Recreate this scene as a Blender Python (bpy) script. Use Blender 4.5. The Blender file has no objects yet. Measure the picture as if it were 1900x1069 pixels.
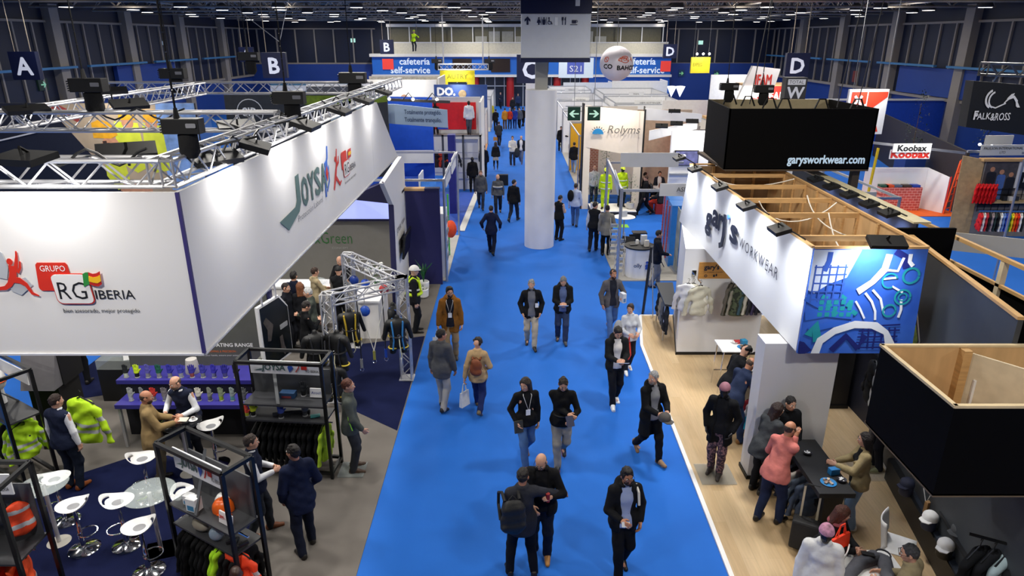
import bpy, bmesh, math, random
import numpy as np
from mathutils import Vector, Matrix

R = random.Random(7)
SC = bpy.context.scene
COL = SC.collection
PI = math.pi

# ---------------------------------------------------------------- camera, world, exposure
cam = bpy.data.cameras.new('camera')
cam.lens = 24.006
cam.sensor_width = 36
cam.clip_end = 300
co = bpy.data.objects.new('camera', cam)
COL.objects.link(co)
co.location = (0, 0, 7.2)
co.rotation_euler = (PI / 2 - math.atan(463.5 / 1267), 0, 0)
SC.camera = co
vs = SC.view_settings
vs.view_transform = 'Standard'
vs.look = 'None'
vs.exposure = 0.0
vs.gamma = 1
vs.use_curve_mapping = False
wd = bpy.data.worlds.new('ambient_fill')
SC.world = wd
wd.use_nodes = True
wd.node_tree.nodes['Background'].inputs[0].default_value = (.55, .65, 1, 1)
wd.node_tree.nodes['Background'].inputs[1].default_value = .035  # dim bluish ambient fill, added to lift the blacks


def lamp(kind, loc, power, target=None, size=.5, color=(1, .97, .92), spread=None, cone=None, sizey=None):
 l = bpy.data.lights.new('lamp_light', kind)
 l.energy = power
 l.color = color
 if kind == 'AREA':
  l.shape = 'DISK' if sizey is None else 'RECTANGLE'
  l.size = size
  if sizey is not None:
   l.size_y = sizey
  if spread:
   l.spread = math.radians(spread)
 elif kind == 'POINT':
  l.shadow_soft_size = size
 elif kind == 'SPOT':
  l.spot_size = math.radians(cone or 90)
  l.spot_blend = .9
  l.shadow_soft_size = size
 o = bpy.data.objects.new('lamp_light', l)
 o.location = loc
 if target is not None:
  d = Vector(target) - Vector(loc)
  o.rotation_euler = d.to_track_quat('-Z', 'Y').to_euler()
 COL.objects.link(o)
 return o


# the hall's ceiling lamps: a grid of downlights under the roof trusses (their housings come with the roof)
LAMPS = [(x, y, 9.0) for y in (3, 11, 19, 27, 35, 43, 51, 59, 67, 75) for x in (-22.5, -13.5, -4.5, 4.5, 13.5, 22.5)]
for (x, y, z) in LAMPS:
 lamp('AREA', (x, y, z - .12), 300 if abs(x) < 20 else 140, size=.7, spread=172, color=(1, .95, .87))
 if y > 30:
  lamp('POINT', (x, y, z - .5), 32, size=.3)  # bare fill light added below each far lamp to brighten the roof trusses


# ---------------------------------------------------------------- materials
def lin(h):
 if not isinstance(h, str):
  return tuple(h)
 h = h.lstrip('#')
 if len(h) == 3:
  h = ''.join(c * 2 for c in h)
 out = []
 for i in (0, 2, 4):
  c = int(h[i:i + 2], 16) / 255
  out.append(c / 12.92 if c <= .04045 else ((c + .055) / 1.055) ** 2.4)
 return tuple(out)


MATS = {}


def mat(col, r=.6, m=0, var=.08, sc=6, bump=0, bsc=60, em=0, kind='plain', col2=None, stretch=(1, 1, 1), glass=0, spec=.5):
 key = (col, r, m, var, sc, bump, bsc, em, kind, col2, stretch, glass, spec)
 if key in MATS:
  return MATS[key]
 ma = bpy.data.materials.new(kind)
 ma.use_nodes = True
 nt = ma.node_tree
 N, L = nt.nodes, nt.links
 b = N['Principled BSDF']
 c = lin(col)
 b.inputs['Roughness'].default_value = r
 b.inputs['Metallic'].default_value = m
 b.inputs['Specular IOR Level'].default_value = spec
 b.inputs['Base Color'].default_value = (*c, 1)
 if glass:
  b.inputs['Alpha'].default_value = 1 - glass * .8
 if em:
  b.inputs['Emission Color'].default_value = (*c, 1)
  b.inputs['Emission Strength'].default_value = em
 if var or bump or kind != 'plain':
  tc = N.new('ShaderNodeTexCoord')
  mp = N.new('ShaderNodeMapping')
  mp.inputs['Scale'].default_value = stretch
  L.new(tc.outputs['Object'], mp.inputs['Vector'])
 if kind == 'brick':
  t = N.new('ShaderNodeTexBrick')
  t.inputs['Color1'].default_value = (*c, 1)
  t.inputs['Color2'].default_value = (*[x * .8 for x in c], 1)
  t.inputs['Mortar'].default_value = (*lin(col2), 1)
  t.inputs['Scale'].default_value = sc
  mp.inputs['Rotation'].default_value = (PI / 2, 0, 0)
  L.new(mp.outputs[0], t.inputs['Vector'])
  L.new(t.outputs[0], b.inputs['Base Color'])
  return MATS.setdefault(key, ma)
 if kind == 'planks':
  t = N.new('ShaderNodeTexBrick')
  t.inputs['Color1'].default_value = (*c, 1)
  t.inputs['Color2'].default_value = (*lin(col2), 1)
  t.inputs['Mortar'].default_value = (*[x * .8 for x in c], 1)
  t.inputs['Scale'].default_value = 1
  t.inputs['Mortar Size'].default_value = .002
  t.inputs['Brick Width'].default_value = 1.6
  t.inputs['Row Height'].default_value = .19
  mp.inputs['Rotation'].default_value = (0, 0, PI / 2)
  L.new(mp.outputs[0], t.inputs['Vector'])
  n = N.new('ShaderNodeTexNoise')
  n.inputs['Scale'].default_value = 3
  m2 = N.new('ShaderNodeMapping')
  m2.inputs['Scale'].default_value = (9, .7, 1)
  L.new(tc.outputs['Object'], m2.inputs['Vector'])
  L.new(m2.outputs[0], n.inputs['Vector'])
  mx = N.new('ShaderNodeMix')
  mx.data_type = 'RGBA'
  mx.blend_type = 'MULTIPLY'
  mx.inputs[0].default_value = .3
  L.new(t.outputs[0], mx.inputs[6])
  L.new(n.outputs['Fac'], mx.inputs[7])
  L.new(mx.outputs[2], b.inputs['Base Color'])
  return MATS.setdefault(key, ma)
 if var:
  n = N.new('ShaderNodeTexNoise')
  n.inputs['Scale'].default_value = sc
  n.inputs['Detail'].default_value = 3
  L.new(mp.outputs[0], n.inputs['Vector'])
  rp = N.new('ShaderNodeValToRGB')
  rp.color_ramp.elements[0].position = .3
  rp.color_ramp.elements[1].position = .7
  d = lin(col2) if col2 else tuple(min(1, x * (1 + var)) for x in c)
  rp.color_ramp.elements[0].color = (*[x * (1 - var) for x in c], 1) if not col2 else (*c, 1)
  rp.color_ramp.elements[1].color = (*d, 1)
  if kind == 'camo':
   rp.color_ramp.interpolation = 'CONSTANT'
   rp.color_ramp.elements[1].position = .5
  L.new(n.outputs['Fac'], rp.inputs[0])
  L.new(rp.outputs[0], b.inputs['Base Color'])
 if bump:
  n2 = N.new('ShaderNodeTexNoise')
  n2.inputs['Scale'].default_value = bsc
  n2.inputs['Detail'].default_value = 2
  L.new(mp.outputs[0], n2.inputs['Vector'])
  bp = N.new('ShaderNodeBump')
  bp.inputs['Strength'].default_value = bump
  bp.inputs['Distance'].default_value = .02
  L.new(n2.outputs['Fac'], bp.inputs['Height'])
  L.new(bp.outputs[0], b.inputs['Normal'])
 return MATS.setdefault(key, ma)


def cloth(col, **k):
 return mat(col, **{**dict(r=.85, var=.06 if sum(lin(col)) > 1 else .12, sc=9, bump=.45, bsc=14, spec=.2), **k})


def paint(col, r=.5):
 return mat(col, r=r, var=.03, sc=2)


def emit(col, s=1.0):
 return mat(col, var=0, em=s)


WHITE = paint('#e9e9ea', .55)
BLACK = mat('#0b0b0c', r=.5, var=.1, sc=4)
ALU = mat('#b9bcc2', r=.35, m=.75, var=.05)
STEEL = mat('#c9c9cc', r=.32, m=.55, var=.04)
CHROME = mat('#e2e2e4', r=.08, m=1, var=0)
NAVY = paint('#17184a', .6)
GLASS = mat('#e4f0f0', r=.12, var=0, glass=1, spec=.35)
INK = paint('#15161a', .6)
PINE = mat('#c79f6a', r=.6, var=.14, sc=3, stretch=(1, 1, 8))
PLY = mat('#cda878', r=.6, var=.12, sc=2, stretch=(3, 3, .6))
SKIN = mat('#c58f74', r=.5, var=.05, sc=30)
RED = paint('#c8281c')


# ---------------------------------------------------------------- mesh builder
def wloc(o):
 v = Vector((0, 0, 0))
 while o is not None:
  v += o.location
  o = o.parent
 return v


class MB:
 def __init__(s):
  s.v, s.f, s.m, s.c = [], [], [], 0

 def mat(s, i):
  s.c = i
  return s

 def add(s, vs, fs):
  b = len(s.v)
  s.v += [tuple(p) for p in vs]
  s.f += [[i + b for i in f] for f in fs]
  s.m += [s.c] * len(fs)
  return s

 def hexa(s, p):
  return s.add(p, [(0, 3, 2, 1), (4, 5, 6, 7), (0, 1, 5, 4), (1, 2, 6, 5), (2, 3, 7, 6), (3, 0, 4, 7)])

 def bx(s, x0, y0, z0, x1, y1, z1):
  return s.hexa([(x0, y0, z0), (x1, y0, z0), (x1, y1, z0), (x0, y1, z0), (x0, y0, z1), (x1, y0, z1), (x1, y1, z1), (x0, y1, z1)])

 def box(s, c, d, rz=0, rx=0, ry=0):
  Mx = Matrix.Translation(c) @ Matrix.Rotation(rz, 4, 'Z') @ Matrix.Rotation(rx, 4, 'X') @ Matrix.Rotation(ry, 4, 'Y')
  a, b, e = d[0] / 2, d[1] / 2, d[2] / 2
  P = [(-a, -b, -e), (a, -b, -e), (a, b, -e), (-a, b, -e), (-a, -b, e), (a, -b, e), (a, b, e), (-a, b, e)]
  return s.hexa([Mx @ Vector(p) for p in P])

 def frame(s, p, q):
  p, q = Vector(p), Vector(q)
  d = (q - p)
  d = d.normalized() if d.length > 1e-9 else Vector((0, 0, 1))
  u = d.cross(Vector((0, 0, 1)))
  u = Vector((1, 0, 0)) if u.length < 1e-4 else u.normalized()
  return p, q, d, u, u.cross(d)

 def bar(s, p, q, w, h=None):
  p, q, d, u, v = s.frame(p, q)
  h = h or w
  u, v = u * w / 2, v * h / 2
  return s.hexa([p - u - v, p + u - v, p + u + v, p - u + v, q - u - v, q + u - v, q + u + v, q - u + v])

 def tube(s, p, q, r, r2=None, n=8):
  p, q, d, u, v = s.frame(p, q)
  r2 = r if r2 is None else r2
  A = [(math.cos(2 * PI * i / n), math.sin(2 * PI * i / n)) for i in range(n)]
  P = [p + (u * c + v * t) * r for c, t in A] + [q + (u * c + v * t) * r2 for c, t in A]
  return s.add(P, [(i, (i + 1) % n, n + (i + 1) % n, n + i) for i in range(n)] + [list(range(n))[::-1], list(range(n, 2 * n))])

 def path(s, pts, r, n=6):
  pts = [Vector(p) for p in pts]
  rings = []
  u0 = None
  for i, p in enumerate(pts):
   d = (pts[min(i + 1, len(pts) - 1)] - pts[max(i - 1, 0)]).normalized()
   if u0 is None:
    u0 = d.cross(Vector((0.01, .02, 1)))
    u0 = Vector((1, 0, 0)) if u0.length < 1e-3 else u0
   u = (u0 - d * u0.dot(d)).normalized()
   u0 = u
   v = d.cross(u)
   rr = r[i] if isinstance(r, (list, tuple)) else r
   rings += [p + (u * math.cos(2 * PI * k / n) + v * math.sin(2 * PI * k / n)) * rr for k in range(n)]
  F = []
  for i in range(len(pts) - 1):
   F += [(i * n + k, i * n + (k + 1) % n, (i + 1) * n + (k + 1) % n, (i + 1) * n + k) for k in range(n)]
  m = len(pts) - 1
  return s.add(rings, F + [list(range(n))[::-1], list(range(m * n, m * n + n))])

 def ring(s, c, r, t, n=20, M=None):
  pts = []
  for i in range(n + 1):
   p = Vector((r * math.cos(2 * PI * i / n), r * math.sin(2 * PI * i / n), 0))
   pts.append(Vector(c) + (M @ p if M else p))
  return s.path(pts, t, 6)

 def lathe(s, prof, c=(0, 0, 0), n=16, sx=1, sy=1):
  P = []
  for (r, z) in prof:
   P += [(c[0] + r * sx * math.cos(2 * PI * k / n), c[1] + r * sy * math.sin(2 * PI * k / n), c[2] + z) for k in range(n)]
  F = []
  for i in range(len(prof) - 1):
   F += [(i * n + k, i * n + (k + 1) % n, (i + 1) * n + (k + 1) % n, (i + 1) * n + k) for k in range(n)]
  m = len(prof) - 1
  return s.add(P, F + [list(range(n))[::-1], list(range(m * n, m * n + n))])

 def ell(s, c, r, n=12, m=8, M=None):
  if not isinstance(r, (tuple, list)):
   r = (r, r, r)
  P = []
  for i in range(m + 1):
   a = -PI / 2 + PI * i / m
   for k in range(n):
    p = Vector((r[0] * math.cos(a) * math.cos(2 * PI * k / n), r[1] * math.cos(a) * math.sin(2 * PI * k / n), r[2] * math.sin(a)))
    P.append(Vector(c) + (M @ p if M else p))
  F = []
  for i in range(m):
   F += [(i * n + k, i * n + (k + 1) % n, (i + 1) * n + (k + 1) % n, (i + 1) * n + k) for k in range(n)]
  return s.add(P, F)

 def poly(s, pts):
  return s.add(pts, [list(range(len(pts)))])

 def prism(s, pts, vec):
  n = len(pts)
  v = Vector(vec)
  P = [Vector(p) for p in pts]
  nrm = Vector((0, 0, 0))
  for i in range(n):
   nrm += P[i].cross(P[(i + 1) % n])
  if nrm.dot(v) < 0:
   P = P[::-1]
  return s.add(P + [p + v for p in P], [list(range(n))[::-1], list(range(n, 2 * n))] + [(i, (i + 1) % n, n + (i + 1) % n, n + i) for i in range(n)])

 def build(s, name, mats, parent=None, smooth=False, bevel=0):
  if not isinstance(mats, (list, tuple)):
   mats = [mats]
  me = bpy.data.meshes.new(name)
  V = np.array(s.v, dtype=float)
  o = bpy.data.objects.new(name, me)
  if parent is not None:
   V = V - np.array(wloc(parent))
   o.parent = parent
  else:
   b = np.array([(V[:, 0].min() + V[:, 0].max()) / 2, (V[:, 1].min() + V[:, 1].max()) / 2, V[:, 2].min()])
   V = V - b
   o.location = b
  me.from_pydata([tuple(p) for p in V], [], s.f)
  for m_ in mats:
   me.materials.append(m_)
  if len(mats) > 1:
   me.polygons.foreach_set('material_index', s.m)
  if smooth:
   me.polygons.foreach_set('use_smooth', [True] * len(s.f))
   me.set_sharp_from_angle(angle=math.radians(38))
  me.update()
  COL.objects.link(o)
  if bevel:
   bm = o.modifiers.new('edge', 'BEVEL')
   bm.width = bevel
   bm.segments = 2
   bm.limit_method = 'ANGLE'
  return o


def tag(o, label, cat, group=None):
 o['label'] = label
 o['category'] = cat
 if group:
  o['group'] = group
 return o


def thing(name, label, cat, loc=(0, 0, 0), group=None):
 o = bpy.data.objects.new(name, None)
 o.location = loc
 o.empty_display_size = .1
 COL.objects.link(o)
 return tag(o, label, cat, group)


def struct(o):
 o['kind'] = 'structure'
 return o


def dup(src, loc=None, rz=None, label=None, group=None, scale=None):
 def cp(o, par):
  c = o.copy()
  COL.objects.link(c)
  if par is not None:
   c.parent = par
  for ch in o.children:
   cp(ch, c)
  return c
 c = cp(src, None)
 if loc is not None:
  c.location = loc
 if rz is not None:
  c.rotation_euler = (0, 0, rz)
 if label:
  c['label'] = label
 if group:
  c['group'] = group
 if scale:
  c.scale = (scale,) * 3 if not isinstance(scale, tuple) else scale
 return c


def recolor(o, names, m):
 """give this copy's own parts another material"""
 for ch in [o] + list(o.children_recursive):
  if ch.type == 'MESH' and ch.name.split('.')[0] in names:
   for sl in ch.material_slots:
    sl.link = 'OBJECT'
    sl.material = m
 return o


# ---------------------------------------------------------------- flat work on a face: lettering and emblems
class Fr:
 def __init__(s, O, u, v):
  s.O, s.u = Vector(O), Vector(u).normalized()
  v = Vector(v)
  s.v = (v - s.u * v.dot(s.u)).normalized()
  s.n = s.u.cross(s.v)

 def p(s, a, b, c=0.0):
  return s.O + s.u * a + s.v * b + s.n * c


CAPH = .72


def text(body, h, fr, x, y, m, parent=None, name='lettering', align='LEFT', w=None, bold=0, shear=0, ext=.006, gap=.004, space=1):
 cu = bpy.data.curves.new('t', 'FONT')
 cu.body = body
 cu.size = 1
 cu.extrude = .0
 cu.offset = min(bold, 0)
 cu.shear = shear
 cu.resolution_u = 2
 cu.space_character = space
 ob = bpy.data.objects.new('t', cu)
 me = bpy.data.meshes.new_from_object(ob)
 V = np.array([v.co[:] for v in me.vertices])
 k = h / CAPH
 V *= k
 x0, x1 = V[:, 0].min(), V[:, 0].max()
 kx = 1
 if w:
  kx = w / (x1 - x0)
 V[:, 0] = (V[:, 0] - x0) * kx
 W = (x1 - x0) * kx
 ox = x - (W if align == 'RIGHT' else W / 2 if align == 'CENTER' else 0)
 b = MB()
 F = [list(f.vertices) for f in me.polygons]
 e = max(bold, 0) * k
 for i, (dx, dy) in enumerate([(0, 0)] + ([(math.cos(a) * e, math.sin(a) * e) for a in [j * PI / 4 for j in range(8)]] if e else [])):
  b.add([fr.p(ox + p[0] + dx, y + p[1] + dy, gap + i * .0003) for p in V], F)
 bpy.data.objects.remove(ob)
 bpy.data.curves.remove(cu)
 bpy.data.meshes.remove(me)
 o = b.build(name, m, parent)
 return o


def flat(fr, polys, m, parent=None, name='emblem', gap=.004, x=0, y=0, s=1, th=.004):
 b = MB()
 for i, pl in enumerate(polys):
  pts = [fr.p(x + a * s, y + c * s, gap + i * .00006) for a, c in pl]
  b.prism(pts, fr.n * th)
 return b.build(name, m, parent)


def rrect(x0, y0, x1, y1, r, n=5):
 out = []
 for cx, cy, a0 in ((x1 - r, y1 - r, 0), (x0 + r, y1 - r, 90), (x0 + r, y0 + r, 180), (x1 - r, y0 + r, 270)):
  for i in range(n + 1):
   a = math.radians(a0 + 90 * i / n)
   out.append((cx + r * math.cos(a), cy + r * math.sin(a)))
 return out


def disc(x, y, r, n=20, ry=None):
 return [(x + r * math.cos(2 * PI * i / n), y + (ry or r) * math.sin(2 * PI * i / n)) for i in range(n)]


def arc(x, y, r, w, a0, a1, n=14):
 A = [math.radians(a0 + (a1 - a0) * i / n) for i in range(n + 1)]
 return [(x + (r + w) * math.cos(a), y + (r + w) * math.sin(a)) for a in A] + [(x + r * math.cos(a), y + r * math.sin(a)) for a in reversed(A)]


def stroke(pts, w):
 """a band of width w along 2D points (w may be a list)"""
 L, Rr = [], []
 for i, p in enumerate(pts):
  a, b = pts[max(i - 1, 0)], pts[min(i + 1, len(pts) - 1)]
  dx, dy = b[0] - a[0], b[1] - a[1]
  d = math.hypot(dx, dy) or 1
  ww = (w[i] if isinstance(w, (list, tuple)) else w) / 2
  L.append((p[0] - dy / d * ww, p[1] + dx / d * ww))
  Rr.append((p[0] + dy / d * ww, p[1] - dx / d * ww))
 return L + Rr[::-1]

# ---------------------------------------------------------------- people: smooth bodies and clothes from distance fields
def unit(v):
 return v / (np.linalg.norm(v) + 1e-9)


def V3(*a):
 return np.array(a, dtype=float)


class Field:
 def __init__(s, lo, hi, h, fine=()):
  s.ax = []
  for k in range(3):
   x, out = lo[k], []
   while x < hi[k]:
    out.append(x)
    st = h
    for (a, b, f) in fine:
     if a[k] - f <= x <= b[k]:
      st = min(st, f)
     elif x < a[k] < x + st:
      st = max(f, a[k] - x)
    x += st
   out.append(x)
   s.ax.append(np.array(out))
  s.F = np.full([len(a) for a in s.ax], .2, dtype=np.float32)

 def blk(s, lo, hi):
  sl, g = [], []
  for k in range(3):
   i, j = np.searchsorted(s.ax[k], (lo[k], hi[k]))
   sl.append(slice(max(i - 1, 0), j + 1))
   sh = [1, 1, 1]
   sh[k] = -1
   g.append(s.ax[k][sl[-1]].astype(np.float32).reshape(sh))
  return tuple(sl), g

 def put(s, sl, d, k, op):
  a = s.F[sl]
  if op == 'u':
   h = np.clip(.5 + .5 * (d - a) / k, 0, 1) if k > 0 else (d > a) * 1.0
   s.F[sl] = d + (a - d) * h - k * h * (1 - h)
  elif op == 's':
   s.F[sl] = np.maximum(a, -d)
  else:
   s.F[sl] = np.maximum(a, d)

 def cap(s, a, b, ra, rb, k=.02, op='u', flat=None):
  """tapered capsule; flat = (side vector, squash) squeezes it along a direction"""
  a, b = np.asarray(a, float), np.asarray(b, float)
  r = max(ra, rb) + max(.05, 2 * k)
  if flat is not None and flat[1] > 1:
   r *= flat[1]
  sl, g = s.blk(np.minimum(a, b) - r, np.maximum(a, b) + r)
  q = [g[i] - a[i] for i in range(3)]
  d = b - a
  L2 = float(d @ d) + 1e-9
  t = np.clip((q[0] * d[0] + q[1] * d[1] + q[2] * d[2]) / L2, 0, 1)
  e = [q[i] - t * d[i] for i in range(3)]
  rr = ra + (rb - ra) * t
  if flat is None:
   D = np.sqrt(e[0] ** 2 + e[1] ** 2 + e[2] ** 2) - rr
  else:
   n, f = flat
   w = e[0] * n[0] + e[1] * n[1] + e[2] * n[2]
   e2 = e[0] ** 2 + e[1] ** 2 + e[2] ** 2 - w * w
   D = (np.sqrt(np.maximum(e2 + (w / f) ** 2, 0)) - rr) * min(1, f)
  s.put(sl, D, k, op)

 def ell(s, c, r, fr=None, k=.02, op='u'):
  c = np.asarray(c, float)
  m = max(r) + max(.05, 2 * k)
  sl, g = s.blk(c - m, c + m)
  q = [g[i] - c[i] for i in range(3)]
  if fr is not None:
   q = [q[0] * v[0] + q[1] * v[1] + q[2] * v[2] for v in fr]
  k0 = np.sqrt((q[0] / r[0]) ** 2 + (q[1] / r[1]) ** 2 + (q[2] / r[2]) ** 2)
  k1 = np.sqrt((q[0] / r[0] ** 2) ** 2 + (q[1] / r[1] ** 2) ** 2 + (q[2] / r[2] ** 2) ** 2) + 1e-6
  s.put(sl, k0 * (k0 - 1) / k1, k, op)

 def wob(s, amp, fr):
  g = [s.ax[k].astype(np.float32).reshape([-1 if i == k else 1 for i in range(3)]) for k in range(3)]
  for _ in range(3):
   d = [R.uniform(-1, 1) * fr for _ in range(3)]
   s.F = s.F + amp * np.sin(g[0] * d[0] + g[1] * d[1] + g[2] * d[2] * 1.3 + R.uniform(0, 6))

 def plane(s, p, n):
  """keep the side that n points away from"""
  g = [s.ax[k].astype(np.float32).reshape([-1 if i == k else 1 for i in range(3)]) for k in range(3)]
  s.F = np.maximum(s.F, (g[0] - p[0]) * n[0] + (g[1] - p[1]) * n[1] + (g[2] - p[2]) * n[2])

 def mesh(s):
  F = s.F
  I = F < 0
  ax = s.ax
  cnt = np.zeros([n - 1 for n in F.shape], dtype=np.int8)
  for dx in (0, 1):
   for dy in (0, 1):
    for dz in (0, 1):
     cnt += I[dx:F.shape[0] - 1 + dx, dy:F.shape[1] - 1 + dy, dz:F.shape[2] - 1 + dz]
  act = (cnt > 0) & (cnt < 8)
  ci = np.argwhere(act)
  if not len(ci):
   return np.zeros((0, 3)), np.zeros((0, 4), int)
  idx = np.full(act.shape, -1, dtype=np.int64)
  idx[act] = np.arange(len(ci))
  val, pos = {}, {}
  for o in np.ndindex(2, 2, 2):
   c = ci + o
   val[o] = F[c[:, 0], c[:, 1], c[:, 2]]
   pos[o] = np.stack([ax[k][c[:, k]] for k in range(3)], 1)
  S_, n_ = np.zeros((len(ci), 3)), np.zeros(len(ci))
  for o in np.ndindex(2, 2, 2):
   for k in range(3):
    if o[k] == 0:
     q = list(o)
     q[k] = 1
     q = tuple(q)
     m = (val[o] < 0) != (val[q] < 0)
     t = (val[o] / (val[o] - val[q] + 1e-12))[m][:, None]
     S_[m] += pos[o][m] + t * (pos[q][m] - pos[o][m])
     n_[m] += 1
  Vt = S_ / n_[:, None]
  Q = []
  for k in range(3):
   a, b = [slice(None)] * 3, [slice(None)] * 3
   a[k], b[k] = slice(0, -1), slice(1, None)
   x = I[tuple(a)] != I[tuple(b)]
   e = np.argwhere(x)
   u, v = (k + 1) % 3, (k + 2) % 3
   ok = (e[:, u] > 0) & (e[:, v] > 0) & (e[:, u] < F.shape[u] - 1) & (e[:, v] < F.shape[v] - 1)
   e = e[ok]
   fl = I[e[:, 0], e[:, 1], e[:, 2]]
   cc = []
   for du, dv in ((1, 1), (0, 1), (0, 0), (1, 0)):
    c = e.copy()
    c[:, u] -= du
    c[:, v] -= dv
    cc.append(idx[c[:, 0], c[:, 1], c[:, 2]])
   q = np.stack(cc, 1)
   q[~fl] = q[~fl][:, ::-1]
   Q.append(q)
  return Vt, np.concatenate(Q)


def fmesh(F, name, m, parent, xf):
 V, Q = F.mesh()
 if not len(V):
  return None
 V = xf(V)
 me = bpy.data.meshes.new(name)
 me.vertices.add(len(V))
 me.vertices.foreach_set('co', V.astype(np.float32).ravel())
 me.loops.add(len(Q) * 4)
 me.loops.foreach_set('vertex_index', Q.astype(np.int32).ravel())
 me.polygons.add(len(Q))
 me.polygons.foreach_set('loop_start', np.arange(0, len(Q) * 4, 4, dtype=np.int32))
 me.polygons.foreach_set('use_smooth', np.ones(len(Q), dtype=bool))
 me.update(calc_edges=True)
 me.validate()
 me.materials.append(m)
 o = bpy.data.objects.new(name, me)
 o.parent = parent
 COL.objects.link(o)
 return o


def ik(a, b, l1, l2, hint):
 d = b - a
 L = np.linalg.norm(d)
 if L > (l1 + l2) * .998:
  b = a + d * ((l1 + l2) * .998 / L)
  d = b - a
  L = np.linalg.norm(d)
 x = (l1 * l1 - l2 * l2 + L * L) / (2 * L)
 hgt = math.sqrt(max(l1 * l1 - x * x, 0))
 u = d / L
 h = hint - u * (hint @ u)
 return a + u * x + unit(h) * hgt, b


ARMS = dict(down=(.25, .03, .85), swf=(.24, .2, .9), swb=(.26, -.16, .88), hold=(.07, .3, 1.12), chest=(.04, .24, 1.22), pocket=(.21, .1, .93),
   reach=(.3, .48, 1.2), table=(.16, .36, 1.08), phone=(.08, .28, 1.25), cross=(-.14, .2, 1.16), out=(.5, .3, 1.15), bag=(.27, .05, .86),
   face=(.05, .2, 1.42), back=(.12, -.2, 1.0), low=(.1, .26, .98), arm=(.16, .2, 1.1))
LEGS = dict(stand=((-.1, 0, .08, 0), (.1, 0, .08, 0)), walk=((-.07, .26, .085, -.12), (.08, -.3, .15, .6)), walk2=((-.08, -.3, .15, .6), (.07, .26, .085, -.12)),
   step=((-.08, .13, .08, 0), (.09, -.15, .1, .25)), step2=((-.09, -.15, .1, .25), (.08, .13, .08, 0)), wide=((-.17, .03, .08, 0), (.17, -.03, .08, 0)),
   cross=((-.02, .1, .08, 0), (.1, -.05, .08, 0)), sit=((-.12, .4, .08, 0), (.12, .42, .08, 0)), perch=((-.12, .3, .3, .2), (.12, .32, .3, .2)))
SKINS = dict(a='#cf9d83', b='#b98062', c='#8d5b43', d='#d9ac95')


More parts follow.
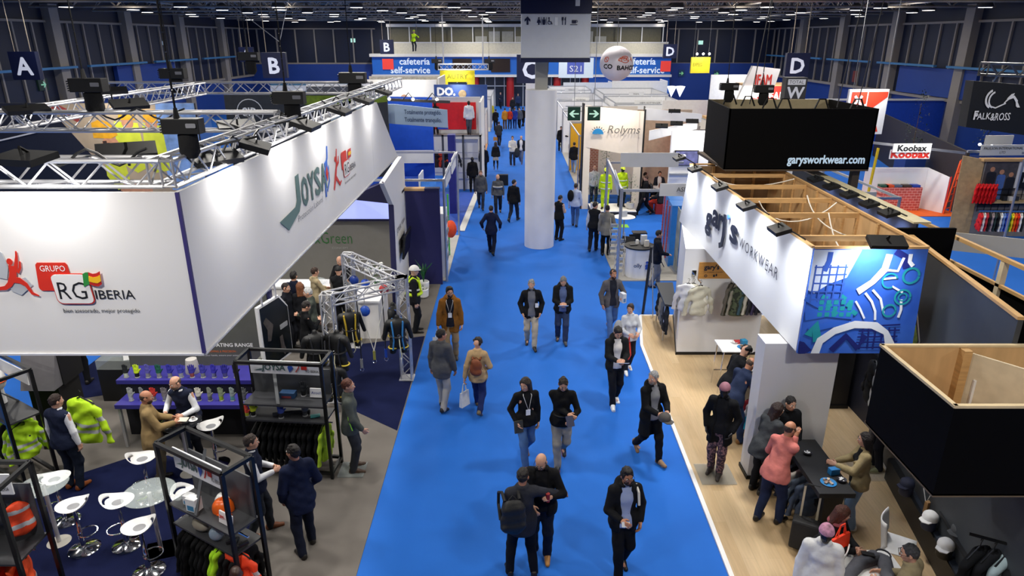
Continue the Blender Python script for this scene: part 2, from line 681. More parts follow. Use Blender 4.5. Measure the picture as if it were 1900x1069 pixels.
def person(pos, h, face, label, legs='stand', arms=('down', 'down'), head=(0, 8), lean=0, roll=0, twist=0, top='sweater', topc='#141416', under=None,
   bot='#15161b', shoe='#1a1614', hair=('short', '#1c1512'), beard=None, specs=False, skin='a', fem=False, hem=None, px=None, ph=None, lod=None,
   name='person', cat='person', group=None, fat=0, hood=False, extra=None, curl=.55, grip=None, botkind='trousers', faceless=False, tie=None, sole=None,
   hide=(), topmat=None, botmat=None):
 pos = V3(*pos)
 dist = math.hypot(pos[0], pos[1])
 lod = lod if lod is not None else (0 if dist < 19 else 1 if dist < 32 else 2)
 hs = (.022, .03, .05)[lod]
 root = thing(name, label, cat, tuple(pos), group)
 s = h / 1.75
 A = math.radians(face)
 ca, sa = math.cos(A), math.sin(A)

 def xf(V):
  V = V * s
  return np.stack([V[:, 0] * ca + V[:, 1] * sa, -V[:, 0] * sa + V[:, 1] * ca, V[:, 2]], 1)

 def wp(p):
  p = np.asarray(p, float) * s
  return Vector((pos[0] + p[0] * ca + p[1] * sa, pos[1] - p[0] * sa + p[1] * ca, pos[2] + p[2]))
 # skeleton
 lg = LEGS[legs] if isinstance(legs, str) else legs
 if ph is None:
  ph = .95
  for i, f in enumerate(lg):
   hx = -.09 if i == 0 else .09
   dd = math.hypot(f[0] - hx, f[1])
   ph = min(ph, math.sqrt(max(.846 ** 2 - dd * dd, .04)) + f[2] + .035)
 ln, rl, tw = math.radians(lean), math.radians(roll), math.radians(twist)
 up = unit(V3(math.sin(rl), math.sin(ln), math.cos(ln) * math.cos(rl)))
 side = unit(V3(math.cos(tw), -math.sin(tw), 0) - up * (V3(math.cos(tw), -math.sin(tw), 0) @ up))
 fwd = np.cross(up, side)
 P = V3(0, -.04 * math.sin(ln) * 2, ph)
 shw = .165 if fem else .188
 SH = [P + up * .452 - side * shw, P + up * .452 + side * shw]
 chest, waist, nb = P + up * .33 + fwd * .01, P + up * .13, P + up * .52
 hy, hp = math.radians(head[0]), math.radians(head[1])
 hfy = math.cos(hy) * V3(0, 1, 0) + math.sin(hy) * V3(1, 0, 0)
 hsd = unit(np.cross(hfy, V3(0, 0, 1)))
 hf = math.cos(hp) * hfy - math.sin(hp) * V3(0, 0, 1)
 hu = np.cross(hsd, hf)
 HC = nb + unit(up + V3(0, 0, .6)) * .09 + hu * .075 + hf * .025
 hfr = (hsd, hf, hu)
 EL, WR, HD = [], [], []
 for i in (0, 1):
  t = arms[i]
  t = ARMS[t] if isinstance(t, str) else t
  sg = -1 if i == 0 else 1
  w = V3(t[0] * sg, t[1], t[2] + (ph - .95))
  if lean and isinstance(arms[i], str) and arms[i] in ('swb', 'cross', 'arm', 'hold', 'chest'):
   q = w - P
   w = P + V3(q[0], q[1], 0) + up * q[2]
  hint = V3(sg * .6, -.9, -.35)
  if isinstance(arms[i], tuple) and len(t) > 3:
   hint = V3(*t[3:6])
  e, w = ik(SH[i], w, .29, .25, hint)
  EL.append(e)
  WR.append(w)
  HD.append(unit(unit(w - e) + V3(0, .0, 0)))
 HIP = [P + V3(-.088, 0, -.03), P + V3(.088, 0, -.03)]
 KN, AN = [], []
 for i in (0, 1):
  k, a = ik(HIP[i], V3(*lg[i][:3]), .435, .42, V3((-.12, .12)[i], 1, .1))
  KN.append(k)
  AN.append(a)
 pts = np.array(SH + EL + WR + HIP + KN + AN + [HC, P])
 lo, hi = pts.min(0) - .24, pts.max(0) + .26
 lo[2] = max(lo[2], -.02)
 fine = []
 if lod == 0:
  fine = [(HC - .13, HC + .14, .0105)] + [(w - .02 + np.minimum(d * .17, 0) - .04, w + .02 + np.maximum(d * .17, 0) + .04, .0105) for w, d in zip(WR, HD)]
 elif lod == 1:
  fine = [(HC - .13, HC + .14, .018)]
 F = Field(lo, hi, hs, fine)
 fb = (fwd, .7)
 # body
 F.cap(P - up * .01, waist, .135, .118, .03, flat=fb)
 F.cap(waist, chest, .118, .145, .05, flat=fb)
 F.cap(SH[0] + side * .03, SH[1] - side * .03, .055, .055, .06)
 F.cap(nb - up * .03, HC - hu * .06 - hf * .02, .054, .05, .03)
 for i in (0, 1):
  F.cap(SH[i], EL[i], .045, .037, .03)
  F.cap(EL[i], WR[i], .037, .026, .015)
  F.cap(HIP[i], KN[i], .078, .052, .04)
  F.cap(KN[i], AN[i], .05, .036, .02)
  an = AN[i]
  F.cap(an - V3(0, .02, .035), an + V3(0, .13, -.05), .03, .022, .02)
  sg = -1 if i == 0 else 1
  d = HD[i]
  lat = unit(np.cross(d, V3(0, 0, 1)) if abs(d[2]) < .85 else np.cross(d, V3(sg, 0, 0)))
  # palms turn inwards: lat runs across the knuckles, nn leaves the palm
  if d[2] < -.6:
   lat = unit(V3(0, 1, 0) - d * d[1])
   nn = V3(-sg, 0, 0)
  else:
   lat = unit(V3(-sg * .6, .2, .8) - d * (d @ V3(-sg * .6, .2, .8)))
   nn = unit(np.cross(lat, d)) * 1.0
   if nn @ V3(-sg, 0, -.3) < 0:
    nn = -nn
  if lod == 0:
   w = WR[i]
   F.cap(w, w + d * .03, .026, .026, .02)
   for j, o in enumerate((-.029, -.01, .01, .029)):
    F.cap(w + d * .02 + lat * o * .6, w + d * .085 + lat * o, .015, .014, .012)
    Lf = (.062, .075, .08, .07)[j]
    cu = curl if grip is None else grip[i]
    k1 = w + d * .088 + lat * o * 1.05
    k2 = k1 + unit(d * math.cos(cu) + nn * math.sin(cu)) * Lf * .55
    k3 = k2 + unit(d * math.cos(cu * 2.1) + nn * math.sin(cu * 2.1)) * Lf * .5
    F.cap(k1, k2, .0115, .0105, .004)
    F.cap(k2, k3, .0105, .0095, .004)
   th = w + d * .025 + lat * .026
   t2 = th + unit(d * .7 + lat * .7 + nn * .3) * .045
   F.cap(th, t2, .015, .012, .012)
   F.cap(t2, t2 + unit(d * .95 + lat * .15 + nn * .4) * .035, .012, .0105, .004)
  else:
   F.cap(WR[i], WR[i] + d * .1, .03, .03, .02, flat=(nn, .6))
   F.cap(WR[i] + d * .1, WR[i] + d * .155 + nn * .03, .026, .018, .01)
   F.cap(WR[i] + d * .03 + lat * .02, WR[i] + d * .08 + lat * .05, .013, .012, .01)
 hk = .012
 F.ell(HC + hu * .02 - hf * .008, (.073, .093, .098), hfr, .03)
 F.ell(HC - hu * .035 + hf * .022, (.057, .068, .078), hfr, .03)
 F.ell(HC - hu * .085 + hf * .045, (.034, .034, .028), hfr, .025)
 if lod < 2:
  F.cap(HC + hu * .012 + hf * .083, HC - hu * .026 + hf * .104, .008, .0125, .012)
  for g in (-1, 1):
   F.ell(HC - hu * .008 + hsd * .075 * g - hf * .008, (.012, .02, .03), hfr, .008)
   F.ell(HC + hu * .008 + hsd * .031 * g + hf * .104, (.019, .016, .011), hfr, .008, 's')
   F.ell(HC - hu * .02 + hsd * .038 * g + hf * .062, (.022, .022, .02), hfr, .015)
  F.cap(HC - hu * .06 + hsd * -.018 + hf * .084, HC - hu * .06 + hsd * .018 + hf * .084, .008, .008, .008)
 if faceless:
  sk = mat(skin, r=.4, var=.03) if skin[0] == '#' else mat(SKINS[skin], r=.35, var=.02)
 else:
  sk = mat(SKINS.get(skin, skin), r=.5, var=.06, sc=25)
 if 'body' not in hide:
  fmesh(F, 'body', sk, root, xf)
 headbox = (HC - .2, HC + .22)

 def sub(lo_, hi_, hh):
  return Field(np.asarray(lo_), np.asarray(hi_), hh)
 # trousers / skirt
 off = fat * .5
 if botkind == 'trousers':
  T = Field(np.array([min(q[0] for q in HIP + KN + AN) - .2, min(q[1] for q in HIP + KN + AN) - .24, .0]), np.array([max(q[0] for q in HIP + KN + AN) + .2, max(q[1] for q in HIP + KN + AN) + .26, ph + .2]), hs)
  T.cap(P - up * .02, P + up * .1, .158 + off, .142 + off, .03, flat=(fwd, .76))
  for i in (0, 1):
   T.cap(HIP[i] + V3(0, -.01, -.01), KN[i], .1 + off * .5, .076, .035)
   T.cap(KN[i], AN[i] + V3(0, -.01, -.015), .076, .062, .03)
  T.wob(.003, 30)
  T.plane(P + up * .13, up)
  for i in (0, 1):
   fn = unit(AN[i] - KN[i])
  fmesh(T, 'trousers', botmat or cloth(bot), root, xf)
 elif botkind == 'skirt':
  T = Field(np.array([-.32, -.34, ph - .5]), np.array([.32, .34, ph + .2]), hs)
  T.cap(P - up * .3, P + up * .08, .19, .14, .03, flat=(fwd, .8))
  T.plane(P - up * .32, -up)
  fmesh(T, 'skirt', cloth(bot), root, xf)
  T = Field(np.array([-.35, min(a[1] for a in AN) - .2, 0]), np.array([.35, max(a[1] for a in AN) + .25, ph]), hs)
  for i in (0, 1):
   T.cap(HIP[i], KN[i], .085, .06, .02)
   T.cap(KN[i], AN[i], .057, .043, .02)
  fmesh(T, 'tights', cloth('#121215'), root, xf)
 # shoes
 if lod < 2 and 'shoe' not in hide:
  for i in (0, 1):
   an = AN[i]
   pt = lg[i][3] if len(lg[i]) > 3 else 0
   tw_ = (-.12, .12)[i]
   fd = V3(math.sin(tw_), math.cos(tw_) * math.cos(pt), -math.sin(pt))
   fu = V3(0, math.sin(pt), math.cos(pt))
   B = sub(an - V3(.12, .24, .16), an + V3(.12, .28, .1), .013 if lod == 0 else .02)
   heel, toe = an - fu * .04 - fd * .045, an - fu * .05 + fd * .165
   B.cap(heel, heel + fu * .03, .042, .04, .02)
   B.cap(heel, toe, .042, .034, .02)
   B.cap(an, an - fu * .03 + fd * .08, .045, .036, .03)
   B.plane(an - fu * .08, -fu)
   fmesh(B, 'shoe', mat(shoe, r=.45, var=.08), root, xf)
   if sole:
    b = MB()
    b.prism([wp(an - fu * .081 + fd * a + np.cross(fd, fu) * c) for a, c in ((-.085, -.03), (-.085, .03), (.05, .046), (.17, .035), (.195, 0), (.17, -.035), (.05, -.046))], Vector((0, 0, .022)))
    b.build('sole', mat(sole), root)
 # upper garments

 def garment(nm, m, o, hemz, sleeves=1.0, opened=0, skirted=0, neck=.5, coll=False, hooded=False):
  bl, bh = pts.min(0) - .28, pts.max(0) + .28
  bl[2] = max(0, min(q[2] for q in EL + WR + [P - up * hemz]) - .14)
  bh[2] = HC[2] + .02
  J = Field(bl, bh, hs * .9)
  ff = (fwd, .74)
  hp_ = P - up * hemz
  J.cap(hp_ - up * .1, P, (.18 if o > 0 else .172) + o * .7 + off + skirted, .162 + o * .7 + off, .02, flat=(fwd, (.84 if lean < 12 else .98) + skirted * 4))
  J.cap(P, waist, .146 + o * .8 + off, .124 + o * .8 + off, .03, flat=ff)
  J.cap(waist, chest, .124 + o * .8 + off, .15 + o * .8, .05, flat=ff)
  for q in HIP:
   J.cap(q - up * .02, q + up * .06, .116 + o * .6 + off * .6, .1 + o * .5 + off * .6, .05)
  if fem:
   for g in (-1, 1):
    J.ell(chest + side * .065 * g + fwd * (.085 + o) - up * .02, (.062, .05, .06), None, .03)
  J.cap(SH[0] + side * .04, SH[1] - side * .04, .05 + o * .7, .05 + o * .7, .07)
  for i in (0, 1):
   J.cap(nb - up * .035, SH[i] + (P + up * .47 - SH[i]) * .12, .06 + o * .4, .045 + o * .5, .04)
  J.cap(nb - up * .06, nb + up * .012, .085 + o * .5, .062 + o * .4, .04)
  if o > 0:
   J.wob(.0035, 34)
  J.plane(hp_, -up)
  if opened:
   nk = nb + fwd * .11 + up * .03
   J.cap(hp_ + fwd * .21 - up * .1, waist + fwd * .19, opened * .9, opened * .8, .0, 's')
   J.cap(waist + fwd * .19, nk, opened * .8, opened * .75, .0, 's')
  if sleeves:
   for i in (0, 1):
    we = EL[i] + (WR[i] - EL[i]) * .92 if sleeves >= 1 else SH[i] + (EL[i] - SH[i]) * .75
    J.cap(SH[i] + (P + up * .43 - SH[i]) * .1, EL[i], .06 + o * .6, .052 + o * .5, .035)
    if sleeves >= 1:
     J.cap(EL[i], we, .054 + o * .5, .042 + o * .4, .02)
  else:
   for i in (0, 1):
    J.cap(SH[i], EL[i], .04, .035, .0, 's')
  if coll:
   for j in range(7):
    a0, a1 = math.radians(-140 + 40 * j + 90 - 90), math.radians(-100 + 40 * j + 90 - 90)
    q = [nb + up * .03 + fwd * .015 - (fwd * math.cos(a) * .068 + side * math.sin(a) * .072) for a in (a0, a1)]
    J.cap(q[0], q[1], .018 + o * .2, .018 + o * .2, .012)
  if hooded:
   J.ell(nb - fwd * .09 + up * .0, (.13, .075, .1), (side, fwd, up), .04)
   for g in (-1, 1):
    J.cap(nb - fwd * .05 + side * .1 * g, nb + fwd * .05 + side * .075 * g - up * .05, .04, .03, .03)
  J.plane(HC - hu * .1 + V3(0, 0, .02), unit(hu + V3(0, 0, 1)))
  return fmesh(J, nm, m, root, xf)
 hemd = hem
 if top == 'sweater':
  garment('sweater', topmat or cloth(topc), .004, hemd if hemd is not None else .12, coll=True)
 elif top == 'shirt':
  garment('shirt', topmat or cloth(topc), .004, hemd if hemd is not None else .13, coll=True)
 elif top == 'tee':
  garment('shirt', topmat or cloth(topc), .004, hemd if hemd is not None else .13, sleeves=.5)
 elif top == 'vest':
  garment('shirt', cloth(under or '#e6e6ea'), -.002, .02, coll=True)
  garment('vest', topmat or cloth(topc), .03, hemd if hemd is not None else .13, sleeves=0)
 elif top in ('jacket', 'coat', 'closed'):
  if top != 'closed':
   garment('shirt', cloth(under or '#e6e6ea'), -.004, .1, sleeves=0.5, coll=True)
  hz = hemd if hemd is not None else (.17 if top != 'coat' else .42)
  garment('coat' if top == 'coat' else 'jacket', topmat or cloth(topc), .02, hz, opened=0 if top == 'closed' else .135, skirted=.03 if top == 'coat' else 0, coll=True, hooded=hood)
 # hair
 hk_, hc = hair
 if hk_ not in ('none',):
  q = .013 if lod == 0 else .018 if lod == 1 else .03
  H = sub(HC - (.16 if hk_ not in ('long', 'tail') else .34), HC + .2, q)
  hm = mat(hc, r=.55, var=.45, sc=60, bump=.8, bsc=90, stretch=(1, 1, .4))
  if hk_ in ('short', 'long', 'bun', 'tail', 'quiff'):
   g = .012 if hk_ == 'short' else .018
   H.ell(HC + hu * .022 - hf * .014, (.072 + g * .6, .09 + g, .094 + g), hfr, 0)
   H.wob(.0022, 110)
   H.ell(HC - hu * .044 + hf * .1, (.095, .092, .124), hfr, 0, 's')
   if hk_ in ('short', 'quiff'):
    H.cap(HC - hu * .14 - hsd * .2 + hf * .03, HC - hu * .14 + hsd * .2 + hf * .03, .115, .115, 0, 's')
   if hk_ == 'quiff':
    H.ell(HC + hu * .108 + hf * .04, (.055, .05, .025), hfr, .03)
   if hk_ == 'long':
    for g in (-1, 0, 1):
     H.cap(HC + hu * .02 - hf * .055 + hsd * .045 * g, HC - hu * .22 - hf * .075 + hsd * .06 * g, .05, .035, .03)
    for g in (-1, 1):
     H.cap(HC + hu * .03 + hsd * .068 * g + hf * .01, HC - hu * .18 + hsd * .075 * g - hf * .02, .03, .02, .03)
   if hk_ == 'tail':
    H.cap(HC + hu * .03 - hf * .1, HC - hu * .16 - hf * .13, .035, .02, .02)
   if hk_ == 'bun':
    H.ell(HC + hu * .07 - hf * .105, (.05, .05, .045), hfr, .02)
  elif hk_ == 'bald':
   H.ell(HC + hu * .018 - hf * .008, (.076, .097, .094), hfr, 0)
   H.ell(HC + hu * .09 + hf * .03, (.085, .13, .07), hfr, 0, 's')
   H.ell(HC - hu * .05 + hf * .085, (.095, .095, .13), hfr, 0, 's')
   H.cap(HC - hu * .15 - hsd * .2 + hf * .02, HC - hu * .15 + hsd * .2 + hf * .02, .1, .1, 0, 's')
  elif hk_ in ('helmet', 'cap', 'bandana'):
   hm = mat(hc, r=.3 if hk_ == 'helmet' else .7, var=.1, sc=14, col2='#7a5a68' if hk_ == 'bandana' and hc == '#e7a3c4' else None)
   e = .03 if hk_ == 'helmet' else .015
   H.ell(HC + hu * .03 - hf * .005, (.083 + e * .7, .1 + e, .1 + e * .8), hfr, 0)
   H.plane(HC + hu * .03 + hf * .02, -unit(hu - hf * .15))
   if hk_ != 'bandana':
    H.cap(HC + hu * .042 + hf * .07, HC + hu * .04 + hf * (.13 if hk_ == 'helmet' else .16), .07, .055, .015, flat=(hu, .14))
  elif hk_ == 'curly':
   for j in range(16):
    v = unit(V3(R.uniform(-1, 1), R.uniform(-1, .5), R.uniform(-.2, 1)))
    H.ell(HC + hu * .03 + hsd * v[0] * .075 + hf * v[1] * .085 + hu * v[2] * .09, (.035, .035, .035), None, .02)
   H.ell(HC - hu * .06 + hf * .1, (.08, .09, .11), hfr, 0, 's')
  nm = {'helmet': 'helmet', 'cap': 'cap', 'bandana': 'bandana'}.get(hk_, 'hair')
  if hk_ in ('short', 'quiff', 'curly'):
   H.wob(.0025, 170)
  fmesh(H, nm, hm, root, xf)
 if beard and lod < 2:
  H = sub(HC - .15, HC + .13, .0115 if lod == 0 else .016)
  H.ell(HC - hu * .062 + hf * .032, (.0585, .066, .06), hfr, 0)
  H.wob(.0015, 120)
  H.ell(HC + hu * .022 + hf * .05, (.09, .09, .062), hfr, 0, 's')
  H.ell(HC - hu * .06 + hf * .1, (.026, .03, .011), hfr, 0, 's')
  fmesh(H, 'beard', mat(beard, r=.8, var=.2, sc=50), root, xf)
 if lod == 0 and not faceless:
  for g in (-1, 1):
   e = MB()
   c = wp(HC + hu * .008 + hsd * .031 * g + hf * .0835)
   e.ell(c, .0125 * s, 8, 6)
   e.mat(1).ell(wp(HC + hu * .008 + hsd * .031 * g + hf * .0918), .0068 * s, 8, 5)
   e.build('eye', [mat('#d8d2cc', r=.2, var=0), mat('#1a120d', r=.15, var=0)], root, True)
   e = MB()
   e.path([wp(HC + hu * (.03 + dz) + hsd * x * g + hf * y) for x, y, dz in ((.012, .096, -.002), (.03, .094, .003), (.048, .078, -.003))], [.004, .005, .003], 5)
   e.build('eyebrow', mat(hc if hk_ in ('short', 'long', 'quiff', 'tail', 'bun', 'curly') else '#2a201a', r=.8), root, True)
  e = MB()
  e.path([wp(HC - hu * (.06 + dz) + hsd * x + hf * y) for x, y, dz in ((-.022, .083, .001), (-.008, .0915, -.001), (.008, .0915, -.001), (.022, .083, .001))], [.003, .0055, .0055, .003], 6)
  e.build('mouth', mat('#9c5a50', r=.45), root, True)
 if specs and lod < 2:
  e = MB()
  for g in (-1, 1):
   c = HC + hu * .008 + hsd * .033 * g + hf * .112
   e.path([wp(c + hsd * .026 * math.cos(2 * PI * t / 12) + hu * .02 * math.sin(2 * PI * t / 12)) for t in range(13)], .003, 5)
   e.path([wp(c + hsd * .026 * g), wp(HC + hu * .012 + hsd * .08 * g + hf * .07), wp(HC + hu * .008 + hsd * .081 * g - hf * .01)], .003, 5)
  e.path([wp(HC + hu * .012 - hsd * .008 + hf * .114), wp(HC + hu * .012 + hsd * .008 + hf * .114)], .003, 5)
  e.build('glasses', mat('#0e0e10', r=.3, var=0), root)
 if tie == 'badge' and lod < 2:
  e = MB()
  ch = chest + fwd * .165
  e.path([wp(nb + side * .05 - fwd * .01 + up * .02), wp(nb + side * .075 + fwd * .095 - up * .03), wp(ch - up * .1), wp(nb - side * .075 + fwd * .095 - up * .03), wp(nb - side * .05 - fwd * .01 + up * .02)], .007, 5)
  e.mat(1).prism([wp(waist + fwd * (.14 + off) + side * x + up * z) for x, z in ((-.04, .0), (.04, .0), (.04, .11), (-.04, .11))], Vector(wp(fwd)) - Vector(wp(V3(0, 0, 0))) * 1.0 if False else (wp(fwd * .006) - wp(V3(0, 0, 0))))
  e.build('lanyard_badge', [mat('#cfd0d4'), mat('#f0f0f2')], root)
 if tie == 'collar':
  pass
 root['_w'] = 0
 del root['_w']
 u3 = lambda v: (wp(v) - wp(V3(0, 0, 0))).normalized()
 return dict(root=root, hand=[wp(WR[i] + HD[i] * .09) for i in (0, 1)], wrist=[wp(w) for w in WR], hd=[u3(d) for d in HD], fwd=u3(fwd), side=u3(side), up=u3(up),
    chest=wp(chest), waist=wp(waist), nb=wp(nb), P=wp(P), head=wp(HC), hf=u3(hf), hu=u3(hu), hsd=u3(hsd), wp=wp, SH=[wp(x) for x in SH], s=s)

# ---------------------------------------------------------------- the hall
struct(MB().bx(-29.3, -4, -.12, 29.3, 80.3, 0).build('floor', mat('#1f68c8', r=.75, var=.04, sc=1.2, bump=.12, bsc=300, spec=.25)))
WALLN = mat('#0a1630', r=.55, var=.15, sc=.4)
WALLB = mat('#193c88', r=.5, var=.08, sc=.5)
FRAME = paint('#8f8880', .6)
for nm, x, sg in (('left', -29, 1), ('right', 29, -1)):
 b = MB()
 b.bx(min(x, x - .3 * sg), -4, 3.3, max(x, x - .3 * sg), 80, 11)
 b.mat(1).bx(min(x, x - .3 * sg), -4, 0, max(x, x - .3 * sg), 80, 3.3)
 struct(b.build('wall_' + nm, [WALLN, WALLB]))
 b = MB()
 y = 30.0
 k = 0
 while y < 80:
  if k % 5 == 4:
   b.bx(min(x, x + .5 * sg), y - .45, 0, max(x, x + .5 * sg), y + .45, 9.2)
  else:
   b.bx(min(x, x + .12 * sg), y - .07, 3.4, max(x, x + .12 * sg), y + .07, 8.2)
  y += 1.75
  k += 1
 b.bx(min(x, x + .25 * sg), -4, 3.25, max(x, x + .25 * sg), 80, 3.45)
 b.bx(min(x, x + .16 * sg), -4, 8.12, max(x, x + .16 * sg), 80, 8.26)
 struct(b.build('trim_1' if sg > 0 else 'trim_2', FRAME))
 b = MB()
 for y0 in range(30, 80, 9):
  b.bar((x + .7 * sg, y0, 5.45), (x + .7 * sg, y0 + 7.6, 5.45), .22, .14)
 struct(b.build('trim_3' if sg > 0 else 'trim_4', paint('#3c78a8')))
b = MB()
b.bx(-29, 80, 0, 29, 80.3, 11)
struct(b.build('wall_back', WALLN))
b = MB().bx(-29.3, -4.3, 0, 29.3, -4, 11)
struct(b.build('wall_front', WALLN))
b = MB()
for x in [i * 2.1 - 28 for i in range(7)] + [i * 2.1 + 18.3 for i in range(6)]:
 b.bx(x - .07, 79.86, 4.6, x + .07, 80, 8.2)
for x0, x1 in ((-29, -15), (17.2, 29)):
 b.bx(x0, 79.8, 8.1, x1, 80, 8.24)
 b.bx(x0, 79.8, 4.5, x1, 80, 4.65)
struct(b.build('trim_5', FRAME))
struct(MB().bx(-29, 79.7, 0, -15.3, 79.98, 4.5).build('trim_6', WALLB))
struct(MB().bx(17.4, 79.7, 0, 29, 79.98, 4.6).build('trim_7', WALLB))
struct(MB().bx(-29.3, -4.3, 10.9, 29.3, 80.3, 11.1).build('ceiling', mat('#4e463c', r=.7, var=.2, sc=.4)))
# two blue side strips of corridor wall in front of the left and right walls
for y0, sg in ((52, -1), (44, 1)):
 x = 28.95 * sg
 struct(MB().bx(min(x, x - .3 * sg), y0, 3.5, max(x, x - .3 * sg), y0 + 9, 5.3).build('trim_8', WALLB))

# roof trusses, each one a thing
ROOFM = mat('#a89c8c', r=.45, m=.35, var=.1)


def girder(p, q, dep, nseg, label, name='roof_truss', r=.07, cat='truss'):
 p, q = Vector(p), Vector(q)
 t = thing(name, label, cat, p)
 t['group'] = 'roof trusses under the ceiling'
 n = (q - p).cross(Vector((0, 0, 1))).normalized() * dep * .35
 d = Vector((0, 0, dep))
 for a in (Vector((0, 0, 0)), d + n, d - n):
  MB().tube(p + a, q + a, r, n=6).build('chord', ROOFM, t, True)
 b = MB()
 for i in range(nseg):
  a, m, e = p.lerp(q, i / nseg), p.lerp(q, (i + .5) / nseg), p.lerp(q, (i + 1) / nseg)
  for k in (n, -n):
   b.tube(a, m + d + k, r * .5, n=5)
   b.tube(m + d + k, e, r * .5, n=5)
  b.tube(m + d + n, m + d - n, r * .5, n=5)
 b.build('lattice', ROOFM, t, True)
 return t


for i, y in enumerate((37, 43.5, 50, 56.5, 63, 69.5, 76)):
 girder((-28.5, y, 8.95), (28.5, y, 8.95), 1.3, 22, 'grey tubular truss spanning the hall under the dark roof')
for x in (-20, -9, 3.5, 14, 23):
 girder((x, 34, 9.1), (x, 79.5, 9.1), 1.1, 20, 'grey tubular truss running lengthwise under the dark roof')
LAMPG = emit('#fff6ea', 9)
proto = thing('ceiling_lamp', 'round lit lamp hanging under the dark roof trusses', 'lamp', (0, 0, 8.86), 'hall lamps under the roof')
MB().lathe([(.36, -.06), (.4, .0), (.3, .22), (.1, .34), (.03, .8)], (0, 0, 8.86), 14).build('shade', mat('#4a4a4e', r=.5), proto, True)
MB().lathe([(.345, -.055), (.345, -.062)], (0, 0, 8.86), 14).build('diffuser', LAMPG, proto)
k = 0
for y in (41, 45, 49, 53, 58, 63, 68, 73, 77.5):
 for x in (-24, -18.5, -13, -7.5, -2, 4, 9.5, 15, 20.5, 26):
  xx, yy = x + R.uniform(-1.3, 1.3), y + R.uniform(-.8, .8)
  (dup(proto, (xx, yy, 8.86)) if k else proto).location = (xx, yy, 8.86)
  k += 1

# ---------------------------------------------------------------- cafeteria block at the far end
caf = MB()
CB = mat('#1c66c4', r=.5, var=.03)
caf.bx(-15.3, 78.6, 3.45, 17.4, 79.9, 5.3)
caf.mat(1).bx(-15.5, 78.3, 5.3, 17.6, 79.9, 5.62)
caf.bx(-15.4, 78.3, 3.2, 17.5, 79.9, 3.45)
caf.bx(-13.5, 78.4, 8.35, 16.4, 79.95, 8.65)
caf.mat(2).bx(-13.4, 79.6, 5.6, 16.3, 79.9, 8.4)
caf.mat(3).bx(-15.2, 79.4, 0, 8.5, 79.9, 3.2)
caf.mat(0).bx(8.5, 78.7, 0, 17.4, 79.9, 3.2)
ct = thing('cafeteria_block', 'white and blue cafeteria mezzanine across the far end of the hall', 'building', (1, 79.5, 0))
caf.build('facade', [CB, paint('#dcdad4'), mat('#6f6c5a', r=.6), mat('#252b38', r=.2)], ct)
MB().bx(-13.6, 78.35, 5.62, 16.9, 78.42, 6.75).build('balustrade', mat('#c9c3ae', r=.4), ct)
b = MB()
for i in range(14):
 b.bx(-13.4 + i * 2.28, 78.5, 5.62, -13.3 + i * 2.28, 78.6, 8.4)
b.bx(-13.6, 78.3, 6.72, 16.9, 78.46, 6.82)
b.build('balcony_frame', paint('#d5d5d2'), ct)
for i in range(10):
 MB().bx(-4 + i * 1.45, 79.45, 5.7, -2.75 + i * 1.45, 79.6, 7.9 if i % 3 else 7.4).build('glazing', mat('#a8aaa6', r=.3), ct)
for x0, x1 in ((-2.3, -.2), (-6.5, -4.4), (1.8, 4), (6, 8)):
 MB().bx(x0, 78.52, 3.7, x1, 78.62, 5.1).build('window_pane', mat('#2b1f1c', r=.2), ct)
RC = paint('#a81c1c', .4)
for x in (-4.05, .1 - .6 + .3, 5.0, 8.1):
 MB().lathe([(.42, 0), (.42, 3.2)], (x, 78.9, 0), 14).build('red_column', RC, ct, True)
b = MB()
for i in range(15):
 b.bx(-7.2 + i * 1.05, 79.28, 0, -7.12 + i * 1.05, 79.4, 3.2)
b.bx(-8, 79.28, 2.15, 8.5, 79.4, 2.25)
b.build('door_frames', paint('#c5c9cc'), ct)
MB().bx(6.1, 79.2, 1.75, 7.7, 79.35, 2.5).build('green_panel', emit('#0f5f3c', .5), ct)
fr = Fr((-13.2, 78.58, 3.45), (1, 0, 0), (0, 0, 1))
LET = emit('#cdd9e6', .42)
text('cafetería', .7, fr, 4.2, 1.05, LET, ct, align='RIGHT', bold=.02)
text('self-service', .7, fr, 4.2, .15, LET, ct, align='RIGHT', bold=.02)
text('cafetería', .7, fr, 28.9, 1.05, LET, ct, align='RIGHT', bold=.02)
text('self-service', .7, fr, 29.9, .15, LET, ct, align='RIGHT', bold=.02)

# ---------------------------------------------------------------- pillars with the overhead sign
pl = struct(MB().lathe([(.54, 0), (.54, 5.55), (.3, 5.56)], (1.0, 24.3, 0), 40).build('column_1', paint('#e4e4e8', .5), smooth=True))
struct(MB().bx(.79, 24.1, 5.5, 1.21, 24.5, 10.9).build('column_2', paint('#9a9a96', .6)))
struct(MB().lathe([(.6, 0), (.6, 5.3), (.3, 5.31)], (1.55, 49, 0), 32).build('column_3', paint('#e4e4e8', .5), smooth=True))
NVS = mat('#141c40', r=.4, var=.03)
sg = thing('direction_sign', 'white and navy wayfinding sign high on the central white pillar', 'sign', (1.4, 23.3, 6.47))
MB().bx(.29, 23.2, 6.6, 2.5, 23.75, 7.93).build('white_panel', mat('#ccd0d6', r=.35, var=.02), sg, bevel=.02)
b = MB().bx(.27, 23.18, 6.47, 2.52, 23.77, 6.6)
b.bx(.27, 23.18, 7.93, 2.52, 23.77, 9.6)
b.build('navy_band', NVS, sg)
fr = Fr((.29, 23.19, 6.6), (1, 0, 0), (0, 0, 1))
ik_ = NVS
E_ = []
y0 = 1.1
E_.append([(.17, y0 - .1), (.23, y0 - .1), (.23, y0 + .04), (.29, y0 - .01), (.29, y0 + .06), (.2, y0 + .15), (.11, y0 + .06), (.11, y0 - .01), (.17, y0 + .04)])
